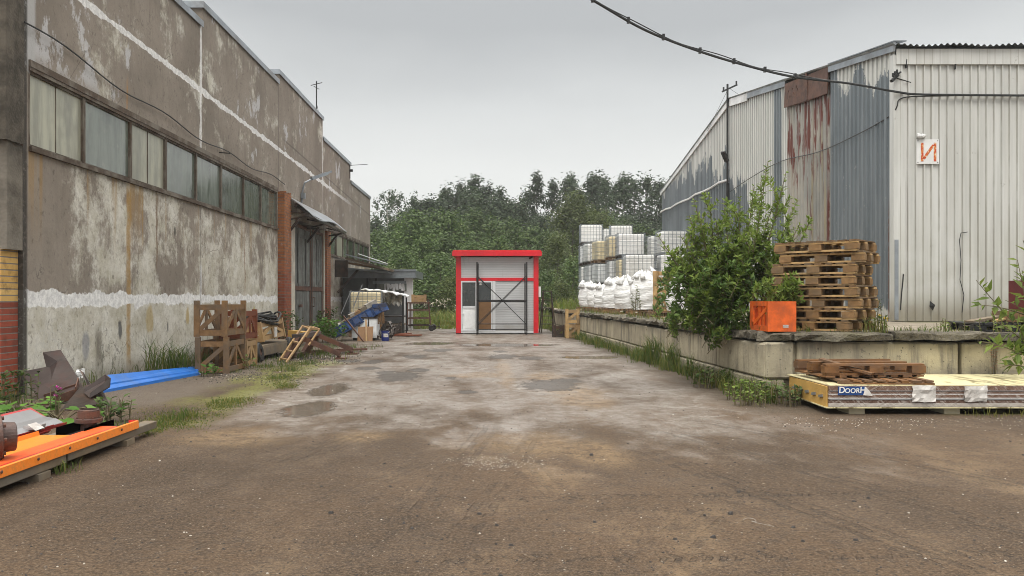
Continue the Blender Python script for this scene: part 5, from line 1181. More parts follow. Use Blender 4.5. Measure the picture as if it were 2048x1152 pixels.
q = MB(); q.sheet([(OX - .60, .17), (OX - .59, .135), (OX - .57, .135), (OX - .45, .135), (OX - .02, .135), (OX, .15)], 3.2, 6.72, .006); q.build('lower_tray', M['orangesheet'], og)
q = MB(); q.sheet([(OX - .28, .14), (OX - .27, .158), (OX - .16, .158), (OX - .12, .156), (OX - .11, .145), (OX - .08, .146)], 3.2, 7.05, .006); q.build('raised_profile', M['redorange'], og)
q = MB(); q.sheet([(OX - .09, .158), (OX - .02, .162), (OX - .005, .185), (OX + .012, .182), (OX + .016, .125), (OX - .006, .118)], 3.2, 7.2, .006); q.build('edge_profile', M['orangesheet'], og)
q = MB(); q.box(OX - .297, OX - .282, 3.2, 6.7, .137, .143); q.box(OX - .118, OX - .092, 3.2, 7.04, .148, .156); q.build('red_seam', M['redsheet'], og)
q = MB()
for k in range(9):
    q.lathe([(.011, 0), (.011, .006), (0, .008)], (OX + .017, 3.5 + k * .42, .157), 7, 0, Matrix.Rotation(R(90), 4, 'Y'))
q.build('rivet', M['rust'], og)
q = MB(); q.box(OX - .075, OX - .005, 7.201, 7.225, .13, .185); q.build('end_cap', M['redsheet'], og)
# black tray and flanged pipe
tr = MB(); tr.sheet([(-3.6, .19), (-3.6, .105), (-3.37, .105), (-3.37, .18)], 6.76, 7.3, .006); tr.top('steel_tray', M['black'], 'short black steel tray at the far end of the orange sheets', 'tray')
fl = thing('flanged_pipe', 'upright rusty flanged pipe stub standing in the black tray', 'pipe', (-3.46, 7.03, .105)); fx, fy = -3.46, 7.03
q = MB(); q.lathe([(.068, .106), (.066, .16), (.064, .165), (.066, .195), (.108, .195), (.112, .198), (.112, .226), (.109, .232), (.084, .232), (.082, .3), (.078, .305), (.072, .305), (.068, .24)], (fx, fy, 0), 26); q.build('pipe', M['rustpipe'], fl, smooth=False)
q = MB(); q.lathe([(.085, .234), (.089, .234), (.089, .29), (.085, .29)], (fx, fy, 0), 26)
for k in range(8): q.lathe([(.009, .232), (.009, .242), (0, .242)], (fx + .1 * math.cos(k * .785), fy + .1 * math.sin(k * .785), 0), 6)
q.build('collar', M['rust'], fl)
pf = thing('flanged_pipe', 'thick dark rusty flanged pipe lying on the near orange sheets', 'pipe', (-3.36, 5.6, .16)); Mx = Matrix.Rotation(R(90), 4, 'Y') ; Mx = Matrix.Rotation(R(38), 4, 'Z') @ Mx
q = MB(); q.lathe([(.075, -.4), (.1, -.4), (.1, -.03), (.155, -.03), (.16, -.025), (.16, .03), (.155, .035), (.105, .035), (.098, .12), (.09, .125), (.07, .12)], (-3.4, 5.6, .3), 28, 0, Mx); q.build('pipe', M['rustpipe'], pf)
q = MB()
for k in range(8): q.lathe([(.014, .035), (.014, .055), (0, .055)], Vector((-3.4, 5.6, .3)) + Mx @ Vector((.132 * math.cos(k * .785), .132 * math.sin(k * .785), 0)), 6, 0, Mx)
q.build('bolt', M['rust'], pf)
# red sheets
rs_ = thing('red_sheet', 'stack of red folded sheets with a grey inner face flaring up, beside the orange ones', 'metal sheet', (-4.0, 6.2, 0))
q = MB(); q.sheet([(-4.195, .25), (-4.18, .252), (-4.055, .188), (-3.95, .17), (-3.885, .135)], 3.8, 7.42, .004); q.build('inner_face', M['silver'], rs_)
q = MB(); q.sheet([(-4.215, .25), (-4.2, .27), (-4.06, .186), (-3.955, .165), (-3.88, .12), (-3.87, .14)], 3.8, 7.46, .007, 0, Matrix.Translation((0, 0, -.008))); q.build('flared_sheet', M['redsheet'], rs_)
q = MB()
for k in range(3): z = .05 + k * .035; q.sheet([(-4.1, z), (-3.92, z + .002), (-3.87 - .006 * k, z + .005), (-3.85 - .006 * k, z + .026)], 3.8, 7.1 + .06 * k, .008)
q.build('lower_sheet', M['redsheet'], rs_)
q = MB(); q.box(-4.1, -3.9, 4, 7.0, 0, .04); q.build('bearer', M['plank'], rs_)
q = MB(); q.jbox(-3.95, -3.84, 6.9, 7.05, .14, .175, .008); q.top('plastic_packet', M['film'], 'clear plastic packet with a printed card lying on the red sheets', 'packet')
q = MB(); q.plate([Vector((-3.88, 6.84, .2)), Vector((-3.81, 6.84, .15)), Vector((-3.8, 6.95, .16)), Vector((-3.87, 6.95, .205))], .004); q.top('printed_card', M['paper'], 'small white printed card in the plastic packet on the red sheets', 'card')

# ================================================================= cart with crate, hose
ct = thing('hand_cart', 'low flat wooden cart on rubber tyres loaded with a broken crate', 'cart', (-5.2, 17.4, 0))
q = MB(); cx0, cx1 = -5.75, -4.65
q.jbox(cx0, cx1, 16.15, 19.0, .26, .31, .01); q.box(cx1 - .03, cx1 + .02, 16.2, 19.1, .1, .27); q.box(cx0 - .02, cx0 + .03, 16.2, 19.1, .1, .27); q.build('deck', M['plank'], ct)
for (x, y) in ((cx1 + .03, 16.2), (cx1 + .03, 18.7), (cx0 - .05, 16.3), (cx0 - .05, 18.7)):
    q = MB(); q.lathe([(.08, -.05), (.17, -.055), (.195, -.03), (.195, .03), (.17, .055), (.08, .05)], (x, y, .196), 18, 0, Matrix.Rotation(R(80), 4, 'Y')); tw = q.build('tyre', M['rubber'], ct)
    q = MB(); q.lathe([(0, -.03), (.08, -.035), (.08, .035), (0, .03)], (x, y, .196), 12, 0, Matrix.Rotation(R(80), 4, 'Y')); q.build('rim', M['rust'], tw)
bc = make_crate('broken_crate', 'battered slatted crate leaning askew on the flat cart, a paper notice on it', .85, 1.2, .42, M['cratelight'], None, .05); place(bc, True, (-5.05, 17.55, .33), R(-8), None, None, R(3), R(-9))
q = MB(); q.box(-4.6, -4.595, 17.3, 17.5, .45, .65); q.top('paper_notice', M['paper'], 'white paper sheet stuck on the battered crate', 'paper')
q = MB(); q.bar((-5.3, 16.05, .6), (-4.6, 16.2, .66), .02, .1); q.top('loose_board', M['cratelight'], 'pale board lying across the near end of the cart', 'board')
q = MB()
for k in range(9):
    pts = []; r = .3 + .03 * k * rnd.uniform(.6, 1); ox, oy = rnd.uniform(-.06, .06), rnd.uniform(-.1, .1)
    for i in range(25): a = i / 24 * 6.28; pts.append((-5.05 + ox + .32 * math.cos(a) * (.7 + r), 17.7 + oy + .75 * math.sin(a) * (.7 + r), .80 + .035 * math.sin(a * 2 + k) + .008 * k + (.09 if math.sin(a + k) > .8 else 0) - max(0, .22 * (math.cos(a) - .55))))
    q.tube(pts, .022, 5, cap=False)
q.tube([(-5.4, 17.3, .8), (-5.35, 17.2, 1.0), (-5.3, 17.5, .9), (-5.1, 17.9, .82)], .018, 5); q.tube([(-5.45, 17.2, .78), (-5.25, 17.3, .98), (-5.0, 17.6, .84)], .018, 5)
q.top('hose_coil', M['rubber'], 'tangled coil of black hose lying on the battered crate', 'hose', smooth=True)
q = MB(); q.jbox(-4.72, -4.4, 19.0, 19.25, .28, .5, .05); q.top('cardboard_box', M['card'], 'crushed pale cardboard box by the brick pillar', 'cardboard')
# slim wooden frame leaning on the rusty stand
lf = thing('wooden_trestle', 'narrow pale wooden lattice frame leaning up on the rusty steel stand', 'frame', G(570, 722))
A, B = G(558, 723), P(606, 651, 17.3); C, D = G(572, 726), P(620, 656, 17.2); off_ = Vector((.14, .28, -.03))
q = MB()
for (a, b) in ((A, B), (C, D)): q.bar(a, b, .035, .035)
for s in (.08, .3, .55, .98): q.bar(A.lerp(B, s), C.lerp(D, s), .05, .03)
q.build('near_frame', M['cratelight'], lf)
q = MB()
for s0 in (.98,): 
    for (a, b) in ((A, B), (C, D)): q.bar(a.lerp(b, s0), a.lerp(b, s0) + off_, .035, .035); q.bar(a.lerp(b, .5) + off_, a.lerp(b, .99) + off_, .03, .03)
    q.bar(A.lerp(B, .99) + off_, C.lerp(D, .99) + off_, .04, .03); q.bar(A.lerp(B, .99) + off_ * .5, C.lerp(D, .99) + off_ * .5, .04, .03); q.bar(A.lerp(B, .55), A.lerp(B, .55) + off_, .03, .03)
q.build('top_frame', M['cratelight'], lf)
# rusty A-frame stand
rf = thing('steel_stand', 'low dark rusty steel stand with two long sloping channel beams', 'stand', (-3.8, 17.8, 0))
for k, yy in enumerate((17.05, 18.55)):
    q = MB(); q.bar((-4.24, yy - .15, 0), (-4.0, yy, .44), .2, .09, up=(1, 0, .5)); q.build('leg', M['rust'], rf)
    q = MB(); a, b = Vector((-4.02, yy, .42)), Vector((-3.18, yy + .05, .06)); q.bar(a, b, .13, .02)
    for s in (-1, 1): q.bar(a + Vector((0, s * .06, .04)), b + Vector((0, s * .06, .04)), .016, .09)
    q.build('beam', M['rust'], rf)
    q = MB(); q.box(-3.28, -3.05, yy - .08, yy + .18, 0, .03); q.bar((-3.2, yy + .05, .03), (-3.2, yy + .05, .08), .08, .08, up=(1, 0, 0)); q.build('foot', M['rust'], rf)
q = MB(); q.bar((-4.05, 16.95, .47), (-4.0, 18.65, .47), .2, .1); q.build('top_beam', M['darksteel'], rf)
q = MB(); q.bar((-4.2, 17.1, .06), (-4.2, 18.6, .06), .06, .06); q.bar((-4.2, 18.5, .05), (-3.4, 19.0, .07), .08, .07); q.build('tie_bar', M['rust'], rf)
q = MB(); q.bar((-4.1, 18.8, .06), (-3.0, 19.5, .06), .12, .05); q.top('steel_bar', M['rust'], 'flat rusty bar lying on the ground behind the steel stand', 'bar')

# ================================================================= blue trough and pile
tg = thing('blue_trough', 'long chipped blue steel conveyor trough tilted on the scrap pile', 'trough', (-4.1, 24.8, .1))
a, b = P(668, 676, 24.3), P(764, 622, 25.0); d = (b - a).normalized(); bk = Vector((.12, .75, .05))
q = MB(); u = Vector((-d.z, 0, d.x)) * .27
q.plate([a, b, b + u, a + u], .02); q.plate([a + bk, b + bk, b + bk + u, a + bk + u], .02); q.plate([a, b, b + bk, a + bk], .02); q.bar(a + u, b + u, .06, .04); q.bar(a, b, .07, .04)
q.build('trough', M['bluesteel'], tg)
for s in (.02, .16, .3, .44, .58, .72, .86, .99):
    q = MB(); c = a.lerp(b, s); q.bar(c + Vector((0, -.03, 0)), c + u + Vector((0, -.03, 0)), .06, .04, up=(0, 1, 0)); q.build('rib', M['bluesteel'], tg)
for s in (.23, .51, .65):
    q = MB(); c = a.lerp(b, s) + u * .5; q.bar(c + Vector((0, -.035, 0)) - d * .09, c + Vector((0, -.035, 0)) + d * .09, .02, .18, up=u); q.build('cover_plate', M['bluesteel'], tg)
q = MB(); q.bar(b - d * .2 + u * 1.1, b + d * .22 + Vector((0, 0, -.02)) + u * .5, .1, .12); q.build('spout', M['bluesteel'], tg)
def junk(px, py, Y, w_, h, mt, name, lab, cat, hollow=False):
    p = P(px, py, Y); q = MB(); q.bar(p - d * w_ / 2, p + d * w_ / 2, .2, h)
    if hollow:
        for s in (-.25, .25): q.bar(p + d * w_ * s - d * .06 + Vector((0, -.105, 0)), p + d * w_ * s + d * .06 + Vector((0, -.105, 0)), .01, h * .6, mi=1)
    q.top(name, [M[mt], M['black']], lab, cat)
tb = lambda px: 0
for (s, w_, h, mt, nm, lab, ct_) in ((.86, .36, .17, 'cement', 'hollow_block', 'grey hollow concrete block on the upper end of the blue trough', 'block'), (.69, .2, .15, 'plank', 'hollow_block', 'dirty block second from the upper end of the blue trough', 'block'), (.56, .22, .12, 'crate', 'brick', 'brown brick lying on the middle of the blue trough', 'brick'),
                                (.47, .2, .14, 'cement', 'brick', 'grey brick next to the brown one on the blue trough', 'brick'), (.34, .5, .06, 'crate', 'board', 'brown board lying along the blue trough', 'board'), (.17, .4, .06, 'paper', 'board', 'white flaking board at the low end of the blue trough', 'board')):
    p = a.lerp(b, s) + u + Vector((.02, .1, 0)) + Vector((-d.z, 0, d.x)) * (h / 2 + .03); q = MB(); q.bar(p - d * w_ / 2, p + d * w_ / 2, .2, h)
    if s > .8:
        for e in (-.25, .25): q.bar(p + d * w_ * e - d * .06 + Vector((0, -.104, 0)), p + d * w_ * e + d * .06 + Vector((0, -.104, 0)), .01, h * .6, mi=1)
    q.top(nm, [M[mt], M['black']], lab, ct_)
tk = thing('steel_box', 'pale battered steel tank under the blue trough', 'tank', (-3.85, 25, 0))
x0, x1 = P(704, 0, 24.7).x, P(752, 0, 24.7).x
q = MB(); q.jbox(x0, x1, 24.7, 25.5, .08, .66, .012); q.build('shell', M['tankgrey'], tk); q = MB(); q.box(x0 - .02, x1 + .03, 24.68, 25.52, .66, .71); q.box(x0 + .2, x0 + .23, 24.68, 24.699, .08, .66); q.box(x1 - .24, x1 - .21, 24.68, 24.699, .08, .66); q.build('rim_frame', M['hoppersteel'], tk); q = MB(); q.box(x0 + .02, x1 - .02, 24.75, 25.45, 0, .08); q.build('skid', M['black'], tk)
q = MB()
for k in range(26):
    xx = x1 + rnd.uniform(-.1, .55); yy = rnd.uniform(24.8, 25.8); z0 = rnd.uniform(0, .25); q.bar((xx, yy, z0), (xx + rnd.uniform(-.3, .3), yy + rnd.uniform(-.2, .4), z0 + rnd.uniform(.1, .4)), rnd.uniform(.03, .1), rnd.uniform(.03, .08))
q.build('scrap_rubble', M['hoppersteel'], tk)
q = MB(); xa, xb = P(715, 0, 24.35).x, P(745, 0, 24.35).x; q.hexa([(xa, 24.3, 0), (xb, 24.32, 0), (xb, 24.34, 0), (xa, 24.32, 0), (xa, 24.5, .42), (xb, 24.52, .43), (xb, 24.54, .43), (xa, 24.52, .42)]); q.top('plywood_sheet', M['ply'], 'square brown plywood sheet leaning on the pale tank', 'plywood')
q = MB(); q.bar(P(733, 683, 24.25), P(732, 640, 24.6), .05, .03); q.top('wooden_stick', M['cratelight'], 'yellow stick standing in front of the plywood sheet', 'stick')
q = MB(); q.bar(P(687, 632, 24.35), P(727, 683, 24.0), .04, .04); q.top('steel_rod', M['rust'], 'rusty rod leaning from the blue trough down to the ground', 'rod')
for (p0, p1, lab) in (((682, 628), (702, 581), 'thin black rod standing up from the low end of the blue trough'), ((708, 612), (724, 570), 'thin black rod standing behind the bricks on the blue trough')):
    q = MB(); q.tube([P(*p0, 24.9), P(*p1, 26.6)], .018, 5); q.top('steel_rod', M['black'], lab, 'rod')
q = MB()
for k in range(5): q.jbox(P(757 + k * 2, 0, 25.1).x, P(759.5 + k * 2, 0, 25.1).x, 25.0 + k * .03, 25.03 + k * .03, .5 + .04 * (k % 2), .85, .03)
q.top('plank_bundle', M['crate'], 'bundle of brown battens standing under the upper end of the trough', 'battens')
bk_ = thing('bucket', 'blue plastic bucket with a white label standing by the scrap pile', 'bucket', G(770.5, 682)); bp_ = G(770.5, 682)
q = MB(); q.lathe([(0, .01), (.105, 0), (.11, .02), (.125, .29), (.13, .29), (.13, .3), (.1, .3), (0, .295)], bp_, 20); q.build('pail', M['bluebucket'], bk_, smooth=False)
q = MB(); q.lathe([(.12, .12), (.122, .22)], bp_, 40); q.f = [f for f in q.f if Vector(q.v[f[0]] - bp_).y < -.075 and (q.v[f[0]] - bp_).x > -.05]; q.m = q.m[:len(q.f)]; q.build('paper_label', M['paper'], bk_)
q = MB(); q.tube([bp_ + Vector((.13 * math.cos(R(k * 20 + 180)), -.02 + .1 * math.sin(R(k * 20 + 180)), .28 + .05 * math.sin(R(k * 20 + 180)))) for k in range(10)], .005, 4); q.build('handle', M['silver'], bk_)
# old caged tank with torn cover, bench
oc = place(protos['tankyellow'], False, (P(729, 0, 27.2).x, 27.7, .46), R(2), (.95, 1, 1.0), 'old dirty caged tank against the shed wall behind the blue trough', group='old tank'); 
for i in range(3): place(pal2, False, (P(729, 0, 27.2).x, 27.7, .0 + i * .152), R(2 * i), (.95, 1.2, 1.07), ['bottom', 'middle', 'top'][i] + ' dark pallet under the old caged tank', group='pallets under the old tank')
wb = thing('work_shelter', 'dark steel work bench with shelves under a torn white tarpaulin roof', 'shelter', (-3.5, 28.6, 0))
bx0_, bx1_ = P(757, 0, 28.2).x, P(806, 0, 28.2).x
for (x, y) in ((bx0_, 28.2), (bx1_, 28.2), (bx0_, 29.3), (bx1_, 29.3)):
    q = MB(); q.box(x - .025, x + .025, y - .025, y + .025, 0, 1.5 if x < -3.5 else 1.36); q.build('post', M['black'], wb)
for z in (.34, .62):
    q = MB(); q.box(bx0_, bx1_, 28.2, 29.3, z, z + .05); q.build('shelf', M['plank'] if z < .5 else M['hoppersteel'], wb)
q = MB(); q.box(bx0_ + .03, bx1_ - .05, 28.25, 29.2, .05, .33); q.build('tool_chest', M['hoppersteel'], wb)
q = MB(); vs_ = []; n1, n2 = 12, 5; x0, x1 = P(722, 0, 27.6).x, P(808, 0, 27.6).x
for i in range(n1):
    for k in range(n2): s = i / (n1 - 1); vs_.append((x0 + (x1 - x0) * s, 27.65 + 1.7 * k / (n2 - 1), 1.58 - .2 * s * s + .035 * math.sin(i * 1.9) * math.sin(k * 1.5 + 1) + .02 * math.sin(i * 2.7)))
m0 = len(vs_); vs_ += [(v[0], v[1], v[2] - .035) for v in vs_]; fs = []
for i in range(n1 - 1):
    for k in range(n2 - 1): q0 = i * n2 + k; fs += [(q0, q0 + n2, q0 + n2 + 1, q0 + 1), (m0 + q0, m0 + q0 + 1, m0 + q0 + n2 + 1, m0 + q0 + n2)]
    fs.append((i * n2, m0 + i * n2, m0 + (i + 1) * n2, (i + 1) * n2))
fs += [(k + (n1 - 1) * n2, m0 + k + (n1 - 1) * n2, m0 + k + 1 + (n1 - 1) * n2, k + 1 + (n1 - 1) * n2) for k in range(n2 - 1)]
q.add(vs_, fs); q.build('tarp_roof', M['tarp'], wb)
q = MB(); vs_ = []; n1 = 16
for i in range(n1):
    s = i / (n1 - 1); x = P(758, 0, 27.9).x + (P(804, 0, 27.9).x - P(758, 0, 27.9).x) * s
    for k in range(4): vs_.append((x, 27.9 + .06 * math.sin(i * 1.7 + k), 1.5 - .12 * s - k * (.12 + .02 * math.sin(i * 2.1))))
q.add(vs_, [(i * 4 + k, i * 4 + 4 + k, i * 4 + 5 + k, i * 4 + k + 1) for i in range(n1 - 1) for k in range(3)]); q.build('hanging_flap', simple('dirty_tarp', (.2, .19, .15), .5, 0, .4, 7, (.6, .6, .58), .9, .3), wb)
# grey hut
ht = thing('grey_hut', 'dark grey flat-roofed hut with a white plastic window strip beyond the shed', 'hut', (-4.6, 33, 0))
hx0, hx1 = -6.02, P(808, 0, 33).x
q = MB(); q.box(hx0, hx1, 33, 36, 0, 2.1); q.build('wall', M['hutgrey'], ht)
q = MB(); a = P(728, 0, 32.7).x; b = P(831, 0, 32.7).x; q.box(-6.0, b, 32.7, 36.3, 2.1, 2.4); q.box(-6.0, b + .03, 32.66, 32.7 - .001, 2.36, 2.43); q.box(-6.0, b + .025, 32.67, 32.699, 2.08, 2.12); q.build('roof', M['hutfascia'], ht)
q = MB(); q.bar(P(812, 543, 32.9), P(822, 547, 32.8), .12, .05); q.bar(P(806, 541, 33), P(812, 543, 33), .2, .04); q.build('roof_debris', M['silver'], ht)
q = MB(); a, b = P(758, 582, 32.98), P(813, 567, 32.98); q.box(a.x, b.x, 32.96, 32.99, a.z, b.z); q.build('window', M['pane'], ht)
q = MB()
for k in range(7): q.jbox(a.x + .2 + k * .12, a.x + .3 + k * .12, 32.945, 32.955, a.z + .05 * (k % 3), b.z, .03)
q.build('plastic_strip', M['tarp'], ht)
q = MB(); q.box(hx1 + .001, P(825, 0, 33).x, 33.02, 33.25, 0, 2.09); q.build('corner_pipe', M['tankgrey'], ht)
for (a, b) in (((735, 660), (735, 562)), ((752, 660), (752, 560))):
    q = MB(); p0, p1 = P(*a, 32.97), P(*b, 32.97); q.box(p0.x - .04, p0.x + .04, 32.95, 32.999, 0, 2.1); q.build('batten', M['black'], ht)
q = MB(); q.box(P(745, 0, 32.9).x, P(812, 0, 32.9).x, 32.95, 32.999, 1.86, 1.98); q.build('lintel_board', M['hutfascia'], ht)
aw = thing('lean_to_roof', 'stack of old roofing sheets and planks jutting from the shed above the grey hut', 'canopy', (-5.6, 32, 2.45))
for i, (p0, p1, w_, th, mt) in enumerate((((716, 514), (770, 529), 1.5, .04, 'zinc'), ((716, 521), (783, 541), 1.6, .09, 'plank'), ((722, 531), (779, 539), 1.7, .06, 'crate'), ((720, 541), (782, 546), 1.6, .05, 'hutfascia'), ((736, 511), (774, 527), .5, .03, 'white'))):
    q = MB(); a, b = P(*p0, 31.6 + .2 * i), P(*p1, 31.6 + .2 * i); q.bar(a + Vector((-.35, 0, .06)), b, w_, th); q.build('roofing_sheet' if mt in ('zinc', 'white', 'hutfascia') else 'plank', M[mt], aw)
q = MB(); q.box(-6.09, -5.6, 31.7, 31.85, 2.1, 2.75); q.bar((-6.0, 31.8, 1.5), (-5.2, 31.8, 2.4), .08, .08); q.build('bracket', M['hoppersteel'], aw)
# trestle cart with small crate
tr_ = thing('trestle_trolley', 'tall thin rusty steel trolley frame with rubber wheels beside the hut', 'trolley', (-2.9, 32, 0))
u0, u1 = P(815, 0, 32).x, P(857, 0, 32).x
for (x, y, zt) in ((u0, 32, 1.12), (u1 + .1, 32, 1.12), (u0, 33, 1.1), (u1, 33, 1.25)):
    q = MB(); q.bar((x, y, .1), (x - (.1 if x > -3 else 0), y, zt), .04, .04, up=(1, 0, 0)); q.build('leg', M['rust'], tr_)
for z in (1.1, .82, .5, .22):
    q = MB(); q.bar((u0, 32, z), (u1 + .06, 32, z), .05, .05); q.bar((u0, 33, z), (u1, 33, z), .04, .04); q.bar((u0, 32, z), (u0, 33, z), .04, .04); q.bar((u1, 32, z), (u1, 33, z), .04, .04); q.build('rail_frame', M['rust'] if z > .3 else M['hoppersteel'], tr_)
for (x, y) in ((u1 + .12, 31.93), (u0, 31.95), (u1 + .12, 33.05)):
    q = MB(); q.lathe([(0, -.03), (.1, -.03), (.12, 0), (.1, .03), (0, .03)], (x, y, .12), 14, 0, Matrix.Rotation(R(90), 4, 'Y') if x < -3 else Matrix.Rotation(R(90), 4, 'X')); q.build('wheel', M['rubber'], tr_)
q = MB(); q.bar((u1 + .1, 31.95, .22), (u1 + .45, 31.9, .18), .03, .03); q.bar((u1 + .42, 31.9, .08), (u1 + .42, 31.9, .35), .03, .03, up=(1, 0, 0)); q.build('tow_bar', M['hoppersteel'], tr_)
c6 = make_crate('wooden_crate', 'small pale crate sitting on top of the tall rusty trolley', .57, .5, .3, M['cratelight']); place(c6, True, (P(837.5, 0, 32.3).x, 32.4, 1.127), R(2))
q = MB(); q.bar((-3.3, 27.6, .03), (-2.4, 27.2, .05), .3, .04); q.bar((-3.2, 27.4, .06), (-2.8, 27.8, .09), .2, .03); q.top('scrap_board', M['cratered'], 'flat rotten reddish boards on the ground between bucket and trolley', 'boards')
# grid leaning on the wall
q = MB()
for k in range(5): q.tube([(WX + .03 + .012 * k, 30.4 + k * .15, .3), (WX + .03 + .012 * k, 30.4 + k * .15, 1.0)], .008, 4)
for k in range(7): q.tube([(WX + .04, 30.4, .35 + k * .1), (WX + .09, 31.0, .35 + k * .1)], .008, 4)
q.top('wire_grid', M['rust'], 'small rusty wire grid leaning on the shed wall past the gates', 'grid')
# far concrete fence
fc = thing('concrete_fence', 'low dark grey concrete fence at the back behind the weeds', 'fence', (-4, 52, 0))
for k in range(8):
    q = MB(); x = -9.5 + k * 2.55; q.box(x, x + 2.42, 52, 52.12, 0, 1.15); q.build('fence_panel', M['cement'], fc); q = MB(); q.box(x + 2.43, x + 2.54, 51.95, 52.17, 0, 1.25); q.build('post', M['cement'], fc)
# small litter on the yard
q = MB(); pts = cat([Pz(px, py, .008) for (px, py) in ((1486, 1040), (1494, 1036), (1508, 1038), (1512, 1043), (1503, 1042), (1515, 1046), (1530, 1049), (1548, 1053))], 4); q.tube(pts, .0014, 4); q.top('white_string', M['cement'], 'curl of white string lying on the brown dirt', 'string')
# ================================================================= vegetation
def rv():
    while True:
        v = Vector((rnd.uniform(-1, 1), rnd.uniform(-1, 1), rnd.uniform(-1, 1)))
        if .05 < v.length < 1: return v.normalized()
def make_tree(name, h, wd, shape, leaf, bark, n_cl, n_lf, ls, trunk_r=.12, base=.18, sparse=0.):
    t = thing(name, 'x', 'tree', (0, 0, 0)); cr_ = MB(); tk_ = MB(); cl = []
    lean = Vector((rnd.uniform(-.04, .04) * h, rnd.uniform(-.04, .04) * h, 0))
    axis = lambda s: Vector((lean.x * s * s + .12 * math.sin(s * 5 + h), lean.y * s * s, h * s))
    tk_.tube([axis(s / 8) for s in range(9)], [trunk_r * (1 - .11 * s) for s in range(9)], 7)
    def rad(s):                                   # crown radius by height
        if shape == 'round': return wd / 2 * max(.12, math.sin(math.pi * (.1 + .9 * s) ** .85)) ** .7
        if shape == 'spire': return wd / 2 * (.06 + 1.12 * (1 - s) ** .75) * (1 if s > .1 else .75)
        if shape == 'birch': return wd / 2 * (.35 + .8 * math.sin(math.pi * (.08 + s * .86)))
        return wd / 2 * (1 - .75 * s ** 2)        # bush
    for i in range(n_cl):
        s = rnd.uniform(0, 1) ** (.9 if shape != 'bush' else 1.3); a = rnd.uniform(0, 6.283); r = rad(s) * math.sqrt(rnd.uniform(.08, 1)) * rnd.uniform(.8, 1.12)
        zz = base + (1 - base) * s; c = axis(zz) + Vector((r * math.cos(a), r * math.sin(a), rnd.uniform(-.02, .03) * h)); cl.append((c, r))
        if i % 4 == 0 and r > rad(s) * .4: tk_.tube([axis(zz * .82), axis(zz * .92).lerp(c, .45), c], [trunk_r * .35 * (1.1 - s), trunk_r * .2, .012], 4, cap=False)
        k = int(n_lf * rnd.uniform(.6, 1.4)); cs = wd * rnd.uniform(.06, .115) * (1 if shape != 'spire' else 1.1)
        for j in range(k):
            g_ = Vector([max(-1.7, min(1.7, rnd.gauss(0, 1))) for _ in '123']) * cs * .62; g_.z *= 1.35; gn = g_.normalized(); nn_ = (gn * .8 + Vector((0, 0, .75)) + rv() * .55).normalized(); dr = nn_.cross(rv()); dr = dr.normalized() if dr.length > .01 else Vector((1, 0, 0))
            cr_.quadleaf(c + g_, dr, nn_, ls * rnd.uniform(.7, 1.35), ls * rnd.uniform(.45, .75))
    cr_.build('crown', M[leaf], t); tk_.build('trunk', M[bark], t, smooth=True); return t
TP = {
 'dark1': make_tree('dense_tree', 11, 6.5, 'round', 'leafdark', 'bark', 130, 42, .34), 'dark2': make_tree('dense_tree', 11, 5.5, 'round', 'leafdark', 'bark', 105, 40, .34),
 'pop1': make_tree('tall_poplar', 13, 4.4, 'spire', 'leafdark', 'bark', 105, 34, .32, .14, .1), 'pop2': make_tree('tall_poplar', 13, 5.0, 'spire', 'leafdark', 'bark', 80, 30, .34, .14, .14),
 'birch': make_tree('loose_birch', 11.5, 4.0, 'birch', 'leafdark', 'barkbirch', 60, 30, .28, .1, .3),
 'mid1': make_tree('bushy_tree', 8, 6.5, 'round', 'leafmid', 'bark', 150, 50, .27, .1, .06), 'mid2': make_tree('bushy_tree', 8, 5.5, 'round', 'leafmid', 'bark', 120, 50, .26, .1, .05),
 'olive': make_tree('willow_tree', 9, 6.0, 'round', 'leafolive', 'bark', 170, 52, .24, .12, .02), 'bush': make_tree('round_bush', 3.4, 4.2, 'bush', 'leafmid', 'bark', 95, 60, .17, .05, .02), 'bush2': make_tree('round_bush', 3.4, 3.6, 'bush', 'leafolive', 'bark', 85, 60, .16, .05, .02)}
TU = {k: False for k in TP}; TH_ = {'dark1': 11, 'dark2': 11, 'pop1': 13, 'pop2': 13, 'birch': 11.5, 'mid1': 8, 'mid2': 8, 'olive': 9, 'bush': 3.4, 'bush2': 3.4}
LAB = {'dark': ('dark dense deciduous tree of the tree line behind the red kiosk', 'dark trees of the far tree line'), 'pop': ('tall dark pointed tree standing out of the far tree line', 'pointed trees of the far tree line'), 'mid': ('mid-green bushy tree in front of the dark tree line', 'mid-green trees before the tree line')}
def tree(k, px, topy, Y, wk=1., label=None):
    x = P(px, 0, Y).x; h = P(0, topy, Y).z * .965; s = h / TH_[k]; fam = k.rstrip('12'); h *= rnd.uniform(.95, 1.01) * (1.04 if fam == 'pop' else 1)
    o = place(TP[k], not TU[k], (x, Y, -.05), rnd.uniform(0, 6.28), (s * wk * rnd.uniform(.92, 1.1), s * wk * rnd.uniform(.92, 1.1), s), None); TU[k] = True
    if label: o['label'] = label
    elif fam in LAB: o['label'], o['group'] = LAB[fam]
    return o
tree('birch', 770, 376, 74, .95, 'loose airy birch rising just past the end of the concrete shed'); tree('birch', 801, 378, 76, .8, 'second loose birch, slimmer, beside the one at the shed end')
tree('pop2', 830, 383, 80, .62, 'thin spire tree between the birches and the dense dark trees')
for a in (('pop2', 862, 388, 80, .9), ('pop2', 897, 366, 82, .95), ('pop1', 941, 348, 80, 1.1), ('pop2', 972, 362, 82, 1), ('pop1', 994, 372, 84, .9), ('pop2', 922, 358, 84, .9), ('pop1', 845, 400, 84, .9), ('pop2', 1020, 398, 82, .9), ('pop1', 880, 380, 86, .8)): tree(*a)
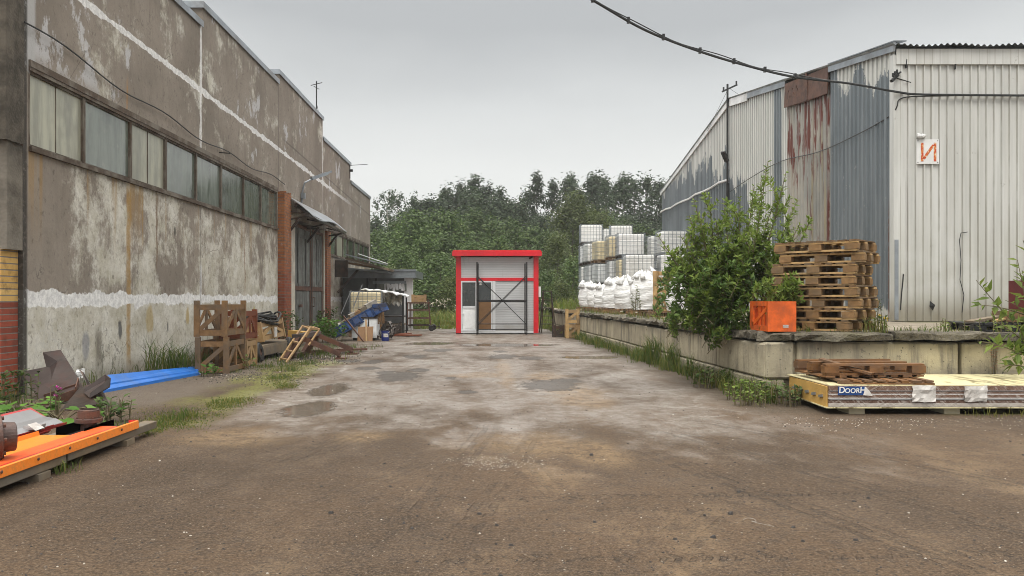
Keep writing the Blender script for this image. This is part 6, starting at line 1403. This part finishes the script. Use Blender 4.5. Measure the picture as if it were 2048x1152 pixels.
for a in (('dark1', 855, 404, 82), ('dark2', 878, 396, 80), ('dark1', 905, 388, 84), ('dark2', 936, 378, 82), ('dark1', 966, 386, 84), ('dark2', 990, 394, 80), ('dark2', 1012, 398, 84), ('dark1', 1034, 402, 80), ('dark2', 750, 432, 84), ('dark1', 815, 418, 86), ('dark1', 925, 392, 90), ('dark1', 1050, 410, 92), ('dark2', 955, 385, 74), ('dark2', 890, 400, 73)): tree(*a)
for a in (('pop1', 1077, 343, 82, .9), ('pop2', 1052, 372, 84, .9), ('pop1', 1108, 358, 86, .9), ('pop2', 1133, 349, 84, .9), ('pop1', 1148, 344, 88, .8), ('pop1', 1178, 344, 84, 1), ('pop2', 1197, 341, 86, 1), ('pop1', 1214, 349, 82, .9), ('pop1', 1241, 344, 84, 1), ('pop2', 1269, 349, 86, .95), ('pop2', 1291, 345, 84, .9), ('pop2', 1312, 354, 86, .9), ('pop2', 1331, 358, 88, .9), ('pop2', 1352, 362, 88, .9), ('pop2', 1228, 362, 90, .9), ('pop1', 1160, 372, 78, 1)): tree(*a)
for a in (('dark1', 1090, 430, 76), ('dark1', 1250, 430, 78), ('dark2', 1290, 440, 78), ('dark1', 1180, 420, 80), ('dark2', 1330, 440, 80)): tree(*a)
for a in (('mid1', 752, 468, 60), ('mid2', 792, 440, 62), ('mid1', 826, 432, 58), ('mid2', 868, 425, 62), ('mid1', 905, 432, 60), ('mid1', 950, 428, 64), ('mid2', 985, 440, 60), ('mid1', 1025, 446, 62), ('mid2', 1058, 455, 60), ('mid1', 1095, 470, 58), ('mid2', 845, 480, 54), ('mid1', 890, 475, 54), ('mid1', 1000, 480, 54), ('mid2', 770, 505, 54), ('mid1', 805, 495, 52), ('mid1', 1050, 500, 52), ('mid2', 1215, 430, 64), ('mid1', 1255, 450, 62), ('mid2', 1295, 455, 62), ('mid1', 1190, 470, 60), ('mid1', 945, 490, 50)): tree(*a)
tree('olive', 1140, 388, 62, 1.0, 'big yellow-green willow tree standing between the kiosk and the caged tanks'); tree('olive', 1172, 412, 66, .9, 'smaller yellow-green willow just behind the tallest tank stack'); tree('olive', 1118, 470, 50, .9, 'low yellow-green willow right behind the step ladder')
tree('olive', 1205, 425, 60, .8, 'yellow-green willow rising over the tank stacks')
tree('bush', 878, 514, 47, 1.15, 'round willow bush just left of the kiosk roof'); tree('bush', 845, 535, 49, 1.1, 'round bush behind the grey hut'); tree('bush2', 905, 545, 45, .9, 'olive bush close to the red corner post of the kiosk'); tree('bush', 1092, 545, 44, .9, 'round bush behind the meter box of the kiosk'); tree('bush2', 1122, 556, 42, .85, 'olive bush behind the stacked small crates'); tree('bush', 1145, 520, 47, 1, 'round bush beside the tall tank stack')
tree('bush2', 790, 530, 50, 1.2, 'olive bush behind the lean-to roofing sheets'); tree('bush', 960, 540, 52, 1.3, 'round bush hidden behind the kiosk roof'); tree('bush', 1035, 530, 50, 1.3, 'round bush behind the kiosk wall')

# ---- big willow shrub overhanging the dock corner
sh = thing('willow_shrub', 'big leafy willow shrub growing on the dock corner and hanging over its edge', 'shrub', (3.6, 12.1, DZ))
lf_ = MB(); stm = MB(); YB = 12.0
def shoot(p0, p1, r, dens, L, side=True, mi=0, m=lf_):
    p0, p1 = Vector(p0), Vector(p1); mid = p0.lerp(p1, .5) + Vector((rnd.uniform(-.08, .08), rnd.uniform(-.08, .08), .08)); pts = [p0.lerp(mid, i / 4 * 1).lerp(mid.lerp(p1, i / 4), i / 4) for i in range(5)]
    stm.tube(pts, [r * (1 - .17 * i) for i in range(5)], 4, cap=False); ln = (p1 - p0).length; n = int(dens * ln)
    for i in range(n):
        s = rnd.uniform(.12, 1.0); b_ = p0.lerp(mid, s).lerp(mid.lerp(p1, s), s); ax = (p1 - p0).normalized(); a = rnd.uniform(0, 6.28)
        o = ax.orthogonal().normalized(); o2 = ax.cross(o); dr = (o * math.cos(a) + o2 * math.sin(a)) * .85 + ax * rnd.uniform(.25, .8) + Vector((0, 0, rnd.uniform(-.25, .2)))
        l_ = L * rnd.uniform(.65, 1.2) * (1 - .35 * max(0, s - .7) / .3); m.leaf(b_, dr, rv() * .6 + Vector((0, -.2, 1)), l_, l_ * rnd.uniform(.36, .48), mi)
# upright leading shoots by their tips in the photo
tips = [(1536, 322, 3.2), (1508, 372, 3), (1572, 345, 3), (1560, 372, 3), (1595, 400, 2.6), (1480, 392, 3), (1468, 420, 3), (1447, 405, 3), (1418, 385, 3), (1388, 400, 3), (1402, 440, 3), (1378, 430, 2.6), (1432, 440, 3), (1520, 430, 3), (1545, 450, 3), (1495, 455, 3), (1600, 448, 2.4), (1622, 440, 2.4), (1585, 470, 3), (1360, 470, 2.6), (1370, 500, 3), (1345, 520, 2.6), (1322, 492, 2.2), (1330, 540, 2.2), (1315, 470, 2), (1410, 470, 3), (1455, 470, 3)]
for (px, py, dn) in tips:
    Y = YB + rnd.uniform(-.45, .5); tp_ = P(px, py, Y); bx = 3.55 + (tp_.x - 3.55) * .35 + rnd.uniform(-.12, .12); b_ = Vector((bx, YB + (Y - YB) * .4 + rnd.uniform(-.1, .1), DZ + .25)); shoot(b_, tp_, .014, 62, .102, mi=0)
    for k in range(7):
        s = rnd.uniform(.2, .85); c = b_.lerp(tp_, s); e = c + Vector((rnd.uniform(-.32, .32), rnd.uniform(-.28, .28), rnd.uniform(.12, .36))); shoot(c, e, .006, 74, .094)
# dense body
body = [(1350, 560), (1400, 540), (1450, 520), (1500, 510), (1550, 520), (1575, 545), (1380, 600), (1430, 590), (1480, 580), (1530, 580), (1560, 590), (1390, 640), (1440, 640), (1480, 640), (1370, 630), (1500, 560), (1420, 560), (1460, 600), (1350, 605), (1410, 615), (1440, 660), (1410, 655), (1475, 610), (1440, 555)]
for (px, py) in body:
    for k in range(14):
        Y = YB + rnd.uniform(-.6, .45); c = P(px + rnd.uniform(-32, 32), py + rnd.uniform(-26, 26), Y); base_ = Vector((3.6 + (c.x - 3.6) * .4, YB + .1, DZ + .1 + max(0, c.z - DZ) * .3)); b_ = c.lerp(base_, .45) if k % 3 == 0 else c - Vector((rnd.uniform(-.2, .2), rnd.uniform(-.15, .15), .22))
        shoot(b_, c + Vector((rnd.uniform(-.12, .12), rnd.uniform(-.18, .05), rnd.uniform(-.05, .18))), .006, 96, .106, mi=1 if rnd.random() < .55 else 0)
for (px, py) in ((1600, 560), (1590, 575), (1575, 585), (1555, 570), (1605, 590), (1585, 560)):
    for k in range(3): c = P(px + rnd.uniform(-12, 12), py + rnd.uniform(-12, 20), 10.75); shoot(c - Vector((.15, -.35, .22)), c, .006, 75, .11)
lf_.build('foliage', [M['leafwillow'], leafmat('leaf_willow_deep', (.06, .12, .024), (.14, .22, .05))], sh); stm.build('stem', M['stem'], sh)
# ---- sapling at the right edge
sa = thing('sapling_shrub', 'young sapling with large pale green leaves reaching in at the right edge', 'shrub', P(2060, 740, 9.6)); lf_ = MB(); stm = MB(); YS = 9.7
def stp(py):                                       # the main stem at this height
    return P(2068 + 12 * max(0, min(1, (700 - py) / 160)), py, YS)
for (p0, p1, dn) in (((2068, 700), (2035, 520), 14), ((2068, 690), (1952, 560), 14), ((2066, 720), (1955, 682), 20), ((2066, 740), (2000, 735), 22), ((2070, 640), (1960, 610), 16), ((2068, 650), (2044, 540), 18), ((2066, 700), (1985, 640), 18), ((2070, 730), (2030, 640), 22), ((2068, 735), (2020, 690), 22), ((2068, 710), (2018, 715), 22), ((2075, 600), (2046, 480), 14), ((2066, 660), (2010, 600), 14), ((2090, 735), (2075, 560), 26)):
    shoot(stp(p0[1]), P(*p1, YS - rnd.uniform(0, .25)), .01, dn * 1.15, .165, m=lf_)
stm.tube([P(2068, 752, YS + .05) - Vector((0, 0, .05)), P(2068, 700, YS), P(2075, 600, YS), P(2080, 540, YS)], [.025, .02, .014, .008], 6); lf_.add(stm.v, stm.f, 1); lf_.build('foliage', [M['leafyoung'], M['stem']], sa)
# ---- leafy weeds (things) and grass (stuff)
def weed(name, label, p, h, n, L, Wr, mat, spread=.18, group=None, flower=None):
    p = Vector(p); t = thing(name, label, 'plant', p, group); a = MB(); s_ = MB(); f_ = MB()
    for i in range(n):
        an_ = rnd.uniform(0, 6.28); r = spread * math.sqrt(rnd.uniform(0, 1)); b_ = p + Vector((r * math.cos(an_), r * math.sin(an_), 0)); hh = h * rnd.uniform(.6, 1.1); tp_ = b_ + Vector((rnd.uniform(-.3, .3) * hh * .5, rnd.uniform(-.3, .3) * hh * .5, hh)); s_.tube([b_, b_.lerp(tp_, .5) + Vector((0, 0, .02)), tp_], [.006, .005, .003], 4, cap=False)
        for k in range(max(3, int(hh / L * 2.2))):
            q_ = b_.lerp(tp_, rnd.uniform(.2, 1)); aa = rnd.uniform(0, 6.28); a.leaf(q_, (math.cos(aa), math.sin(aa), rnd.uniform(.1, .7)), Vector((0, 0, 1)) + rv() * .3, L * rnd.uniform(.6, 1.15), L * Wr * rnd.uniform(.8, 1.2))
        if flower and rnd.random() < .35:
            for k in range(10): f_.quadleaf(tp_, (rv() + Vector((0, 0, .5))).normalized(), rv(), .03, .015)
    a.build('foliage', mat, t); s_.build('stem', M['stem'], t)
    if f_.v: f_.build('flower', M[flower], t)
    return t
def burdock(label, p, n, L):
    p = Vector(p); t = thing('burdock', label, 'plant', p, 'burdock clumps by the scrap steel'); a = MB(); s_ = MB()
    for i in range(n):
        an_ = rnd.uniform(0, 6.28); r = rnd.uniform(.1, .3); h = rnd.uniform(.04, .15); tp_ = p + Vector((r * math.cos(an_), r * math.sin(an_), h)); s_.tube([p + Vector((rnd.uniform(-.04, .04), rnd.uniform(-.04, .04), 0)), p.lerp(tp_, .55) + Vector((0, 0, .05)), tp_], [.008, .006, .004], 4, cap=False)
        d_ = Vector((math.cos(an_), math.sin(an_), rnd.uniform(-.35, .1))).normalized(); u_ = (Vector((0, -.25, 1)) + rv() * .3); w_ = d_.cross(u_).normalized(); u_ = w_.cross(d_); l_ = L * rnd.uniform(.6, 1.2); ou = [(0, 0), (-.08, .28), (.1, .46), (.35, .5), (.6, .4), (.82, .2), (1, 0)]; b0 = len(a.v)
        mids = [tp_ + d_ * l_ * x - u_ * (.05 * l_ * (x ** 2)) for x in (0, .0, .1, .35, .6, .82, 1)]
        for sg in (1, -1):
            for (x, y), m_ in zip(ou, mids): a.v.append(tp_ + d_ * l_ * x + w_ * l_ * y * sg + u_ * l_ * (.12 * y + rnd.uniform(-.03, .03)))
        for m_ in mids: a.v.append(m_)
        for k in range(6):
            a.f += [[b0 + 14 + k, b0 + k, b0 + k + 1, b0 + 15 + k], [b0 + 14 + k, b0 + 15 + k, b0 + 8 + k, b0 + 7 + k]]; a.m += [0, 0]
    a.build('foliage', M['leafburdock'], t); s_.build('stem', M['stem'], t)
burdock('burdock clump with broad leaves behind the red sheets, under the brick corner', G(30, 838), 16, .15); burdock('burdock clump beside the notched steel plate', G(62, 822), 12, .13)
burdock('burdock clump between the red sheets and the steel chute', G(118, 845), 14, .14); burdock('small burdock by the upright flanged pipe', G(212, 846), 7, .1)
weed('willowherb', 'slender willowherb with a pink flower in front of the steel plate', G(108, 830), .3, 5, .1, .22, M['leafmid'], .1, None, 'pink'); weed('nettle', 'dark nettles at the brick corner of the shed', G(14, 815), .45, 22, .1, .5, M['leafmid'], .35); weed('nettle', 'nettle clump at the foot of the brick pillar', (-5.65, 22.5, 0), .85, 22, .14, .45, M['leafmid'], .4)
weed('nettle', 'leafy green weeds below the low end of the blue trough', (-4.75, 23.7, 0), .65, 40, .17, .6, M['leafburdock'], .5); weed('nettle', 'weeds sprouting at the far brick pillar', (-5.6, 27.2, 0), .9, 22, .15, .5, M['leafmid'], .35); weed('coltsfoot', 'low broad-leaved weed by the big brown crates', G(420, 752), .18, 9, .12, .6, M['leafburdock'], .14); weed('coltsfoot', 'low weed with yellowing leaves beside the crate', G(490, 738), .22, 10, .1, .5, M['leafyoung'], .2)
weed('coltsfoot', 'green weeds behind the upright flanged pipe', G(225, 842), .24, 16, .1, .5, M['leafmid'], .2); weed('goldenrod', 'thin goldenrod stalk in front of the pallet stack', (4.95, 10.55, DZ), .42, 3, .07, .3, M['leafmid'], .08); weed('hawkweed', 'yellow-flowered weed at the foot of the pallet stack', (5.1, 10.9, DZ), .2, 12, .09, .4, M['leafwillow'], .18, None, 'yellow')
weed('mugwort', 'tall thin weed standing in front of the tallest white bag', (P(1275, 0, 20.5).x, 20.5, DZ), .75, 7, .12, .3, M['leafolive'], .16); weed('mugwort', 'bushy green weed at the corner of the dock', (3.2, 10.2, 0), .24, 26, .09, .5, M['leafwillow'], .3); weed('mugwort', 'green weed clump between dock and the wrapped panels', (3.42, 9.75, 0), .27, 30, .09, .5, M['leafmid'], .28); weed('mugwort', 'low reddish-green weed before the dock corner', (3.05, 9.65, 0), .18, 22, .06, .5, M['leafyoung'], .2); weed('mugwort', 'leafy weed against the side of the block wall', (3.1, 11.6, 0), .28, 24, .1, .45, M['leafmid'], .3)
weed('mugwort', 'seedling weeds on the dock edge by the metal shed', (6.2, 10.7, DZ), .16, 20, .07, .4, M['leafyoung'], .5); weed('dry_weed', 'dry reddish seed stalk beside the sapling', P(1985, 752, 10.25), .5, 4, .04, .3, simple('dry_stalk', (.3, .14, .08), .8), .05); weed('moss_clump', 'low mossy green clump along the foot of the white siding', (10.1, 15.75, DZ - .02), .14, 70, .1, .6, M['leafmid'], .6)
weed('mugwort', 'feathery tall weed behind the ladder and small crates', (4.3, 36, 0), 1.9, 22, .22, .22, M['leafolive'], .8)
gr = MB()
def tuft(x, y, z, n, h, r, mi=0, w=.009):
    for i in range(n):
        a = rnd.uniform(0, 6.28); d_ = r * math.sqrt(rnd.uniform(0, 1)); gr.blade((x + d_ * math.cos(a), y + d_ * math.sin(a), z), (rnd.uniform(-.5, .5), rnd.uniform(-.5, .5)), h * rnd.uniform(.5, 1.15), w * rnd.uniform(.7, 1.4), mi if rnd.random() < .8 else 1 - mi)
for i in range(330):                               # along the block wall
    y = rnd.uniform(9.6, 33); y = 9.8 + (33 - 9.8) * rnd.random() ** 1.35; tuft(dkx(y) - abs(rnd.gauss(0, .14)) - .03, y, 0, 13, rnd.uniform(.12, .34), .1, 0 if rnd.random() < .7 else 1)
for (px, py, h, n) in ((1375, 728, .65, 190), (1395, 740, .6, 150), (1350, 722, .5, 110), (1420, 750, .4, 90), (1310, 720, .35, 60), (1470, 775, .3, 60), (1500, 790, .25, 60), (1200, 680, .35, 90), (1230, 690, .3, 80)):
    p = G(px, py); tuft(min(p.x, dkx(p.y) - .05), p.y, 0, n, h, .22, 0, .011)
p = G(380, 748); tuft(-5.25, 13.6, 0, 150, .62, .2, 0, .012); tuft(-5.0, 13.9, 0, 130, .5, .2); tuft(-5.45, 13.2, 0, 60, .7, .15, 0, .012)
patch = [(330, 838, 38, 9), (390, 830, 40, 10), (350, 850, 40, 6), (470, 803, 32, 7), (440, 812, 22, 5), (560, 760, 22, 8), (590, 745, 24, 8), (575, 772, 16, 5), (600, 728, 26, 6), (530, 735, 26, 5), (290, 862, 18, 5)]
for i in range(900):                               # mossy verge in patches
    a = rnd.choice(patch); px = rnd.gauss(a[0], a[2] * .7); py = rnd.gauss(a[1], a[3] * .7); p = G(px, py); tuft(p.x, p.y, 0, 9, rnd.uniform(.008, .028), .14, 1 if rnd.random() < .7 else 0, .008)
for (px, py, h) in ((360, 838, .16), (450, 805, .08), (575, 742, .15), (560, 757, .1), (110, 943, .14), (620, 728, .15), (600, 715, .2), (640, 710, .25), (530, 735, .12), (250, 857, .1), (300, 855, .08), (460, 745, .12), (15, 810, .3)): p = G(px, py); tuft(p.x, p.y, 0, 70, h * .8, .2, 0, .008)
for i in range(90): tuft(rnd.uniform(3.4, 7.5), rnd.uniform(10.4, 11.2), DZ - .01, 6, rnd.uniform(.04, .14), .12, rnd.randint(0, 1), .008)
for i in range(120): y = rnd.uniform(10.6, 33); tuft(dkx(y) + rnd.uniform(.0, .5), y, DZ - .01, 8, rnd.uniform(.05, .2), .12, rnd.randint(0, 1), .009)
tuft(4.9, 10.5, DZ - .01, 60, .3, .15, 1, .007)
for i in range(150): tuft(rnd.uniform(-5.9, -3.0), rnd.uniform(14.5, 22), 0, 10, rnd.uniform(.05, .16), .2, 0, .009)
for i in range(60): tuft(rnd.uniform(5, 12), rnd.gauss(8.75, .06), 0, 6, rnd.uniform(.03, .14), .1, 1, .007)
for i in range(60): tuft(-6.0 + rnd.uniform(0, .2), rnd.uniform(11, 40), 0, 10, rnd.uniform(.1, .3), .12, 0, .009)
tag(gr.build('grass', [M['grassmat'], M['grassdry']]), 'short grass and weeds along the walls and verges', 'grass', kind='stuff')
gr = MB()
for i in range(5200):
    y = 34 + 19 * rnd.random(); x = rnd.uniform(-9, 9); h = rnd.uniform(.35, .8) * (1 if y > 37 else .5) * (.4 + .6 * min(1, (y - 33) / 5)); tuft(x, y, -.02, 4, h * 1.15, .25, 0 if rnd.random() < .7 else 1, .05)
for i in range(700): x = rnd.uniform(2.2, 8); y = rnd.uniform(34, 46); tuft(x, y, 0 if x < 3 else DZ - .1 if y < 60 else 0, 4, rnd.uniform(.3, .8), .25, 0, .04)
tag(gr.build('meadow_grass', [M['meadow'], M['grassdry']]), 'tall rough meadow grass behind the kiosk', 'grass', kind='stuff')
gr = MB()
for i in range(420):
    y = rnd.uniform(40, 50); x = rnd.uniform(-8, 6); z = rnd.uniform(.75, 1.25)
    for k in range(3): gr.quadleaf(Vector((x, y, z)), rv(), rv(), .12, .07)
tag(gr.build('seed_heads', M['seed']), 'pale fluffy seed heads over the meadow weeds', 'weeds', kind='stuff')
# ---- loose stones and chips
pb_ = MB()
def stone(x, y, s, mi):
    b = len(pb_.v); v = [Vector((math.cos(k * 1.2566 + .3) * s * rnd.uniform(.6, 1.2), math.sin(k * 1.2566 + .3) * s * rnd.uniform(.5, 1.1), 0)) for k in range(5)]
    for p in v: pb_.v.append(p + Vector((x, y, 0)))
    for p in v: pb_.v.append(p * .6 + Vector((x, y, s * rnd.uniform(.4, .8))))
    pb_.f.append([b + 5, b + 6, b + 7, b + 8, b + 9]); pb_.m.append(mi)
    for k in range(5): pb_.f.append([b + k, b + (k + 1) % 5, b + 5 + (k + 1) % 5, b + 5 + k]); pb_.m.append(mi)
def mi_(): return rnd.choices((0, 1, 2), (.6, .34, .06))[0]
for i in range(3400):
    y = 3.2 + 14 * rnd.random() ** 1.5; x = rnd.uniform(-.66, .68) * y
    if x < -3.2 and y < 8.3: continue
    if x > dkx(max(y, 10.3)) - .1 and y > 8.6: continue
    stone(x, y, rnd.uniform(.003, .008) * (1 if rnd.random() < .93 else 2.0), mi_())
for i in range(420): p = G(rnd.uniform(1560, 2080), 836 + abs(rnd.gauss(0, 14))); stone(p.x, p.y, rnd.uniform(.003, .009), 2 if rnd.random() < .35 else mi_())
for i in range(300): p = G(rnd.gauss(985, 50), rnd.gauss(924, 7)); stone(p.x, p.y, rnd.uniform(.002, .006), 2)
for i in range(900): p = G(rnd.gauss(620, 45), rnd.gauss(715, 7)); stone(p.x, p.y, rnd.uniform(.008, .022), mi_())
for i in range(500): p = G(rnd.gauss(500, 60), rnd.gauss(752, 7)); stone(p.x, p.y, rnd.uniform(.006, .018), mi_())
for i in range(7): p = G(rnd.uniform(300, 1900), rnd.uniform(860, 1140)); stone(p.x, p.y, rnd.uniform(.012, .024), 0)
tag(pb_.build('gravel', [simple('dark_grit', (.035, .03, .027), .7), simple('brown_grit', (.13, .1, .075), .8), simple('pale_chip', (.45, .42, .37), .7)]), 'scattered grit and pale chips on the dirt', 'gravel', kind='stuff')
# ================================================================= damp rainy air
hz = bpy.data.materials.new('damp_air'); hz.use_nodes = True; n_ = hz.node_tree.nodes; n_.remove(n_['Principled BSDF'])
v_ = n_.new('ShaderNodeVolumePrincipled'); v_.inputs['Color'].default_value = (.9, .93, .95, 1); v_.inputs['Density'].default_value = .0007; v_.inputs['Anisotropy'].default_value = .2
hz.node_tree.links.new(v_.outputs[0], n_['Material Output'].inputs['Volume'])
q = MB(); q.box(-310, 310, -70, 410, -1, 26); tag(q.build('haze', hz), 'thin grey damp air over the yard', 'haze', kind='stuff')
scene.cycles.volume_bounces = 1; scene.cycles.volume_step_rate = 4
